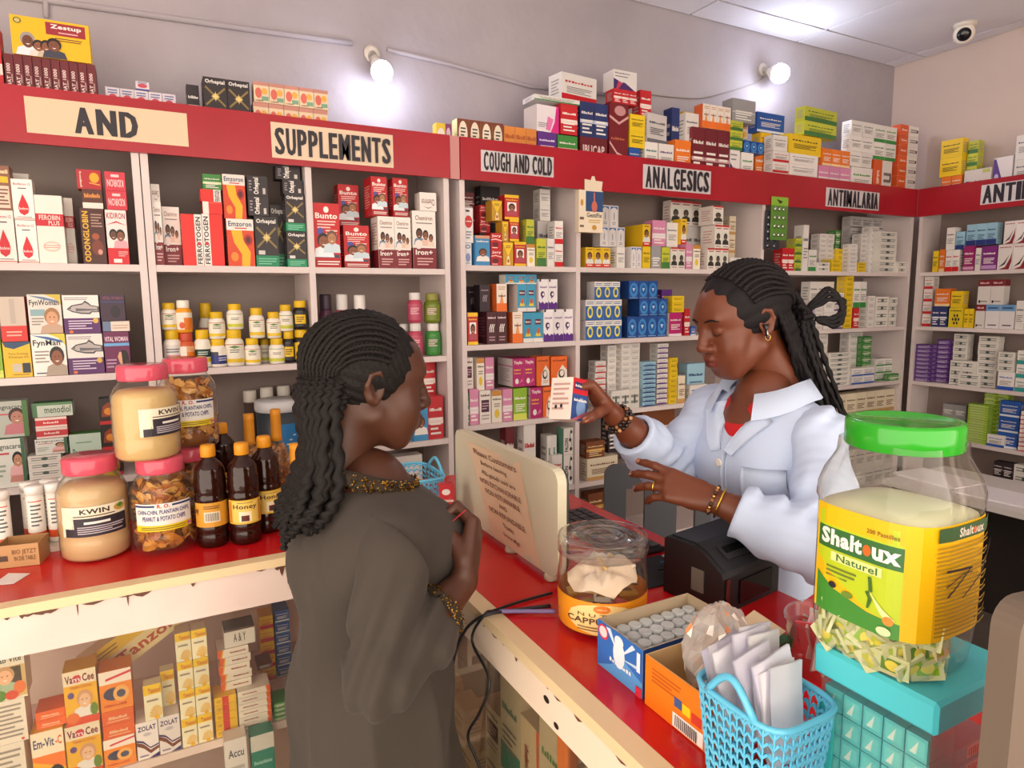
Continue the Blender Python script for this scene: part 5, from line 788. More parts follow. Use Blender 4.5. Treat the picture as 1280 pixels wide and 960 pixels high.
KW = [('r', 0, 0, 1, 1, '#efe6cc'), ('r', .05, 0, 1, .62, '#2c2430'), ('r', 0, .28, .2, .75, '#efe6cc'), ('t', .3, .76, .72, .93, '#3a2a24', 'KWIN', 0, .03), ('l', .2, .65, .8, .73, 1, '#5a3a2a'), ('r', .35, .42, .72, .5, W_), ('l', .25, .08, .95, .36, 4, '#c8c0c8'), ('e', .88, .84, .1, .12, '#c8a048'), ('p', [(.82, .86), (.9, .98), (.94, .9), (.98, .95), (.9, .8)], '#4a8a3a'), ('e', .1, .5, .1, .2, '#dfe8d0')]
CHP = [('r', 0, .22, 1, 1, '#f0ece4'), ('r', 0, 0, 1, .22, '#f0d21c'), ('r', 0, .88, .36, .95, '#23306a'), ('r', .64, .88, 1, .95, '#23306a'), ('t', .4, .84, .6, .98, '#c8202a', 'R. O.', 0, .03), ('t', .05, .6, .95, .78, '#23307a', 'CHIN-CHIN, PLANTAIN CHIPS,', 0, .02), ('t', .14, .38, .86, .55, '#23307a', 'PEANUT & POTATO CHIPS', 0, .02), ('l', .1, .04, .9, .18, 2, '#7a6a1a'), ('r', .9, .0, 1, .22, '#c86a9a')]
x, y = round_pos(130, 703, ZK, .075); pet_jar(x-.011, y, ZK, .0745, .24, 'low pink lidded jar of beige cereal powder with KWIN label', 'powder', KW, '#d9b98a', 1)
x, y = round_pos(209, 695, ZK, .068); t, zt = pet_jar(x, y, ZK, .069, .228, 'pink lidded jar of plantain chips beside the honey bottles', 'chips', CHP, '', 2)
pet_jar(x-.022, y+.004, zt, .072, .222, 'jar of pale powder stacked on the front plantain chip jar', 'powder', KW, '#e0bd80', 3, turn=.75)
x2, y2 = x+.075, y+.15; t, zt = pet_jar(x2, y2, ZK, .071, .215, 'chip jar hidden low behind the stacked jars', 'chips', CHP, '', 4); pet_jar(x2, y2, zt, .071, .235, 'upper plantain chip jar behind the honey bottles', 'chips', CHP, '', 5)
# ---- honey bottles
HON = [('r', 0, 0, 1, 1, '#e2b436'), ('r', 0, .06, 1, .94, '#e8c860'), ('t', .18, .58, .82, .82, '#5a2a14', 'Honey', 0, .03), ('r', .34, .1, .66, .52, '#f0e2c0'), ('r', .4, .12, .6, .36, '#5a1c14'), ('r', .0, .06, .14, .94, '#c8862a'), ('r', .86, .06, 1, .94, '#c8862a'), ('l', .3, .86, .7, .92, 1, '#8a5a2a')]
HON2 = [('r', 0, 0, 1, 1, '#d89a2c'), ('r', .3, .2, .7, .62, '#efe4cc')]+[('r', .33+.035*i, .25, .345+.035*i, .58, K_) for i in range(10)]+[('t', 0, .5, .16, .75, '#5a2a14', 'ney', 0, .03), ('l', .3, .74, .7, .9, 2, '#7a4a1c')]
def honey(x, y, label, art=HON, turn=0, r=.0375, h=.25):
    t = thing('honey_bottle', label, 'bottle', (x, y, ZK+.0008), cam_angle(x, y)+math.pi/2+turn, 'honey bottles on the counter'); BR = '#2a0e08:gloss'
    rib = lambda z, a: 1+(.03*abs(math.sin(z*150+2*abs(((a*3) % 2)-1))) if h*.52 < z < h*.78 else 0)
    MB().lathe([(r*.9, 0), (r, h*.03), (r, h*.12), (r*.96, h*.14), (r, h*.16), (r, h*.2), (r*.985, h*.21), (r*.985, h*.46), (r, h*.47), (r, h*.5), (r*.93, h*.52)]+[(r*(.98-.1*(i/12)**2), h*(.54+.24*i/12)) for i in range(13)]+[(r*.7, h*.82), (r*.44, h*.86), (r*.4, h*.89)], BR, 28, fl=rib).build('bottle_body', t)
    MB().lathe([(r*.44, h*.885), (r*.46, h*.89), (r*.46, h*.97), (r*.42, h), (.001, h)], '#e89a1a', 36, fl=lambda q, a: 1+.02*math.sin(a*18)).build('cap', t)
    MB().art(art, (0, 0, 0), (1, 0, 0), (0, 1, 0), 1, 1, off=.0007, wrap=wrapr(r, h*.215, h*.455, -math.pi/2-1.2, -math.pi/2+1.2)).build('label', t)
for u, v, lab, art, tn in ((268, 686, 'dark honey bottle with barcode label beside the chip jar', HON2, 0), (309, 682, 'front dark honey bottle with yellow label', HON, 0), (336, 668, 'dark honey bottle nearest the customer', HON, .35)):
    x, y = round_pos(u, v, ZK, .0385); honey(x, y, lab, art, tn)
for u, v, lab in ((243, 645, 'half full honey bottle behind the chip jar'), (283, 640, 'honey bottle behind the front pair')): x, y = round_pos(u, v, ZK, .0385); honey(x, y, lab)
# ---- bottles of groundnuts with yellow wrapped necks
def nuts(x, y, label, h=.27, r=.037, seed=1):
    t = thing('groundnut_bottle', label, 'bottle', (x, y, ZK+.0008)); rr = random.Random(seed)
    MB().lathe([(r*.9, 0), (r, h*.02), (r, h*.5), (r*.85, h*.58), (r*.46, h*.67), (r*.4, h*.7)], CL, 24, caps=False).build('bottle_body', t)
    MB().lathe([(r*.5, h*.655), (r*.45, h*.7), (r*.42, h*.93), (r*.44, h*.94), (r*.42, h), (.001, h)], '#e0941c', 20, fl=lambda q, a: 1+.03*math.sin(a*7+q*90)).build('neck_wrap', t)
    mb = MB()
    for i in range(260):
        a = rr.uniform(0, 6.283); zz = rr.uniform(.02, .62)*h; q = r*(.86 if zz < h*.5 else .86-(zz/h-.5)*3.2); c = Vector((q*math.cos(a), q*math.sin(a), zz)); s_ = rr.uniform(.0048, .0066)
        mb.lathe([(.0004, -s_), (s_*.72, -s_*.55), (s_*.85, 0), (s_*.65, s_*.6), (.0004, s_)], rr.choice(['#c88a4a', '#b87838', '#d89c5c', '#a8682e']), 6, c)
    mb.build('groundnut_filling', t)['kind'] = 'stuff'; MB().lathe([(r*.78, .004), (r*.8, h*.5), (.001, h*.62)], '#8a5a2a', 14).build('filling_core', t)
for u, v, lab, sd, h in ((317, 631, 'groundnut bottle with yellow neck behind the honey bottles', 1, .265), (350, 628, 'tall groundnut bottle with yellow neck before the tub', 2, .275), (374, 664, 'groundnut bottle half hidden by the customer hair', 3, .225)):
    x, y = round_pos(u, v, ZK, .037); nuts(x, y, lab, h, .034, sd)
# ---- tubes of effervescent tablets, kraft pad, slip of paper
TUB = [('r', 0, 0, 1, 1, '#f0ece2'), ('r', 0, .08, 1, .24, '#e0572a'), ('r', .2, .3, .8, .92, '#f4efe6'), ('r', .2, .9, .8, .92, '#d8402a'), ('l', .28, .36, .72, .86, 6, '#6a6a6a')]
tr = tagit(MB().box((-.47, 1.88, ZK+.0006), (-.165, 2.02, ZK+.012), '#efe6da').build('display_tray'), 'low white tray carrying the tablet tubes', 'tray')
k = 0; tubs = [(-.395, 1.915), (-.35, 1.91), (-.285, 1.925), (-.245, 1.93), (-.205, 1.925), (-.30, 1.968), (-.26, 1.972), (-.22, 1.968), (-.42, 1.958), (-.375, 1.955), (-.445, 1.91)]
for x, y in tubs:
    k += 1; t = thing('tablet_tube', 'white tablet tube with orange band on the tray, '+ORD[k]+' by distance along the counter', 'tube', (x, y, ZK+.0128), cam_angle(x, y)+math.pi/2, 'tablet tubes on the tray'); yel = k in (5, 8)
    MB().lathe([(.0175, 0), (.0185, .003), (.0185, .125)], '#f0ece2', 20).build('tube_body', t); MB().lathe([(.0195, .125), (.0195, .143), (.018, .146), (.001, .146)], '#f4f2ec', 24, fl=lambda q, a: 1+.015*math.sin(a*16)).build('cap', t)
    MB().art([('r', 0, 0, 1, 1, '#f0ece2'), ('r', 0, 0, 1, .25, '#e8c41c'), ('t', .4, .3, .6, .95, '#4a4a4a', 'VITA', 90)] if yel else TUB, (0, 0, 0), (1, 0, 0), (0, 1, 0), 1, 1, off=.0004, wrap=wrapr(.0185, .005, .12, -math.pi/2-1.3, -math.pi/2+1.3)).build('label', t)
p0 = onZ(-4, 712, ZK); p1 = onZ(50, 706, ZK); t = thing('kraft_carton', 'open kraft cardboard tray with printed lettering at the counter edge', 'carton', (p0[0], p0[1], ZK+.0008), math.atan2(p1[1]-p0[1], p1[0]-p0[0])); Wk = math.hypot(*(p1-p0)[:2])
mb = MB().box((0, 0, 0), (Wk, .07, .002), '#c89a68').box((0, 0, .002), (Wk, .002, .052), '#c89a68').box((0, .068, .002), (Wk, .07, .052), '#b88a58').box((Wk-.002, .002, .002), (Wk, .068, .052), '#b88a58').box((0, .002, .002), (.002, .068, .052), '#b88a58')
mb.art([('t', .38, .52, .95, .78, '#7a5028', 'BIO JETZT', 0, .02), ('t', .42, .28, .92, .48, '#7a5028', 'IN DIE TABLE', 0, .02), ('r', .02, .3, .28, .55, '#5a4438')], (0, 0, 0), (1, 0, 0), (0, 0, 1), Wk, .052); mb.build('tray_body', t)
p0 = onZ(-2, 728, ZK+.002); tagit(MB().prism([(0, 0), (.04, -.012), (.062, .035), (.02, .06)], 2, 0, .0012, '#efe9e4').build('paper_slip', None, (p0[0]-.01, p0[1]-.01, ZK+.0009)), 'torn white paper slip on the counter edge', 'paper')
# ================================================================ THINGS ON THE OTHER COUNTER
# ---- monitor seen from behind, with a taped notice
XM = .70; MY0, MY1, MZ1 = 1.115, 1.64, 1.25
def rrect(y0, y1, z0, z1, r, n=5, corners=(1, 1, 1, 1)):
    P = []
    for (cy, cz, a0, on) in ((y1-r, z1-r, 0, corners[0]), (y0+r, z1-r, 90, corners[1]), (y0+r, z0+r, 180, corners[2]), (y1-r, z0+r, 270, corners[3])):
        if on: P += [(cy+r*math.cos(math.radians(a0+90*i/n)), cz+r*math.sin(math.radians(a0+90*i/n))) for i in range(n+1)]
        else: P.append((cy+(r if a0 in (0, 270) else -r), cz+(r if a0 < 180 else -r)))
    return P
m = thing('computer_monitor', 'cream backed monitor with a paper notice taped on facing the customer', 'monitor', (0, 0, 0))
MB().prism(rrect(MY0, MY1, ZK+.016, MZ1, .03), 0, XM, XM+.022, '#d9d2b8').build('rear_shell', m)
MB().prism(rrect(MY0+.004, MY1-.004, ZK+.02, MZ1-.004, .027), 0, XM+.0222, XM+.03, '#3a3a3c').build('screen_bezel', m)
MB().prism(rrect(MY0+.02, MY1-.02, ZK+.036, MZ1-.02, .006), 0, XM+.0302, XM+.031, '#101216:gloss').build('screen', m)
for y in (1.16, 1.34, 1.56): MB().lathe([(.014, 0), (.016, .004), (.013, .0158)], '#c8b8a0', 14, (XM+.012, y, ZK+.0006)).build('rubber_foot', m)
cs = [onX(u, v, XM-.0006) for u, v in ((584, 551), (650, 579), (676, 712), (616, 668))]
pm = MB(); n = 6; V = []; 
def bil(s_, t_): return (cs[0]*(1-s_)+cs[1]*s_)*(1-t_)+(cs[3]*(1-s_)+cs[2]*s_)*t_
for i in range(n+1):
    for j in range(n+1): q = bil(i/n, j/n); V.append((q[0]-.0016*math.sin(3.1*j/n)-.001*math.sin(6*i/n), q[1], q[2]))
pm.add(V, [(i*(n+1)+j, i*(n+1)+j+1, (i+1)*(n+1)+j+1, (i+1)*(n+1)+j) for i in range(n) for j in range(n)], '#eccfae'); pp = pm.build('notice_paper', m)
lines = [('Please Customers', .12, .92, .05, .115), ('Before leaving', .22, .72, .16, .22), ('ALL goods sold are', .18, .84, .265, .325), ('NON EXCHANGEABLE', .1, .9, .365, .42), ('NON RETURNABLE', .16, .84, .465, .52), ('AND', .4, .56, .565, .61), ('NON REFUNDABLE', .14, .86, .655, .71), ('Thanks', .38, .6, .76, .81), ('Store Mgt', .34, .68, .86, .915)]
tm = MB()
for txt, a, b_, y0, y1 in lines:
    Vt, Ft = glyphs(txt, .012); P = []
    for q in Vt: z = bil(a+(b_-a)*q[0], y1+(y0-y1)*q[1]); P.append((z[0]-.0034, z[1], z[2]))
    tm.add(P, Ft, '#7a5440')
tm.build('lettering', pp)
# ---- keyboard, mouse, mat
kb = thing('keyboard', 'black computer keyboard lying behind the monitor', 'keyboard', (0, 0, 0)); MB().box((.90, 1.16, ZK+.0006), (1.03, 1.5, ZK+.014), '#17171a', bev=.004).build('case', kb)
for i in range(4):
    for j in range(13): MB().box((.908+i*.029, 1.168+j*.025, ZK+.0142), (.932+i*.029, 1.19+j*.025, ZK+.0185), '#25252a').build('key', kb)
ms = thing('computer_mouse', 'black computer mouse beside the keyboard', 'mouse', (.985, 1.575, ZK+.0006)); mb = MB(); mb.lathe([(.03, 0), (.032, .006), (.029, .016), (.02, .026), (.001, .031)], '#141416:gloss', 20, ys=1.5); mb.build('shell', ms); MB().box((-.002, .016, .0245), (.002, .03, .0285), '#3a3a3e').build('scroll_wheel', ms)
tagit(MB().box((.86, 1.02, ZK+.0006), (1.0, 1.15, ZK+.003), '#1b1b1e:matte').build('mouse_mat'), 'thin black mat lying on the red counter by the clear tub', 'mat')
# ---- clear tub with orange cappuccino label
TXc, TYc, tr_ = .702, .962, .083; th = ZV(668, TXc, TYc)-ZK
t = thing('snack_tub', 'round clear plastic tub with orange coffee label beside the printer', 'tub', (TXc, TYc, ZK+.0008), cam_angle(TXc, TYc)+math.pi/2)
wr = lambda z, a: 1+.012*math.sin(a*5+z*60)*math.sin(a*11-z*40)
MB().lathe([(tr_*.9, 0), (tr_*.97, th*.04), (tr_, th*.4), (tr_*1.01, th*.5), (tr_, th*.6), (tr_*.96, th*.7), (tr_*.95, th*.84)], CL, 40, caps=False, fl=lambda z, a: wr(z, a) if z > th*.42 else 1).build('tub_wall', t)
MB().lathe([(tr_*.97, th*.82), (tr_*1.0, th*.83), (tr_*1.0, th*.96), (tr_*.98, th), (tr_*.88, th), (tr_*.85, th*.985), (tr_*.62, th*.985), (tr_*.6, th*.995), (tr_*.55, th*.985), (tr_*.32, th*.985), (tr_*.3, th*.995), (tr_*.26, th*.985), (.001, th*.985)], CL, 40).build('lid', t)
l = MB().lathe([(tr_*.975, th*.05), (tr_*1.004, th*.42)], '#ef9a1e', 40, caps=False)
l.art([('e', .5, .5, .3, .46, '#f6d890'), ('e', .5, .82, .07, .12, '#e8842a'), ('w', .46, .78, .54, .86, '#f6d8a0', 5), ('t', .3, .58, .66, .68, '#7a5a2a', 'N U T R I', 0, .01), ('t', .2, .36, .86, .54, '#5a3a1a', 'CAPPUCCINO', 0, .02), ('l', .3, .14, .7, .3, 2, '#8a6a3a')], (0, 0, 0), (1, 0, 0), (0, 1, 0), 1, 1, off=.001, wrap=wrapr(tr_*1.003, th*.05, th*.42, -math.pi/2-1.3, -math.pi/2+1.3)); l.build('label', t)
rr = random.Random(11); sc = ['#c8922a', '#e0b860', '#6a3a1c', '#f0e0c0', '#d8a23a', '#efe6d8', '#8a5a2a']
for i in range(16):
    a = rr.uniform(0, 6.28); q = rr.uniform(.0, .052); w_ = .022; o = MB().prism([(-w_, -.015), (w_, -.017), (w_*1.02, .016), (-w_*.98, .015)], 2, -.002, .002, sc[i % 7]).art([('r', .2, .3, .8, .7, sc[(i+2) % 7])], (-w_*.9, -.013, .002), (1, 0, 0), (0, 1, 0), w_*1.8, .026).build('coffee_sachet', None, (TXc+q*math.cos(a), TYc+q*math.sin(a), ZK+.03+i*.0048)); o.rotation_euler = (rr.uniform(-.7, .7), rr.uniform(-.7, .7), a); tagit(o, 'small coffee sachet inside the clear tub', 'sachet', 'coffee sachets in the tub')
mb = MB(); cb = [(math.cos(6.283*k/20)*tr_*.9*(.96+.04*math.sin(k*2.3)), math.sin(6.283*k/20)*tr_*.9*(.96+.04*math.cos(k*3.1))) for k in range(20)]
V = []; 
for j, (s_, z_) in enumerate(((.9, .52), (.7, .6), (.45, .63), (.2, .6))): V += [(c_[0]*s_, c_[1]*s_, th*(z_+.05*math.sin(k*1.7+j)+.06*(math.cos(k*.314-.4)))) for k, c_ in enumerate(cb)]
mb.add(V, [(j*20+k, j*20+(k+1) % 20, j*20+20+(k+1) % 20, j*20+20+k) for j in range(3) for k in range(20)]+[tuple(range(60, 80))], '#f3dcc4', True); tagit(mb.build('paper_liner', None, (TXc, TYc, ZK)), 'crumpled cream paper on the sachets inside the clear tub', 'paper')
# ---- receipt printer
t = thing('receipt_printer', 'black thermal receipt printer on the red counter', 'printer', (.905, .86, ZK+.0008), math.atan2(.028, .19)); BK = '#1a191b'
pw, pd, ph = .186, .142, .118
MB().prism([(0, 0), (0, ph*.6), (.004, ph*.68), (pd*.35, ph*.94), (pd*.5, ph), (pd*.96, ph), (pd, ph*.95), (pd, 0)], 0, 0, pw, BK).build('body', t)
MB().prism([(.0, ph*.62), (.004, ph*.69), (pd*.34, ph*.955), (pd*.5, ph+.003), (pd*.93, ph+.003), (pd*.93, ph), (pd*.5, ph-.002), (pd*.36, ph*.93), (.012, ph*.66)], 0, .012, pw-.012, '#232224').build('lid_cover', t)
MB().prism([(pd*.14, ph*.80), (pd*.34, ph*.962), (pd*.335, ph*.985), (pd*.13, ph*.825)], 0, .04, pw-.04, '#2c2b2e').build('slot_surround', t); MB().prism([(pd*.2, ph*.875), (pd*.29, ph*.948), (pd*.284, ph*.962), (pd*.194, ph*.888)], 0, .048, pw-.048, '#050505:gloss').build('paper_slot', t)
MB().box((.05, -.0035, .012), (pw-.03, -.0003, ph*.5), '#0e0e10:gloss').build('front_window', t); MB().box((.006, -.004, 0), (.016, -.0003, ph*.6), '#8a8680:metal').build('edge_trim', t); MB().box((-.003, pd*.3, .03), (-.0003, pd*.5, .075), '#6a685f').build('side_label', t)
# ---- open carton of little capped bottles
def open_box(name, label, x0, y0, x1, y1, h, cols, inner, th=.0018):
    t = thing(name, label, 'box', (x0, y0, ZK+.0008)); W, Dd = x1-x0, y1-y0
    MB().box((0, 0, 0), (W, Dd, th), inner).build('base', t); out = []
    for n, a, b in (('front_wall', (0, 0, th), (W, th, h)), ('rear_wall', (0, Dd-th, th), (W, Dd, h)), ('end_wall', (0, th, th), (th, Dd-th, h)), ('end_wall', (W-th, th, th), (W, Dd-th, h))):
        mb = MB().box(a, b, inner)
        if n == 'end_wall' and a[0] == 0: mb.art([('r', 0, 0, 1, 1, cols[0])]+cols[1], (0, Dd, 0), (0, -1, 0), (0, 0, 1), Dd, h)
        if n == 'front_wall': mb.art([('r', 0, 0, 1, 1, cols[2])]+cols[3], (0, 0, 0), (1, 0, 0), (0, 0, 1), W, h)
        out.append(mb.build(n, t))
    return t
CB = ['#2b6fc4', [('p', [(0, 0), (1, 0), (1, .3), (.6, .5), (.3, .2)], '#5aa0e0'), ('p', [(.5, .5), (.2, .95), (.3, .97)], '#d8ecfa'), ('p', [(.5, .5), (.85, .9), (.78, .95)], '#d8ecfa'), ('p', [(.5, .5), (.95, .6), (.95, .52)], '#bcdcf4'), ('e', .5, .55, .13, .3, '#eaf2fa'), ('e', .5, .82, .1, .12, '#eaf2fa'), ('e', .14, .8, .12, .16, '#d8304a'), ('e', .14, .8, .09, .12, '#f0dce0'), ('w', .3, .26, .8, .42, '#f4f8fc', 4), ('r', .88, .0, 1, .2, '#d8304a'), ('r', .9, .5, .97, .9, '#eaf2fa')], '#20407c', [('r', .1, .2, .3, .8, '#c83a4a'), ('w', .4, .4, .9, .6, '#d8e4f0', 6)]]
open_box('display_carton', 'open blue and white carton holding little silver capped bottles', .607, .728, .80, .842, .078, CB, '#b8a488')
k = 0
for i in range(8):
    for j in range(4):
        x, y = .622+i*.0235, .745+j*.0265
        k += 1; tl = MB().lathe([(.0105, 0), (.011, .002), (.011, .045), (.0098, .047)], '#e6e2da', 14) if k == 1 else None
        if k == 1: vb = tl.mesh('body'); vc = MB().lathe([(.0105, .0472), (.0112, .048), (.0112, .0575), (.0098, .059), (.008, .0585), (.001, .0585)], '#bfc4c4', 18).mesh('cap')
        v = thing('small_bottle', f'silver capped little bottle in the blue carton, {ORD[j+1]} row, {ORD[i+1]} along', 'bottle', (x, y, ZK+.003), 0, 'little bottles in the blue carton'); mobj('body', vb, v); mobj('cap', vc, v)
OB = ['#ee7a14', [('l', .12, .55, .6, .85, 4, '#b8540c'), ('r', .5, .42, .62, .6, '#3a5a8a'), ('r', .63, .4, .75, .58, '#e8c81c'), ('r', .77, .36, .92, .54, '#c83a2a'), ('r', .48, .03, .95, .3, '#f0ece4')]+[('r', .52+.03*i, .06, .535+.03*i, .27, K_) for i in range(12)], '#e8700e', [('w', .2, .4, .7, .6, '#b8540c', 5)]]
bx = open_box('display_carton', 'open orange carton holding a crumpled clear bag', .604, .592, .765, .718, .078, OB, '#c8a878')
def blob(name, label, c, R, seed, keys, cat, amp=.25, parent=None, seg=28, fr=5):
    rr = random.Random(seed); ph = [(rr.uniform(2, fr), rr.uniform(2, fr), rr.uniform(0, 6)) for _ in range(7)]; mb = MB(); V = []; F = []
    for j in range(seg//2+1):
        for i in range(seg):
            a = 6.2832*i/seg; b = math.pi*j/(seg//2); q = 1+amp*sum(abs(math.sin(p*a+r_*b+s_))-.6 for p, r_, s_ in [(round(p), r_, s_) for p, r_, s_ in ph])/3.5
            V.append((R[0]*q*math.sin(b)*math.cos(a), R[1]*q*math.sin(b)*math.sin(a), -R[2]*q*math.cos(b)))
    F = [(j*seg+i, j*seg+(i+1) % seg, (j+1)*seg+(i+1) % seg, (j+1)*seg+i) for j in range(seg//2) for i in range(seg)]
    k0 = mb.mi(keys[0]); mb.add(V, F, keys[0])
    for kk in keys[1:]: mb.mi(kk)
    if len(keys) > 1: mb.m = [k0 if rr.random() < .84 else rr.randrange(1, len(keys)) for _ in mb.m]
    o = mb.build(name, parent, c)
    if label: tagit(o, label, cat)
    return o
bag = blob('plastic_bag', 'crumpled clear plastic bag with orange print in the orange carton', (.684, .655, ZK+.094), (.055, .042, .066), 3, ['#fdf4ec:film', '#f0a068', '#fbe0cc:film', '#f6ece4'], 'bag', .3)
for i in range(6): blob('snack_pack', 'peach coloured wrapped sweet inside the clear bag', (.662+.02*(i % 3), .642+.025*(i//3), ZK+.03+.008*(i % 2)), (.012, .011, .012), 20+i, ['#e8b08a'], 'sweet', .2, seg=12)['group'] = 'sweets in the clear bag'
# loose flap of the carton, cup, small cartons near the jar
tagit(MB().prism([(0, 0), (.085, .01), (.08, .075), (.005, .06)], 2, 0, .0015, '#e6cfa6').build('card_flap', None, (.83, .715, ZK+.02)), 'loose cream card lying between printer and white packets', 'card'); bpy.data.objects['card_flap'].rotation_euler = (.2, -.1, 0)
tagit(MB().box((.825, .72, ZK+.0006), (.93, .79, ZK+.016), '#2f6a34').art([('e', .5, .5, .4, .4, '#e6e2cc'), ('w', .2, .4, .8, .6, '#2f6a34', 3)], (.825, .72, ZK+.016), (1, 0, 0), (0, 1, 0), .105, .07).build('medicine_box'), 'flat green and white carton lying in front of the printer', 'box')
me = carton_mesh('red', .09, .07, .03); o = bpy.data.objects.new('medicine_box', me); COL.objects.link(o); o.location = (.96, .70, ZK+.0008); o.rotation_euler = (0, 0, .25); tagit(o, 'red and white carton standing beside the green lidded jar', 'box')
t = thing('plastic_cup', 'clear plastic cup stuffed with packets beside the green lidded jar', 'cup', (.905, .655, ZK+.0008)); MB().lathe([(.036, 0), (.04, .004), (.054, .088), (.057, .09), (.055, .093), (.052, .088)], CL, 28, caps=False, fl=lambda z, a: 1+.05*math.sin(a*2+1)).build('cup_wall', t)
for i in range(6): o = MB().prism([(-.022, 0), (.022, .002), (.024, .07), (-.02, .072)], 1, -.0015, .0015, ['#f0dcdc', '#ecd0d0', '#e0606a', '#f2ece8', '#e8b8bc', '#f0e8e4'][i]).build('sachet', None, (.89+.007*i, .64+.006*i, ZK+.012)); o.rotation_euler = (.2*math.sin(i*2), .2*math.cos(i*3), i*.9); tagit(o, ['pale pink sachet foremost in the clear cup', 'pink sachet in the clear cup', 'red sachet in the clear cup', 'white sachet in the clear cup', 'rose sachet in the clear cup', 'cream sachet at the back of the clear cup'][i], 'sachet')
# ---- blue woven plastic baskets
def basket(label, cx, cy, z, wx, wy, h, cols, rows, handle_side, name='plastic_basket'):
    t = thing(name, label, 'basket', (cx, cy, z+.0008)); C1 = '#64c2e6:gloss'; e = 4.5
    def P(a, f):
        s_ = .8+.2*f; ct, st = math.cos(a), math.sin(a); q = (abs(ct)**e+abs(st)**e)**(-1/e); return Vector((wx/2*s_*q*ct, wy/2*s_*q*st, h*f))
    mb = MB()
    for i in range(cols):
        a0, a1 = 6.2832*i/cols, 6.2832*(i+1)/cols; am = (a0+a1)/2
        mb.tube([P(a0, f/rows) for f in range(rows+1)], h*.011, C1, 5)
        for j in range(rows):
            for sd in (a0, a1): mb.tube([P(sd, (j+.25)/rows), P(am, (j+.75)/rows)], h*.016, C1, 4, False)
    mb.build('woven_side', t)
    n = 64; dipf = lambda a: 1-.0*a
    MB().tube([P(6.2832*i/n, 1.0) for i in range(n+1)], h*.03, C1, 8).build('rim', t)
    MB().lathe([(.001, 0), (1, 0), (1, .004)], C1, 32).build('base', t, None).scale = (wx*.4, wy*.4, 1)
    for s_ in handle_side:
        a = s_; arc = [P(a+.5*(k/10-.5)*2, 1)+Vector((0, 0, h*.26*math.sin(math.pi*k/10))) for k in range(11)]; MB().tube(arc, h*.035, C1, 8).build('handle', t)
    return t
basket('light blue woven plastic basket full of white packets', .613, .512, ZK, .114, .134, .13, 40, 9, [math.pi])
rr = random.Random(5)
for i in range(15):
    f = i/14; mb = MB(); w_, l_ = .058+.01*rr.random(), .1+.014*rr.random(); V = []; n = 6
    for a in range(n+1):
        for b in range(n+1): V.append((w_*(a/n-.5), .0008*math.sin(a*1.3+i)+.0006*math.sin(b*1.7+i*2), l_*(b/n)))
    V += [(p_[0], p_[1]+.0022, p_[2]) for p_ in V]; m_ = (n+1)**2; F = []
    for a in range(n):
        for b in range(n): q = (a*(n+1)+b, a*(n+1)+b+1, (a+1)*(n+1)+b+1, (a+1)*(n+1)+b); F += [q, tuple(x_+m_ for x_ in q[::-1])]
    mb.add(V, F, ['#e6e4f0', '#f2f0f6', '#dcdaea'][i % 3], True)
    o = mb.build('paper_packet', None, (.605+.018*((i*7) % 5)/5, .468+.088*f, ZK+.058+.02*math.sin(f*3.1)+.014*rr.random())); o.rotation_euler = (-.16, rr.uniform(-.16, .16), .1); tagit(o, f'white folded dispensing packet in the blue basket, {ORD[i+1]} counted from the front', 'packet', 'white packets in the blue basket')
basket('small light blue woven basket behind the customer shoulder', .60, 1.70, ZK, .13, .2, .125, 30, 9, [0, math.pi])
for i, (c, d) in enumerate((('#d8a0ac', 'pale pink pack in the small blue basket'), ('#b03a4a', 'red pack in the small blue basket'), ('#e8dcd4', 'white pack in the small blue basket'))): blob('wrapped_pack', d, (.585+.015*i, 1.66+.045*i, ZK+.085), (.03, .024, .022), 30+i, [c], 'pack', .15, seg=16)
# ---- red and white carton by the monitor
t = thing('medicine_box', 'red and white carton standing open before the monitor', 'box', (.605, 1.525, ZK+.002), -.35); MB().box((0, 0, 0), (.036, .06, .085), '#efe2d6').art([('r', 0, 0, 1, 1, '#c8242c'), ('r', .1, .5, .7, .9, '#efe2d6'), ('e', .5, .3, .2, .1, W_)], (0, 0, 0), (1, 0, 0), (0, 0, 1), .036, .085).art([('r', .15, .1, .6, .5, '#5a5a60'), ('l', .1, .55, .8, .9, 4, '#a8a098')], (0, .06, 0), (0, -1, 0), (0, 0, 1), .06, .085).build('body', t)
MB().box((0, .02, .0852), (.036, .045, .125), '#c8242c').art([('e', .5, .5, .3, .2, W_)], (0, .02, .0852), (1, 0, 0), (0, 0, 1), .036, .04).build('open_flap', t)
tagit(MB().prism([(0, 0), (.1, -.02), (.11, .05), (.01, .07)], 2, 0, .001, '#d8202a').build('red_leaflet', None, (.6, 1.5, ZK+.0007)), 'red leaflet lying under the red and white carton', 'leaflet')
# ---- turquoise lid on a clear case of turquoise cartons, and the big green-lidded jar
TQ = '#4cc6d2'
t = thing('display_case', 'clear plastic case with turquoise lid under the green lidded jar', 'case', (0, 0, 0)); bx0, by0, bx1, by1 = .676, .354, .822, .482
MB().box((.668, .346, 1.153), (.83, .49, 1.19), TQ, bev=.004).build('turquoise_lid', t)
for a, b in (((bx0, by0, ZK+.0008), (bx0+.0015, by1, 1.1525)), ((bx0+.0016, by0, ZK+.0008), (bx1-.0016, by0+.0015, 1.1525)), ((bx1-.0015, by0, ZK+.0008), (bx1, by1, 1.1525)), ((bx0+.0016, by1-.0015, ZK+.0008), (bx1-.0016, by1, 1.1525))): MB().box(a, b, CL).build('clear_wall', t)
MB().box((bx0-.003, by1-.02, ZK+.0008), (bx0-.0004, by1, 1.12), '#3cc4c4').build('corner_strip', t)
n = 0
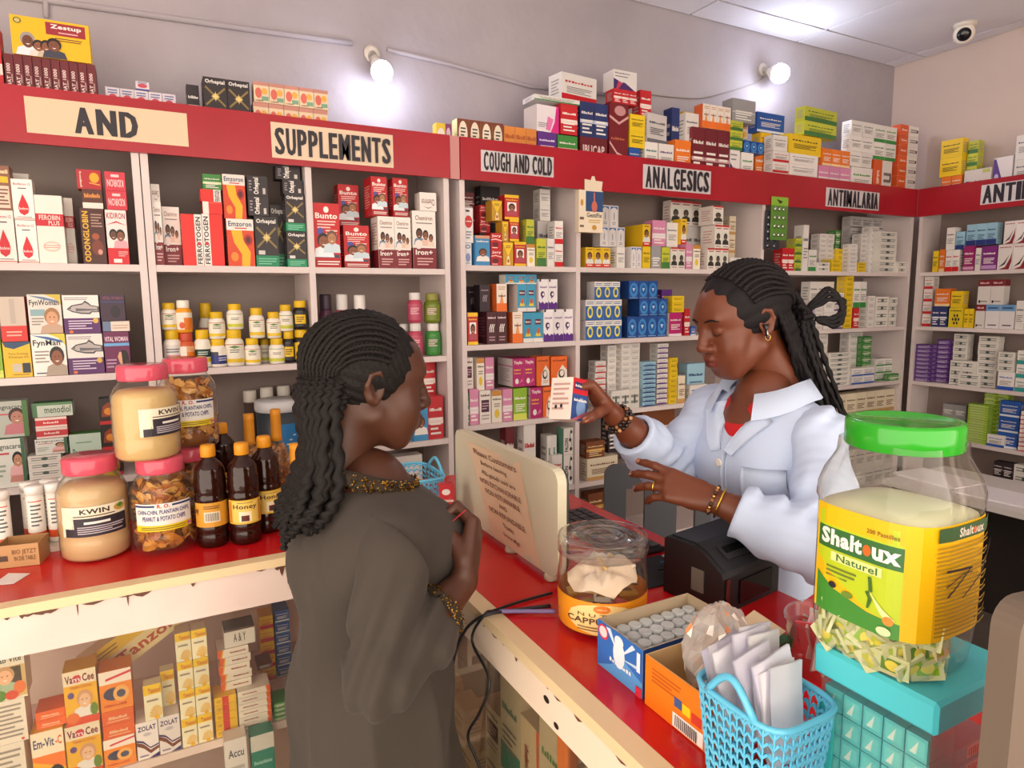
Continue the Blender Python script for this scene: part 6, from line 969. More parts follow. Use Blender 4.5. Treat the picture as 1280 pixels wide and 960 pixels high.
for i in range(5):
    for j in range(5):
        n += 1; z0 = ZK+.001+j*.028; mb = MB().box((0, 0, 0), (.05, .0228, .0268), '#52c8d4'); mb.art([('r', .1, .15, .9, .85, '#6ad8de'), ('p', [(.2, .2), (.6, .8), (.5, .2)], '#d8f0ee')], (0, .0228, 0), (0, -1, 0), (0, 0, 1), .0228, .0268)
        tagit(mb.build('turquoise_box', None, (bx0+.002, by0+.004+i*.0244, z0)), f'little turquoise carton in the clear case, {ORD[i+1]} column from near end, {ORD[j+1]} up', 'box', 'turquoise cartons in the case')
for j in range(5):
    mb = MB().box((0, 0, 0), (.075, .09, .02), '#48bccc'); mb.art([('r', .35, .15, .85, .85, '#d8d4d0')]+[('r', .4+.05*k_, .25, .42+.05*k_, .75, K_) for k_ in range(8)], (0, 0, 0), (1, 0, 0), (0, 0, 1), .075, .02); tagit(mb.build('turquoise_box', None, (bx0+.057, by0+.006, ZK+.001+j*.0215)), f'flat turquoise carton with barcode in the clear case, {ORD[j+1]} from bottom', 'box', 'barcoded turquoise cartons')
JX, JY, JZ = .728, .436, 1.1908; jr = .0715
t = thing('lozenge_jar', 'big square clear jar with green lid and yellow label', 'jar', (JX, JY, JZ)); sqf = .28
MB().lathe([(jr*.8, 0), (jr*.93, .006), (jr*.97, .03), (jr*.99, .048), (jr*.99, .176), (jr*1.01, .182), (jr*1.0, .198), (jr*.93, .214), (jr*.84, .226), (jr*.79, .234), (jr*.77, .25)], CL, 64, sq=sqf, caps=False, fl=lambda z, a: 1+(.012*math.cos(a*16) if z > .18 else 0)).build('jar_shell', t)
MB().lathe([(jr*.81, .242), (jr*.83, .244), (jr*.83, .268), (jr*.81, .272), (jr*.7, .2725), (jr*.68, .271), (.001, .271)], '#2fa028:gloss', 48).build('screw_lid', t)
ex_ = 2+6*sqf; rfn = lambda a: (abs(math.cos(a))**ex_+abs(math.sin(a))**ex_)**(-1/ex_)
la = [('r', 0, 0, 1, 1, '#f0bc08'), ('p', [(.02, .94), (.44, .94), (.44, .12), (.3, .18), (.1, .38), (.02, .52)], '#b8cc1c'), ('p', [(.02, .0), (.44, .0), (.44, .14), (.3, .16), (.12, .24), (.02, .36)], '#3f8a2c'), ('p', [(.02, .8), (.44, .8), (.44, .6), (.02, .6)], '#2f6a30'), ('r', 0, .82, .5, 1, '#f0bc08'),
  ('t', .04, .64, .26, .79, W_, 'Shalt', 0, .045), ('e', .285, .7, .02, .05, '#e8641c'), ('t', .31, .64, .43, .75, W_, 'ux', 0, .045), ('r', .1, .5, .36, .585, '#d8e090'), ('t', .13, .51, .34, .575, '#2f6a30', 'Naturel', 0, .015), ('l', .08, .34, .24, .46, 3, '#6a7a2c'), ('t', .28, .86, .42, .9, '#7a5a1a', '200 Pastilles'),
  ('p', [(.3, .48), (.31, .36), (.29, .34), (.31, .28), (.3, .2), (.31, .2), (.325, .28), (.305, .34), (.325, .36), (.315, .48)], '#3f6a1c'), ('p', [(.31, .36), (.36, .2), (.4, .12), (.42, .17), (.37, .24)], '#e8e8a0'), ('e', .395, .15, .022, .04, '#e88a2c'), ('e', .12, .28, .02, .03, K_), ('e', .2, .24, .03, .03, '#6a8a2c'), ('e', .38, .05, .03, .04, '#c8dca8'),
  ('r', .56, .87, .98, .99, '#3a5a34'), ('t', .68, .89, .88, .97, '#e4d8c8', 'Shaltoux', 0, .03), ('e', .802, .925, .012, .03, '#d86a3a'), ('l', .56, .06, .97, .84, 22, '#b08a1c'), ('p', [(.6, .62), (.78, .6), (.78, .62), (.6, .64)], K_), ('p', [(.78, .62), (.62, .4), (.61, .41), (.765, .62)], K_), ('p', [(.95, .8), (.86, .52), (.72, .36), (.715, .37), (.85, .53), (.94, .8)], K_), ('p', [(.6, .5), (.7, .58), (.78, .58), (.78, .57), (.7, .57), (.605, .49)], K_)]+[('e', .83+.035*i, .15+.05*((i*2) % 3), .006, .012, K_) for i in range(4)]
LT0, LT1 = math.radians(140), math.radians(315)
def lw(x, y, L): a = LT0+(LT1-LT0)*x; q = jr*.99*rfn(a)+L; return (q*math.cos(a), q*math.sin(a), .05+.125*y)
class FineMB(MB): pass
lm = FineMB(); lm.art(la, (0, 0, 0), (1, 0, 0), (0, 1, 0), 1, 1, off=.0006, wrap=lw); lm.build('label', t)
rr = random.Random(9)
for i in range(44):
    a = rr.uniform(0, 6.28) if i > 30 else math.pi*.72+i*.083; edge = i < 31; q = jr*(.84 if edge else rr.uniform(.1, .6))*rfn(a); z = .01+.018*(i % 3) if edge else .02+.003*i; n = a+math.pi/2; mb = MB().prism([(-.017, -.014), (.017, -.013), (.016, .014), (-.018, .013)], 1, -.0018, .0018, '#cdd2a0'); c_ = rr.choice(['#8ab81c', '#c8cc3a', '#5a8a24', '#a8c83a']); mb.art([('r', .12, .15, .88, .85, c_), ('e', .5, .5, .25, .28, '#e8d84a')], (-.015, -.0018, -.012), (1, 0, 0), (0, 0, 1), .03, .024); mb.art([('r', .12, .15, .88, .85, c_)], (.015, .0018, -.012), (-1, 0, 0), (0, 0, 1), .03, .024)
    o = mb.build('lozenge_sachet', None, (JX+q*math.cos(a), JY+q*math.sin(a), JZ+z+.006)); o.rotation_euler = (rr.uniform(-.5, .5), rr.uniform(-.6, .6), n+rr.uniform(-.4, .4)); tagit(o, 'green and yellow wrapped lozenge inside the big clear jar', 'sachet', 'lozenges in the big jar')
MB().lathe([(.001, .05), (jr*.9, .052), (jr*.95, .06), (jr*.95, .165), (jr*.93, .172), (jr*.5, .178), (.001, .18)], '#dfe0c0', 48, sq=sqf).build('paper_liner', t)
# ---- taupe panel at the counter end
tagit(MB().prism(rrect(0, .3, 0, .365, .022, corners=(1, 1, 0, 0)), 1, 0, .022, '#6a5c50').build('plastic_screen', None, (.556, .235, ZK+.0008), -.15), 'brown grey plastic panel with rounded corner standing at the counter end', 'panel')
# ---- cables
def cable(pts, r, k, label, name='cable'): tagit(MB().tube(path3(pts, 6), r, k, 7).build(name), label, 'cable')
zc = ZK+.004
cable([onZ(690, 741, zc), onZ(650, 752, zc), onZ(618, 763, zc), onZ(606, 768, zc+.002), onX(590, 800, XC0-.012), onX(612, 850, XC0-.02), onX(600, 890, XC0-.03), onX(585, 920, XC0-.03), onX(600, 960, XC0-.02), onX(612, 1010, XC0-.02)], .0028, '#1c1a1c', 'thin black cable hanging over the counter edge')
cable([onZ(688, 757, zc), onZ(640, 763, zc), onZ(604, 770, zc+.003), onX(580, 790, XC0-.014), onX(566, 830, XC0-.03), onX(562, 900, XC0-.03), onX(555, 980, XC0-.03)], .0034, '#201e22', 'black cable hanging beside the customer')
cable([onZ(624, 764, zc+.004), onZ(660, 764, zc+.004), onZ(694, 764, zc+.004)], .0042, '#7a6a9a', 'short lavender grey cord lying before the clear tub', 'cord')
for i, (a, b, c_) in enumerate((((828, 695), (880, 690), '#c8c8d0'), ((826, 703), (884, 700), '#3a5a9a'), ((822, 712), (880, 712), '#1c1a1c'))): p, q = onZ(*a, zc+.006*i), onZ(*b, zc+.006*i); cable([p, (p+q)/2+np.array([0, .01, 0]), q], .0026, c_, ['white wire', 'blue wire', 'black wire'][i]+' behind the clear tub running to the printer')
# ---- grey plastic chair and dark chair behind the counter, desk with papers
def chair(label, x, y, rz, col, hb=.98):
    t = thing('plastic_chair', label, 'chair', (x, y, 0), rz)
    MB().prism(rrect(-.21, .21, -.2, .2, .05), 2, .43, .455, col).build('seat', t)
    ob = MB(); 
    for (a, b) in ((-.21, -.13), (-.06, .06), (.13, .21)): ob.prism([(a, .47), (b, .47), (b, hb-.09), (a, hb-.09)], 1, .19, .212, col)
    ob.prism(rrect(-.21, .21, hb-.0905, hb, .04, corners=(1, 1, 0, 0)), 1, .19, .212, col); ob.box((-.21, .19, .456), (.21, .212, .4705), col); ob.build('backrest', t)
    for sx in (-1, 1):
        for sy in (-1, 1): MB().tube([(sx*.17, sy*.16, .43), (sx*.2, sy*.19, .0015)], [.022, .017], col, 8).build('leg', t)
    return t
cb_ = dep(825, 640, 2.5); chair('grey plastic chair behind the counter beside the pharmacist', cb_[0]-.2*.47, cb_[1]-.2*.88, -.49, '#4c4e54', .98)
chair('dark grey plastic chair beyond the green lidded jar', 2.2, .72, -1.4, '#34363c', .9)
t = thing('side_desk', 'small dark desk carrying white papers beyond the big jar', 'desk', (2.95, .95, 0)); MB().box((0, 0, .72), (.5, .9, .745), '#d8d4d0').build('desk_top', t); MB().box((.03, .03, 0), (.47, .06, .719), '#2a2624').build('side_panel', t); MB().box((.03, .84, 0), (.47, .87, .719), '#2a2624').build('side_panel', t); MB().box((.44, .061, .1), (.46, .839, .719), '#3a3430').build('back_panel', t)
for i in range(3): o = MB().box((0, 0, 0), (.21, .297, .003+.004*i), '#f0eef2').build('paper_sheet', None, (3.0+.02*i, .98+.3*i, .7458), .2-.15*i); tagit(o, ['near sheaf of white paper', 'middle sheaf of white paper', 'far sheaf of white paper'][i]+' on the small desk', 'paper')
# ---- hanging packs on the shelf edge
t = thing('hanging_pack', 'white hang-tab medicine pack hung on the post under COUGH AND COLD', 'pack', (XU(723, YF-.03, 2.0), YF-.034, 0)); z1, z0 = ZV(218, t.location.x, YF-.03), ZV(290, t.location.x, YF-.03); hw = XU(753, YF-.03, 2.0)-t.location.x
mb = MB().box((0, 0, z0), (hw, .03, z0+(z1-z0)*.74), '#ecdcc4').art([('r', .28, .5, 1, .98, '#2a4a7a'), ('e', .64, .62, .12, .14, '#c86a5a'), ('r', .6, .66, .66, .95, '#c86a5a'), ('t', .32, .36, .96, .47, '#3a3a44', 'GestiFix', 0, .02), ('l', .4, .22, .9, .32, 2, '#c8a84a'), ('e', .64, .12, .1, .06, '#c8922a'), ('e', .12, .7, .06, .08, '#c8922a'), ('r', .04, .3, .2, .36, '#6a5a4a'), ('r', .04, .12, .2, .17, '#6a5a4a')], (0, 0, z0), (1, 0, 0), (0, 0, 1), hw, (z1-z0)*.74); mb.build('pack_body', t)
MB().prism([(hw*.3, z0+(z1-z0)*.741), (hw, z0+(z1-z0)*.741), (hw*1.05, z1-.02), (hw*.75, z1-.018), (hw*.7, z1), (hw*.6, z1), (hw*.55, z1-.018), (hw*.3, z1-.015)], 1, .012, .0145, '#e8d8c0').build('hang_tab', t)
t = thing('blister_pack', 'green blister card of pills hanging under ANTIMALARIA', 'pack', (XU(963, YF-.02, 2.0), YF-.022, 0)); x0 = t.location.x; z1, z0 = ZV(246, x0, YF), ZV(300, x0, YF); hw = XU(984, YF-.02, 2.0)-x0
MB().box((0, 0, z0), (hw, .0015, z1), '#5a8a34').art([('r', 0, .8, 1, 1, '#8ab83a'), ('p', [(.3, .95), (.7, .9), (.5, .84)], '#2a3a1c')], (0, 0, z0), (1, 0, 0), (0, 0, 1), hw, z1-z0).build('card', t)
for i in range(3):
    for j in range(4): MB().lathe([(.012, 0), (.011, .004), (.006, .007), (.001, .008)], '#b8c4b0:metal', 10).build('pill_bubble', t, (hw*(.25+.25*i), -.0002, z0+(z1-z0)*(.12+.2*j))).rotation_euler = (math.pi/2, 0, 0)
t2 = thing('blister_pack', 'dark foil blister card behind the green one under ANTIMALARIA', 'pack', (x0-.03, YF-.012, z0-.05)); MB().box((0, 0, 0), (hw*.9, .0015, .2), '#34343c').build('card', t2)
for i in range(2):
    for j in range(5): MB().lathe([(.014, 0), (.013, .004), (.007, .007), (.001, .008)], '#7a7a84:metal', 10).build('pill_bubble', t2, (hw*(.22+.4*i), -.0002, .02+.036*j)).rotation_euler = (math.pi/2, 0, 0)
# ================================================================ PEOPLE: smooth-blended solids, polygonised by surface nets
class Solid:
    def __init__(s, lo, hi, res):
        s.lo = np.array(lo, float); s.res = res; s.n = np.ceil((np.array(hi)-s.lo)/res).astype(int)+1
        s.ax = [s.lo[i]+res*np.arange(s.n[i]) for i in range(3)]; s.f = np.full(s.n, .08, np.float32)
    def sub(s, a, b):
        i0 = np.maximum(np.floor((np.array(a)-s.lo)/s.res).astype(int), 0); i1 = np.minimum(np.ceil((np.array(b)-s.lo)/s.res).astype(int)+1, s.n)
        if (i1 <= i0).any(): return None
        sl = tuple(slice(i0[k], i1[k]) for k in range(3)); P = np.meshgrid(*[s.ax[k][sl[k]] for k in range(3)], indexing='ij'); return sl, [q.astype(np.float32) for q in P]
    def put(s, sl, d, k, op):
        f = s.f[sl]
        if op == 'sub':
            h = np.clip(.5-.5*(f+d)/k, 0, 1); s.f[sl] = f*(1-h)-d*h+k*h*(1-h)
        elif op == 'int':
            h = np.clip(.5-.5*(d-f)/k, 0, 1); s.f[sl] = d*(1-h)+f*h+k*h*(1-h)
        else:
            h = np.clip(.5+.5*(f-d)/k, 0, 1); s.f[sl] = f*(1-h)+d*h-k*h*(1-h)
    def cap(s, a, b, ra, rb, k=.01, op='add', flat=None):
        a, b = np.array(a, float), np.array(b, float); m = max(ra, rb)+k+.03; g = s.sub(np.minimum(a, b)-m, np.maximum(a, b)+m)
        if g is None: return s
        sl, P = g; ab = b-a; L2 = max(ab@ab, 1e-9); q = [P[i]-a[i] for i in range(3)]; t = np.clip(sum(q[i]*ab[i] for i in range(3))/L2, 0, 1)
        r = [q[i]-ab[i]*t for i in range(3)]
        if flat is not None:            # flatten along direction flat[0] by factor flat[1]
            n = np.array(flat[0], float); n /= np.linalg.norm(n); dn = sum(r[i]*n[i] for i in range(3)); r = [r[i]+n[i]*dn*(1/flat[1]-1) for i in range(3)]
        d = np.sqrt(sum(x*x for x in r))-(ra+(rb-ra)*t); s.put(sl, d, k, op); return s
    def chain(s, pts, rad, k=.01, **kw):
        for i in range(len(pts)-1): s.cap(pts[i], pts[i+1], rad[i], rad[i+1], k, **kw)
        return s
    def ell(s, c, r, k=.02, op='add', R=None):
        c, r = np.array(c, float), np.array(r, float); m = r.max()+k+.03; g = s.sub(c-m, c+m)
        if g is None: return s
        sl, P = g; q = [P[i]-c[i] for i in range(3)]
        if R is not None: q = [sum(R[j][i]*q[j] for j in range(3)) for i in range(3)]     # R columns = local axes
        k0 = np.sqrt(sum((q[i]/r[i])**2 for i in range(3))); k1 = np.sqrt(sum((q[i]/r[i]**2)**2 for i in range(3)))+1e-9
        s.put(sl, k0*(k0-1)/k1, k, op); return s
    def half(s, n, c, k=.01):           # keep n.p < c
        n = np.array(n, float); n /= np.linalg.norm(n); P = np.meshgrid(*s.ax, indexing='ij'); d = sum(P[i]*n[i] for i in range(3))-c; s.put((slice(None),)*3, d.astype(np.float32), k, 'int'); return s
    def warp(s, fn): P = np.meshgrid(*s.ax, indexing='ij'); s.f += fn(*P).astype(np.float32); return s
    def nets(s):
        f = s.f; ins = f < 0; nx, ny, nz = f.shape; acc = np.zeros((nx-1, ny-1, nz-1, 3)); cnt = np.zeros((nx-1, ny-1, nz-1))
        off = [(i, j, k) for i in (0, 1) for j in (0, 1) for k in (0, 1)]
        V = lambda o: f[o[0]:nx-1+o[0], o[1]:ny-1+o[1], o[2]:nz-1+o[2]]
        act = np.zeros(cnt.shape, bool); b0 = V((0, 0, 0)) < 0
        for o in off[1:]: act |= (V(o) < 0) != b0
        I = np.argwhere(act); idx = -np.ones(cnt.shape, int); idx[act] = np.arange(len(I)); pos = np.zeros((len(I), 3)); c = np.zeros(len(I))
        for o in off:
            for ax in range(3):
                if o[ax]: continue
                o2 = list(o); o2[ax] = 1; A = f[I[:, 0]+o[0], I[:, 1]+o[1], I[:, 2]+o[2]]; B = f[I[:, 0]+o2[0], I[:, 1]+o2[1], I[:, 2]+o2[2]]; m = (A < 0) != (B < 0)
                t = np.where(m, A/np.where(m, A-B, 1), 0); p = np.tile(np.array(o, float), (len(I), 1)); p[:, ax] += t; pos[m] += p[m]; c[m] += 1
        verts = s.lo+(I+pos/np.maximum(c, 1)[:, None])*s.res; faces = []
        for ax in range(3):
            b, d = [k for k in range(3) if k != ax]; sl0 = [slice(None)]*3; sl1 = [slice(None)]*3; sl0[ax] = slice(0, -1); sl1[ax] = slice(1, None)
            ch = ins[tuple(sl0)] != ins[tuple(sl1)]; E = np.argwhere(ch); E = E[(E[:, b] > 0) & (E[:, d] > 0) & (E[:, b] < f.shape[b]-1) & (E[:, d] < f.shape[d]-1)]
            if not len(E): continue
            def cell(db, dd): q = E.copy(); q[:, b] -= db; q[:, d] -= dd; return idx[q[:, 0], q[:, 1], q[:, 2]]
            Q = np.stack([cell(1, 1), cell(0, 1), cell(0, 0), cell(1, 0)], 1); fl = ins[E[:, 0], E[:, 1], E[:, 2]]
            if ax == 1: fl = ~fl
            Q[~fl] = Q[~fl][:, ::-1]; faces.append(Q)
        return verts, np.concatenate(faces)
def smooth(V, F, it=2, lam=.5):
    a = F.ravel(); b = np.roll(F, -1, 1).ravel(); n = len(V)
    for _ in range(it):
        S = np.zeros_like(V); c = np.zeros(n); np.add.at(S, a, V[b]); np.add.at(S, b, V[a]); np.add.at(c, a, 1); np.add.at(c, b, 1); V = V+lam*(S/np.maximum(c, 1)[:, None]-V)
    return V
def solid_mesh(name, parts, parent=None):
    """parts: [(verts, faces, key or fn(centroids)->index list, keys)] joined in one mesh object"""
    me = bpy.data.meshes.new(name); Vs = []; Fs = []; Ms = []; keys = []; o = 0
    for V, F, ks, fn in parts:
        Vs.append(V); Fs.append(F+o); o += len(V); loc = []
        for k in ks:
            if k not in keys: keys.append(k)
            loc.append(keys.index(k))
        Ms.append(np.array(loc)[fn(V[F].mean(1))] if fn else np.full(len(F), loc[0]))
    V = np.concatenate(Vs); F = np.concatenate(Fs); Mi = np.concatenate(Ms).astype(np.int32)
    me.vertices.add(len(V)); me.vertices.foreach_set('co', V.astype(np.float32).ravel()); me.loops.add(F.size); me.loops.foreach_set('vertex_index', F.astype(np.int32).ravel()); me.polygons.add(len(F)); me.polygons.foreach_set('loop_start', np.arange(0, F.size, 4, dtype=np.int32)); me.polygons.foreach_set('material_index', Mi); me.polygons.foreach_set('use_smooth', np.ones(len(F), bool))
    for k in keys: me.materials.append(mat(k))
    me.update(calc_edges=True); me.validate()
    ob = bpy.data.objects.new(name, me); COL.objects.link(ob)
    if parent is not None: ob.parent = parent
    return ob
def bvh_of(V, F): return BVHTree.FromPolygons([tuple(v) for v in V], [tuple(f) for f in F])
unit = lambda v: np.array(v, float)/np.linalg.norm(v)
# ---- head in its own frame: +y forward, +z up, chin -.112, crown .108
def head_solid(neck_to, full=1.0):
    s = Solid((-.1, -.13, -.26), (.1, .14, .13), .0028)
    s.ell((0, -.018, .03), (.0735, .094, .079)); s.ell((0, .03, -.03), (.056, .056, .078), .03); s.ell((0, .045, .03), (.06, .045, .06), .03)
    s.ell((0, .062, -.094), (.024, .022, .02), .03)                                   # chin
    for x in (-1, 1):
        s.ell((x*.04, .052, -.03), (.025, .026, .026), .02); s.ell((x*.034, .06, -.055), (.024, .024, .03), .025)      # cheek, full lower cheek
        s.cap((x*.052, .0, -.055), (x*.026, .055, -.096), .018, .016, .025)        # jaw line
    s.cap((-.036, .073, .03), (.036, .073, .03), .013, .013, .018)                  # brow ridge
    for x in (-1, 1): s.ell((x*.031, .096, .006), (.019, .017, .014), .012, 'sub'); s.ell((x*.031, .0745, .004), (.0165, .0135, .0125), .004)
    s.chain([(0, .086, .018), (0, .097, -.008), (0, .107, -.026)], [.0075, .009, .0115], .012); s.ell((0, .1045, -.03), (.0125, .011, .0095), .008)
    for x in (-1, 1): s.ell((x*.0145, .0965, -.0325), (.0095, .0105, .0085), .006)
    s.ell((0, .078, -.062), (.027, .02, .02), .02)                                  # muzzle
    s.chain([(-.022, .083, -.0605), (-.008, .0965, -.0575), (0, .0955, -.0585), (.008, .0965, -.0575), (.022, .083, -.0605)], [.003, .0062, .0058, .0062, .003], .006)
    s.chain([(-.021, .083, -.063), (-.008, .094, -.069), (.008, .094, -.069), (.021, .083, -.063)], [.003, .0074, .0074, .003], .006)
    s.cap((-.021, .0995, -.0635), (.021, .0995, -.0635), .0014, .0014, .004, 'sub')
    s.cap((0, -.03, -.05), neck_to, .05, .05, .03)
    for x in (-1, 1):                                                               # ears
        s.ell((x*.074, -.012, -.004), (.007, .019, .03), .008); s.ell((x*.0815, -.006, -.002), (.007, .010, .017), .006, 'sub')
        s.chain([(x*.077, .002, .012), (x*.081, -.008, .024), (x*.083, -.022, .018), (x*.082, -.027, .0), (x*.078, -.017, -.022), (x*.075, -.006, -.028)], [.0032, .0038, .0042, .0042, .0045, .0055], .004)
    V, F = s.nets(); return smooth(V, F, 2), F
def lips(C):
    m = np.zeros(len(C), int); x, y, z = C.T; m[(np.abs(x) < .0235) & (y > .0805) & (z < -.053+.0015*np.cos(x*260)) & (z > -.0765+.22*np.abs(x)) & (np.abs(x) < .024)] = 1; return m
def frame(c, fwd, up=(0, 0, 1), pitch=0, roll=0):
    f = unit(fwd); r = unit(np.cross(f, up)); u = np.cross(r, f); R = np.stack([r, f, u], 1)
    cp_, sp_ = math.cos(pitch), math.sin(pitch); cr, sr = math.cos(roll), math.sin(roll)
    R = R@np.array([[1, 0, 0], [0, cp_, -sp_], [0, sp_, cp_]])@np.array([[cr, 0, sr], [0, 1, 0], [-sr, 0, cr]])
    return lambda P: np.array(P)@R.T+np.array(c), R
# ---- hand prims added to a Solid
FING = [(.027, .086, (.040, .024, .021), .0088), (.0092, .090, (.045, .028, .022), .0092), (-.0088, .086, (.041, .026, .021), .0088), (-.0255, .077, (.032, .019, .018), .0078)]
def hand(s, W, a, n, left, curl, spread=(.1, .03, -.04, -.12), thumb=None, sc=1.0):
    a = unit(a); n = unit(np.array(n)-a*(np.array(n)@a)); l = np.cross(a, n)*(1 if left else -1); W = np.array(W, float); tips = []; pose = []
    P = lambda x, y, z: W+sc*(a*x+l*y+n*z)
    for (o, m, sg, r), c, sp in zip(FING, curl, spread):
        b = P(m, o, 0); s.cap(P(.004, o*.55, 0), b, .0155*sc, .0112*sc, .012*sc)
        d = unit(a+l*sp); pts = [b]; ang = 0; rad = [r*1.08*sc, r*sc, r*.94*sc, r*.78*sc]
        for q, cj in zip(sg, c):
            ang += cj; dd = d*math.cos(ang)-n*math.sin(ang); pts.append(pts[-1]+dd*q*sc)
        s.chain(pts, rad, .0035*sc); tips.append(pts[-1]); pose.append(pts)
    th = thumb or (.75, .6, -.25, .35)
    b = P(.022, .02, -.006); d = unit(a*th[0]+l*th[1]+n*th[2]); p1 = b+d*.04*sc; d2 = unit(d+(-n*.6-l*.2+a*.2)*th[3]); p2 = p1+d2*.03*sc; p3 = p2+unit(d2+(-n*.5)*th[3])*.024*sc
    s.chain([b, p1, p2, p3], [.0145*sc, .0118*sc, .0105*sc, .008*sc], .008*sc); tips.append(p3); pose.append([b, p1, p2, p3])
    s.cap(P(.03, -.012, -.006), P(.055, .0, -.005), .017*sc, .016*sc, .012*sc)
    return tips, pose, l
def nails(parent, pose, n, key, sc=1.0):
    for pts in pose:
        d = unit(pts[-1]-pts[-2]); c = pts[-1]; up = unit(np.array(n)-d*(np.array(n)@d)) if abs(np.array(n)@d) < .98 else unit(np.cross(d, (0, 0, 1))); sd = np.cross(d, up); V = []
        for i in range(5):
            for j in range(4): x = (i/4-.5)*.0105*sc; y = (j/3-.65)*.0125*sc; V.append(c+sd*x+d*y+up*(.0072*sc-8*x*x/sc-.4*max(y, 0)))
        MB().add(V, [(i*4+j, i*4+j+1, i*4+j+5, i*4+j+4) for i in range(4) for j in range(3)], key, True).build('fingernail', parent)
def rope(pts, r, key, name, parent, step=.55, n=5, seg=9, amp=.3, taper=.45):
    P = path3(pts, n); m = len(P); MB().tube(P, [r*(1-taper*max(0, (i/(m-1)-.6)/.4)) for i in range(m)], key, seg, True, rf=lambda i, t: 1+amp*math.cos(2*(t-i*step))).build(name, parent)
HAIR = '#171316:hair'
# ================================================================ THE CUSTOMER (dark tunic, seen from behind, facing the counter)
SKC = '#4f2e20:skin'
Hc = np.array([.335, 1.165, 1.452]); toW, RW = frame(Hc, (.985, -.03, 0), pitch=-.16)
V, F = head_solid((0, -.045, -.2)); hb = bvh_of(V, F); HV = toW(V)
NB = np.array([.318, 1.142, 1.275])                                       # base of the neck
SR, ER, WR = np.array([.315, .99, 1.212]), np.array([.268, .925, 1.045]), np.array([.434, .99, 1.12])
SL, EL, WL = np.array([.325, 1.295, 1.212]), np.array([.345, 1.345, 1.03]), np.array([.455, 1.20, 1.115])
# bare forearms and hands
s = Solid((.22, .85, .98), (.60, 1.40, 1.30), .003)
s.chain([ER, ER*.4+WR*.6, WR], [.041, .035, .0235], .012, flat=None)
aR = unit(np.array([.475, 1.035, 1.19])-WR); nR = unit(np.array([.80, -.55, .05]))
tR, poR, lR = hand(s, WR+aR*.012, aR, nR, False, [(.9, 1.5, .9), (1.1, 1.55, .9), (1.2, 1.55, .9), (1.3, 1.5, .9)], spread=(.06, .0, -.05, -.1), thumb=(.8, .1, -.6, .5), sc=1.02)
s.chain([EL, EL*.4+WL*.6, WL], [.041, .035, .0235], .012)
aL = unit(np.array([.485, 1.10, 1.185])-WL); nL = unit(np.array([.6, .75, .2]))
tL, poL, lL = hand(s, WL+aL*.012, aL, nL, True, [(.6, .9, .6), (.8, 1.1, .8), (.9, 1.2, .8), (1, 1.2, .8)], sc=.95)
AV, AF = s.nets()
# trunk and legs inside the clothes
s = Solid((.05, .84, 0), (.58, 1.45, 1.34), .009)
s.cap(NB, NB-(0, 0, .06), .06, .09, .04); s.ell((.325, 1.14, 1.16), (.095, .135, .14), .05); s.ell((.31, 1.14, .93), (.11, .14, .15), .06)
for y in (1.07, 1.21): s.chain([(.31, y, .9), (.315, y, .5), (.305, y, .1), (.305, y, .05)], [.085, .06, .045, .045], .04); s.cap((.29, y, .035), (.43, y, .028), .034, .026, .03)
s.chain([SR+(0, .02, -.01), ER], [.034, .034], .03); s.chain([SL+(0, -.02, -.01), EL], [.034, .034], .03)
TV, TF = s.nets(); TV[:, 2] = np.maximum(TV[:, 2], .0015)
cu = solid_mesh('person', [(HV, F, [SKC, '#542c22:skin'], lambda C, q=V, f=F: lips(q[f].mean(1))), (AV, AF, [SKC], None), (TV, TF, [SKC], None)])
tagit(cu, 'standing customer in dark sheer tunic with long braids, hands clasped before the monitor', 'person')
nails(cu, poR[:2]+poR[4:], nR, '#8a5a48:skin', .95)
# tunic: body and right sleeve, loose with folds
DRK = '#3d352f:fabric'
s = Solid((.02, .78, .42), (.60, 1.52, 1.33), .0062)
s.cap(NB+(0, 0, -.03), NB+(0, 0, -.055), .06, .085, .03); s.cap(SR+(0, .02, -.005), SL+(0, -.02, -.005), .057, .057, .045)
s.ell((.318, 1.14, 1.16), (.127, .165, .12), .05); s.ell((.405, 1.09, 1.165), (.075, .075, .075), .05); s.ell((.405, 1.2, 1.165), (.075, .075, .075), .05)
s.chain([(.31, 1.14, 1.1), (.31, 1.14, .9), (.31, 1.14, .66), (.31, 1.14, .5)], [.13, .15, .17, .18], .05, flat=((1, 0, 0), .85))
s.warp(lambda X, Y, Z: -.009*np.clip((1.12-Z)/.5, 0, 1)*np.sin(np.arctan2(Y-1.14, X-.31)*9+Z*3)-.004*np.sin(np.arctan2(Y-1.14, X-.31)*5-Z*22)*np.clip((1.25-Z)/.2, 0, 1))
s.warp(lambda X, Y, Z: -.014*(1-np.abs(np.sin((Y*.9-Z*.45+X*.6)*24)))*np.clip((Z-.95)/.12, 0, 1)*np.clip((1.24-Z)/.06, 0, 1)*np.clip((.33-X)/.06, 0, 1)-.026*(1-np.abs(np.sin(np.arctan2(Y-1.14, X-.31)*4.5+Z*1.6+.6)))*np.clip((1.15-Z)/.35, 0, 1))
s.half((0, 0, -1), -.47, .004)
TNV, TNF = s.nets()
sv = Solid((.14, .78, .9), (.56, 1.10, 1.33), .005); CU = ER*.34+WR*.66
sv.cap(SR+(0, .035, .0), SR+(-.005, -.01, -.03), .06, .056, .03); sv.chain([SR+(-.003, -.008, -.02), SR*.5+ER*.5+(-.004, -.006, 0), ER+(-.006, -.002, -.012), ER*.62+WR*.38+(.006, 0, -.012), CU], [.052, .049, .05, .048, .039], .03)
axS = unit(ER-SR); axF = unit(WR-ER)
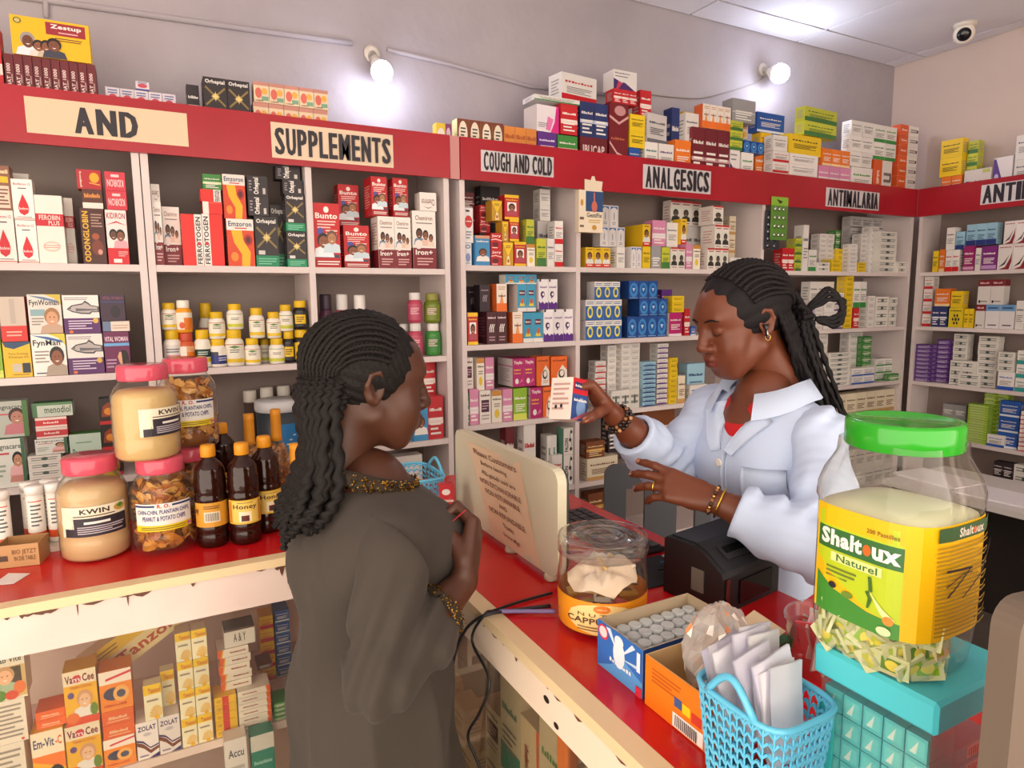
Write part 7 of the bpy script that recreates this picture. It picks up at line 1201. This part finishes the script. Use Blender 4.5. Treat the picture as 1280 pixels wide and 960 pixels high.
sv.warp(lambda X, Y, Z: -.005*np.sin((X*1.3-Y*.9-Z*.25)*95+2*np.sin(Z*14))*np.clip((1.22-Z)/.1, 0, 1)-.0035*(1-np.abs(np.sin(Z*34+X*38-Y*10)))*np.clip((1.12-Z)/.06, 0, 1))
sv.half(axF, float(axF@CU), .004); SVV, SVF = sv.nets()
sl = Solid((.2, 1.2, .92), (.6, 1.46, 1.32), .008); CL_ = EL*.34+WL*.66; sl.chain([SL, SL*.4+EL*.6, EL, EL*.6+WL*.4, CL_], [.06, .064, .062, .054, .042], .03); axL = unit(WL-EL); sl.half(axL, float(axL@CL_), .004); SLV, SLF = sl.nets()
tu = solid_mesh('tunic', [(TNV, TNF, [DRK], None), (SVV, SVF, [DRK], None), (SLV, SLF, [DRK], None)], cu); tu['label'] = 'dark charcoal sheer tunic'
trs = solid_mesh('trousers', [(lambda q: (q.nets()))(Solid((.12, .9, .03), (.52, 1.4, .6), .009).chain([(.31, 1.07, .56), (.31, 1.07, .1)], [.1, .075], .02).chain([(.31, 1.21, .56), (.31, 1.21, .1)], [.1, .075], .02).half((0, 0, -1), -.1, .004))+(['#1c1a1a:fabric'], None)], cu)
for i, y in enumerate((1.07, 1.21)): MB().lathe([(.04, 0), (.045, .006), (.044, .03), (.034, .052), (.02, .06), (.001, .062)], '#221c1a:gloss', 18, (0, 0, 0), ys=.42).build('shoe', cu, (.0, 0, 0)).matrix_world = Matrix.Translation((.355, y, .002))@Matrix.Diagonal((2.7, 2.2, 1, 1))
# beaded gold collar and cuff
def beads(name, pts, r, parent, n, seed, w_=.02, up=(0, 0, 1)):
    rr = random.Random(seed); mb = MB(); P = path3(pts, 8); m = len(P)
    for i in range(n):
        p = Vector(P[rr.randrange(m)])+Vector(up)*rr.uniform(-.5, .5)*w_+Vector((rr.uniform(-1, 1), rr.uniform(-1, 1), rr.uniform(-1, 1)))*.0022; q = rr.uniform(.7, 1.2)*r
        mb.add([p+Vector(v)*q for v in ((1, 0, 0), (-1, 0, 0), (0, 1, 0), (0, -1, 0), (0, 0, 1), (0, 0, -1))], [(0, 2, 4), (2, 1, 4), (1, 3, 4), (3, 0, 4), (2, 0, 5), (1, 2, 5), (3, 1, 5), (0, 3, 5)], rr.choice(['#8a6a2a:metal', '#b08a3a:metal', '#2a2218', '#c8a45a:metal', '#6a4a1c:metal']))
    mb.build(name, parent)['kind'] = 'stuff'
ring = [NB+np.array([.078*math.cos(a)-.004, .076*math.sin(a), .012-.024*math.cos(a)]) for a in np.linspace(0, 2*math.pi, 17)]
MB().tube(ring, .015, '#2c2218:fabric', 8).build('collar_band', cu); beads('collar_beads', [p*1.0+np.array([0, 0, .0]) for p in [NB+np.array([.092*math.cos(a)-.004, .09*math.sin(a), .012-.024*math.cos(a)]) for a in np.linspace(0, 2*math.pi, 17)]], .0024, cu, 900, 2, .026)
e1 = unit(np.cross(axF, (0, 0, 1))); e2 = np.cross(axF, e1); ring = [CU+axF*.002+(e1*math.cos(a)+e2*math.sin(a))*.043 for a in np.linspace(0, 2*math.pi, 17)]
MB().tube(ring, .007, '#2c2218:fabric', 7).build('cuff_band', cu); beads('cuff_beads', [CU+axF*.002+(e1*math.cos(a)+e2*math.sin(a))*.049 for a in np.linspace(0, 2*math.pi, 17)], .002, cu, 380, 3, .014, tuple(axF))
# hair: scalp with cornrows, then twisted ropes down the back
s = Solid((-.11, -.14, -.12), (.11, .12, .14), .0027)
s.ell((0, -.02, .031), (.083, .104, .088), .01)
def rows(X, Y, Z):
    th_ = np.arctan2(X, Z+.02+.25*(Y+.02)); return -.0032*np.abs(np.cos(th_*13))+.0008*np.sin(Y*520+Z*300)
s.warp(rows); s.half((0, .80, -.60), .028, .006); s.half((0, .12, -1), .055, .02); CVt, CF = s.nets(); CVt = smooth(CVt, CF, 1); capb = bvh_of(CVt, CF); hair = solid_mesh('braided_hair', [(toW(CVt), CF, ['#171312:hair'], None)], cu)
def on_cap(d, c=(0, -.02, .02), off=0):
    h_ = capb.ray_cast(Vector(c)+Vector(d)*.3, -Vector(d)); return np.array(h_[0])+unit(d)*off if h_[0] is not None else np.array(c)+np.array(d)*.09
for i in range(23):                                                        # cornrows lying on the scalp
    x = -1+2*i/22; pts = []
    for j in range(9):
        b = math.radians(62+j*19.5); d = unit((math.sin(x*1.28)*(.95 if j < 6 else .95-.1*(j-5)), math.cos(b)*math.cos(x*.9)+.0, math.sin(b)*math.cos(x*1.28)-.1*abs(x)*0))
        if b > math.radians(205): continue
        pts.append(on_cap(d, off=.0012))
    rope(toW(pts), .0042, '#1a1514:hair', 'cornrow', hair, step=1.1, n=9, seg=7, amp=.3, taper=.1)
rr = random.Random(4); nrope = 26
for i in range(nrope):                                                     # hanging twists
    x = -1+2*(i+.5)/nrope; lay = i % 2; st = toW([on_cap(unit((x*.95, -.72-.1*(1-abs(x))+.45*max(0, abs(x)-.6), -.18-.42*lay)), off=-.004)])[0]
    L = rr.uniform(.24, .31)*(1-.2*abs(x)); back = RW@np.array([0, -1, 0]); side = RW@np.array([1, 0, 0]); p1 = st+np.array([0, 0, -.05])+back*(.012+.006*lay); p2 = st*0+np.array([NB[0]-.098-.02*lay, NB[1]+(st[1]-Hc[1])*1.1, 1.29])+side*0; p3 = p2+np.array([-.02-.01*rr.random(), .012*rr.uniform(-1, 1), -.055]); p4 = p3+np.array([-.006+.01*rr.uniform(-1, 1), .012*rr.uniform(-1, 1), -(L-.215)*.7])
    if abs(x) > .8: p2 = p2+np.array([.028, 0, 0]); p3 = p3+np.array([.012, 0, 0])
    rope([st, p1, p2, p3, p4], .0092, '#181413:hair', 'braid', hair, step=.62, n=20, seg=8, amp=.34)
# ================================================================ THE PHARMACIST (white coat, facing the customer)
SKP = '#6c3a25:skin'
Hp = np.array([1.147, 1.068, 1.545]); toP, RP = frame(Hp, (-.975, .20, 0), pitch=-.30, roll=.0)
V, F = head_solid((0, -.07, -.2)); pb = bvh_of(V, F); HV = toP(V)
NP = np.array([1.205, 1.045, 1.385])
S1, E1, W1 = np.array([1.2, 1.19, 1.325]), np.array([1.065, 1.195, 1.195]), np.array([.885, 1.172, 1.338])     # her right arm, holding the box
S2, E2, W2 = np.array([1.2, .895, 1.312]), np.array([1.085, .772, 1.125]), np.array([.966, .946, 1.193])        # her left arm
s = Solid((.72, .70, 1.05), (1.14, 1.30, 1.46), .003)
s.chain([E1, W1*.7+E1*.3, W1], [.042, .033, .0245], .012); s.chain([E2, W2*.7+E2*.3, W2], [.042, .033, .0245], .012)
a1 = unit((-.58, .24, .76)); n1 = unit((.80, -.2, .56)); t1, po1, l1 = hand(s, W1+a1*.012, a1, n1, False, [(1.0, .5, .3), (1.0, .55, .35), (1.05, .6, .4), (1.1, .6, .4)], spread=(.08, .02, -.04, -.1), thumb=(.3, .66, -.72, .2), sc=.94)
a2 = unit((-.55, .80, .22)); n2 = unit((-.45, -.62, .55)); t2_, po2, l2 = hand(s, W2+a2*.012, a2, n2, True, [(.1, .25, .2), (.22, .35, .25), (.32, .42, .3), (.45, .5, .3)], spread=(.12, .02, -.1, -.22), thumb=(.75, .25, -.7, .4), sc=1.0)
AV, AF = s.nets()
s = Solid((.98, .75, 0), (1.5, 1.35, 1.45), .009)
s.cap(NP, NP-(0, 0, .06), .06, .09, .04); s.ell((1.22, 1.04, 1.24), (.09, .14, .14), .05); s.ell((1.27, 1.04, .98), (.1, .14, .15), .06)
for y in (.97, 1.11): s.chain([(1.28, y, .94), (1.3, y, .5), (1.31, y, .1), (1.31, y, .05)], [.085, .06, .045, .045], .04); s.cap((1.33, y, .035), (1.19, y, .028), .034, .026, .03)
s.chain([S1, E1], [.048, .042], .03); s.chain([S2, E2], [.048, .042], .03)
TV, TF = s.nets(); TV[:, 2] = np.maximum(TV[:, 2], .0015)
ph = solid_mesh('person', [(HV, F, [SKP, '#6a3228:skin'], lambda C, q=V, f=F: lips(q[f].mean(1))), (AV, AF, [SKP], None), (TV, TF, [SKP], None)])
tagit(ph, 'pharmacist in white coat looking down at a small carton held in one hand', 'person')
nails(ph, po1[:4]+po1[4:], n1, '#a86a54:skin'); nails(ph, po2[:4], n2, '#b07a64:skin')
# brows, lashes
def face_line(pts, r, key, name):
    P = []
    for x, z in pts:
        h_ = pb.ray_cast(Vector((x, .3, z)), Vector((0, -1, 0)))
        if h_[0] is not None: P.append(np.array(h_[0]))
    if len(P) > 1: m = len(P); MB().tube(toP(P), [r*(.35+.65*math.sin(math.pi*(i+.6)/(m+.2))) for i in range(m)], key, 6).build(name, ph)
for sx in (-1, 1):
    face_line([(sx*(.012+.0042*i), .0265+.0042*math.sin(i/9*2.6)-.0009*max(0, i-6)) for i in range(10)], .0026, '#160f0e:hair', 'eyebrow')
    face_line([(sx*(.0165+.0032*i), -.0015-.0042*math.sin(math.pi*i/9)) for i in range(10)], .0015, '#140c0c', 'eyelash'); face_line([(sx*(.0175+.003*i), .0115+.0022*math.sin(math.pi*i/9)) for i in range(10)], .0008, '#5a2c1e', 'eyelid_fold')
# earbud and earring on the near ear
e0 = toP([(-.0815, -.004, -.006)])[0]; e1_ = toP([(-.083, .0, -.034)])[0]; eb = thing('earbud', '', 'x'); del eb['label']; del eb['category']; eb.parent = ph
MB().tube([e0, e0*.6+e1_*.4, e1_], [.007, .0032, .003], '#19191c:gloss', 10).build('bud_stem', eb); MB().tube([e0*.55+e1_*.45+RP@np.array([-.0022, 0, 0]), e1_+RP@np.array([-.0022, 0, 0])], .0016, '#c8ccd0:metal', 8).build('silver_trim', eb)
p_ = toP([(-.079, -.004, -.036)])[0]; MB().tube([p_+RP@np.array([0, .006*math.cos(a), .006*math.sin(a)]) for a in np.linspace(0, 6.283, 15)], .001, '#d8b26a:metal', 6).build('earring', ph)
# red top under the coat
s = Solid((1.03, .84, 1.1), (1.36, 1.26, 1.42), .006); s.ell((1.21, 1.04, 1.27), (.1, .14, .125), .03); s.cap(NP-(0, 0, .05), NP-(0, 0, .07), .07, .085, .03); s.half((.35, .0, 1), 1.352+.35*1.12, .006)
RV, RF = s.nets(); solid_mesh('red_top', [(RV, RF, ['#c4141c:fabric'], None)], ph)
# white coat
WC = '#bccbe6:fabric'
s = Solid((.98, .66, .62), (1.50, 1.44, 1.46), .0058)
s.cap(S1+(0, -.04, .0), NP-(0, 0, .065), .05, .06, .04); s.cap(S2+(0, .04, .0), NP-(0, 0, .065), .05, .06, .04); s.ell((1.215, 1.04, 1.24), (.122, .175, .15), .06); s.chain([(1.235, 1.04, 1.2), (1.255, 1.04, 1.0), (1.26, 1.04, .7)], [.135, .15, .165], .05, flat=((1, 0, 0), .82)); s.ell((1.135, .975, 1.215), (.05, .065, .07), .05); s.ell((1.135, 1.1, 1.215), (.05, .065, .07), .05)
s.warp(lambda X, Y, Z: -.005*np.sin(np.arctan2(Y-1.04, X-1.25)*8+Z*6)*np.clip((1.22-Z)/.3, 0, 1)-.0025*np.sin(Z*45+Y*30)*np.clip((1.2-Z)/.1, 0, 1))
# open V at the neck
s.cap((NP[0]-.03, NP[1], NP[2]+.06), (NP[0]-.055, NP[1], NP[2]-.02), .066, .06, .01, 'sub'); s.chain([(NP[0]-.09, NP[1], NP[2]-.01), (1.07, 1.045, 1.27)], [.062, .012], .008, op='sub')
s.half((0, 0, -1), -.66, .004); CV, CFc = s.nets()
C1 = E1*.32+W1*.68; C2 = E2*.2+W2*.8
def sleeve(S, E, C, W, lo, hi, seed, r=(.062, .06, .056, .05, .048)):
    q = Solid(lo, hi, .005); q.cap(S+np.array([.01, 0, 0])+.25*(NP-(0, 0, .07)-S), S, .05, .052, .03); q.chain([S, S*.5+E*.5+np.array([0, 0, -.005]), E+np.array([0, 0, -.006]), E*.5+C*.5+np.array([0, 0, -.004]), C], r, .03); ax = unit(W-E)
    q.warp(lambda X, Y, Z: -.0026*np.sin((X*ax[0]+Y*ax[1]+Z*ax[2])*110+2.5*np.sin(Z*40+seed)+14*Z)*(1+np.sin(X*37+Y*23))-.0016*np.abs(np.sin(X*90+Y*70+Z*60+seed))); q.half(ax, float(ax@C), .003); q.cap(C-ax*.012, C+ax*.05, .0385, .041, .003, 'sub'); return q.nets()
A1V, A1F = sleeve(S1, E1, C1, W1, (.84, 1.06, 1.08), (1.30, 1.34, 1.46), 1, (.054, .056, .056, .054, .054)); A2V, A2F = sleeve(S2, E2, C2, W2, (.9, .66, 1.0), (1.30, 1.02, 1.45), 2, (.055, .055, .056, .055, .053))
coat = solid_mesh('white_coat', [(CV, CFc, [WC], None), (A1V, A1F, [WC], None), (A2V, A2F, [WC], None)], ph); coat['label'] = 'white pharmacist coat with lapels'
cbv = bvh_of(CV, CFc)
def on_coat(y, z, off): 
    h_ = cbv.ray_cast(Vector((.6, y, z)), Vector((1, 0, 0))); return (np.array(h_[0])+np.array(h_[1])*off) if h_[0] is not None else np.array([1.12, y, z])
def patch(name, rows_, key, off=.004, th=.003):
    """rows_: list of polylines [(y,z)..] across; draped on the coat front"""
    n = len(rows_[0]); A = [on_coat(y, z, off) for r_ in rows_ for y, z in r_]; B = [a-np.array([-th, 0, 0]) for a in A]; m = len(A); F_ = []
    for i in range(len(rows_)-1):
        for j in range(n-1): q = (i*n+j, i*n+j+1, (i+1)*n+j+1, (i+1)*n+j); F_ += [q, tuple(k_+m for k_ in q[::-1])]
    rim = [j for j in range(n)]+[i*n+n-1 for i in range(1, len(rows_))]+[(len(rows_)-1)*n+j for j in range(n-2, -1, -1)]+[i*n for i in range(len(rows_)-2, 0, -1)]
    F_ += [(rim[k_], rim[(k_+1) % len(rim)], rim[(k_+1) % len(rim)]+m, rim[k_]+m) for k_ in range(len(rim))]; return MB().add(A+B, F_, key, True).build(name, coat)
lerp = lambda a, b, t: (a[0]+(b[0]-a[0])*t, a[1]+(b[1]-a[1])*t)
def quad_rows(c0, c1, c2, c3, n=8, m=8): return [[lerp(lerp(c0, c3, i/n), lerp(c1, c2, i/n), j/m) for j in range(m+1)] for i in range(n+1)]
WC2 = '#c4d3ec:fabric'
for sg in (-1, 1):                                                        # notched lapels
    yc = NP[1]; patch('lapel', quad_rows((yc+sg*.052, 1.365), (yc+sg*.095, 1.335), (yc+sg*.03, 1.255), (yc+sg*.006, 1.262)), WC2, .006)
patch('breast_pocket', quad_rows((.905, 1.245), (.985, 1.24), (.985, 1.14), (.9, 1.14)), WC2, .0035); patch('front_placket', quad_rows((1.033, 1.262), (1.045, 1.262), (1.045, .9), (1.033, .9), 14, 2), WC2, .003)
for z in (1.235, 1.135, 1.03): p_ = on_coat(1.05, z, .004); o = MB().lathe([(.001, -.001), (.009, -.001), (.009, .0015), (.0078, .0026), (.006, .002), (.001, .002)], '#e9e4da:gloss', 18).build('button', coat, p_); o.rotation_euler = (0, -math.pi/2, 0)
# turned collar round the neck
V = []; n = 22
for i in range(n+1):
    a = math.radians(-152+304*i/n); c_, s_ = math.cos(a), math.sin(a); base = np.array([NP[0]+.0+.072*c_, NP[1]+.074*s_, NP[2]+.012-.028*max(0, -c_)]); V += [base+np.array([0, 0, .008]), base+np.array([.02*c_, .024*s_, .022-.004*max(0, -c_)]), base+np.array([.045*c_, .052*s_, -.018-.02*max(0, -c_)])]
MB().add(V, [(3*i+j, 3*i+j+1, 3*i+j+4, 3*i+j+3) for i in range(n) for j in range(2)], WC2, True).build('collar', coat)
trs = solid_mesh('trousers', [(lambda q: (q.nets()))(Solid((1.1, .8, .03), (1.5, 1.3, .95), .009).chain([(1.28, .97, .9), (1.31, .97, .1)], [.105, .07], .02).chain([(1.28, 1.11, .9), (1.31, 1.11, .1)], [.105, .07], .02).half((0, 0, -1), -.1, .004))+(['#23232a:fabric'], None)], ph)
for y in (.97, 1.11): MB().lathe([(.04, 0), (.045, .006), (.044, .03), (.034, .052), (.02, .06), (.001, .062)], '#1a1a1e:gloss', 18, ys=.42).build('shoe', ph).matrix_world = Matrix.Translation((1.265, y, .002))@Matrix.Diagonal((2.7, 2.2, 1, 1))
# bracelets, ring
def bead_ring(name, c, ax, r, br, keys, n):
    ax = unit(ax); e1 = unit(np.cross(ax, (0, 0, 1))); e2 = np.cross(ax, e1); t = bpy.data.objects.new(name, None); COL.objects.link(t); t.parent = ph
    for i in range(n):
        a = 6.2832*i/n; p_ = np.array(c)+(e1*math.cos(a)+e2*math.sin(a))*r; MB().lathe([(.0004, -br), (br*.75, -br*.66), (br, 0), (br*.75, br*.66), (.0004, br)], keys[i % len(keys)], 10, p_).build('bead', t)
ax1 = unit(W1-E1); ax2 = unit(W2-E2)
bead_ring('bead_bracelet', W1-ax1*.016, ax1, .031, .0052, ['#1c1614:gloss', '#1c1614:gloss', '#3a241a:gloss', '#b8865a:gloss'], 20); bead_ring('bead_bracelet', W1-ax1*.004, ax1, .0295, .0048, ['#2a1a14:gloss', '#8a5a3a:gloss', '#1c1614:gloss'], 20)
bead_ring('bead_bracelet', W2+ax2*.004, ax2, .0285, .0042, ['#8a5a34:gloss', '#c89a5a:metal', '#3a241a:gloss'], 22)
e1 = unit(np.cross(ax2, (0, 0, 1))); e2 = np.cross(ax2, e1); MB().tube([W2-ax2*.01+(e1*math.cos(a)+e2*math.sin(a))*.0305 for a in np.linspace(0, 6.2832, 25)], .0022, '#d8b04a:metal', 7).build('gold_bangle', ph)
rp = po2[2]; dR = unit(rp[1]-rp[0]); e1 = unit(np.cross(dR, (0, 0, 1))); e2 = np.cross(dR, e1); MB().tube([rp[0]*.35+rp[1]*.65+(e1*math.cos(a)+e2*math.sin(a))*.0102 for a in np.linspace(0, 6.2832, 19)], .0017, '#e6c258:metal', 7).build('gold_ring', ph)
# hair: cornrows swept back, tail of long braids
s = Solid((-.11, -.15, -.14), (.11, .12, .14), .0027); s.ell((0, -.022, .034), (.083, .106, .088), .01)
s.warp(lambda X, Y, Z: -.003*np.abs(np.cos(np.arctan2(X, Z+.03)*11))); s.half((0, .74, -.67), .033, .006); s.half((0, .1, -1), .075, .02); CVt, CF = s.nets(); capb = bvh_of(CVt, CF); hairp = solid_mesh('braided_hair', [(toP(smooth(CVt, CF, 1)), CF, [HAIR], None)], ph)
for i in range(19):
    x = -1+2*i/18; pts = []
    for j in range(9):
        b = math.radians(56+j*18); q = 1-.5*max(0, (j-4)/4); d = unit((math.sin(x*1.35)*q, math.cos(b)*math.cos(x*.8), math.sin(b)*math.cos(x*1.3)+.10)); h_ = capb.ray_cast(Vector((0, -.02, .02))+Vector(d)*.3, -Vector(d))
        if h_[0] is not None: pts.append(np.array(h_[0])+d*.0016)
    if len(pts) > 3: rope(toP(pts), .0047, '#1c1718:hair', 'cornrow', hairp, step=1.1, n=8, seg=7, amp=.3, taper=.1)
rr = random.Random(8); gat = toP([(0, -.116, -.01)])[0]
for i in range(24):
    x = (i % 8)/7*2-1; lay = i//8; st = toP([(x*.055, -.108-.006*lay, .03-.03*lay)])[0]; m1 = gat+np.array([.012+.012*lay, x*.035-.012, -.05+.01*lay]); m2 = gat+np.array([.03+.016*lay+.01*rr.random(), -.03+x*.042, -.14]); m3 = gat+np.array([.06+.02*lay, -.06+x*.045, -.225-.05*rr.random()])
    rope([st, st*.5+m1*.5+np.array([.014, 0, .008]), m1, m2, m3], .0066, HAIR, 'braid', hairp, step=.7, n=18, seg=7, amp=.3)
for i in range(12):                                                        # braids falling from behind the near ear
    f_ = i/11; st = toP([(-.076+.03*f_, -.042-.05*f_, .012-.012*(i % 3))])[0]; m1 = toP([(-.07+.03*f_, -.06-.045*f_, -.055)])[0]; m2 = NP+np.array([.075+.02*f_, -.045-.02*(i % 3)+.03*f_, -.005]); m3 = NP+np.array([.10+.02*f_, -.075-.02*(i % 3)+.03*f_, -.10-.03*rr.random()])
    rope([st, m1, m2, m3], .0064, HAIR, 'braid', hairp, step=.7, n=20, seg=7, amp=.3)
for k_ in range(3): c_ = gat+np.array([.03, -.03, -.01]); rope([c_, c_+np.array([.035, -.035, .03+.012*k_]), c_+np.array([.06, -.055, .025-.012*k_]), c_+np.array([.05, -.045, -.008-.01*k_]), c_+np.array([.015, -.02, -.012])], .006, HAIR, 'braid_loop', hairp, step=.7, n=8, seg=7, amp=.26, taper=0)
# the small carton in her hand
bc = dep(711, 500, 1.435); me = MB().box((-.026, -.03, -.045), (.026, .03, .045), '#f0e4da')
me.art([('r', 0, .62, 1, 1, '#c4202c'), ('r', 0, 0, 1, .62, '#2f4a8a'), ('e', .6, .3, .3, .25, '#7a9ac8'), ('r', .1, .74, .9, .9, '#23306a'), ('w', .15, .76, .85, .88, W_, 4), ('p', [(0, .0), (1, .25), (1, .15), (.3, 0)], '#c86a7a'), ('w', .1, .42, .9, .54, W_, 6)], (-.026, -.03, -.045), (1, 0, 0), (0, 0, 1), .052, .09)
me.art([('l', .12, .2, .88, .9, 6, '#c8a098'), ('e', .3, .3, .06, .05, K_), ('e', .55, .32, .06, .05, K_)], (-.026, .03, -.045), (0, -1, 0), (0, 0, 1), .06, .09)
bo = me.build('medicine_box', None, bc); bo.rotation_euler = (-.12, .26, .28); tagit(bo, 'small red, blue and white carton held in the pharmacist hand', 'box')
# red thread between the customer's fingers
q0 = tL[0]; q1 = tR[0]; tagit(MB().tube(path3([q0, (q0+q1)/2+np.array([0, 0, .012]), q1, q1+np.array([.03, -.02, .03])], 5), .0012, '#a8202a', 6).build('red_straw'), 'thin red straw between the customer fingers', 'straw')
# ================================================================ labels: no two alike unless nothing tells them apart
from collections import defaultdict
by = defaultdict(list)
for o in COL.objects:
    if o.parent is None and 'label' in o: by[o['label']].append(o)
for lab, L_ in by.items():
    if len(L_) > 1 and 'group' not in L_[0]:
        for i, o in enumerate(sorted(L_, key=lambda q: (q.location.x, q.location.z))): o['label'] = lab+', '+ORD[i+1]+' of its kind from left'
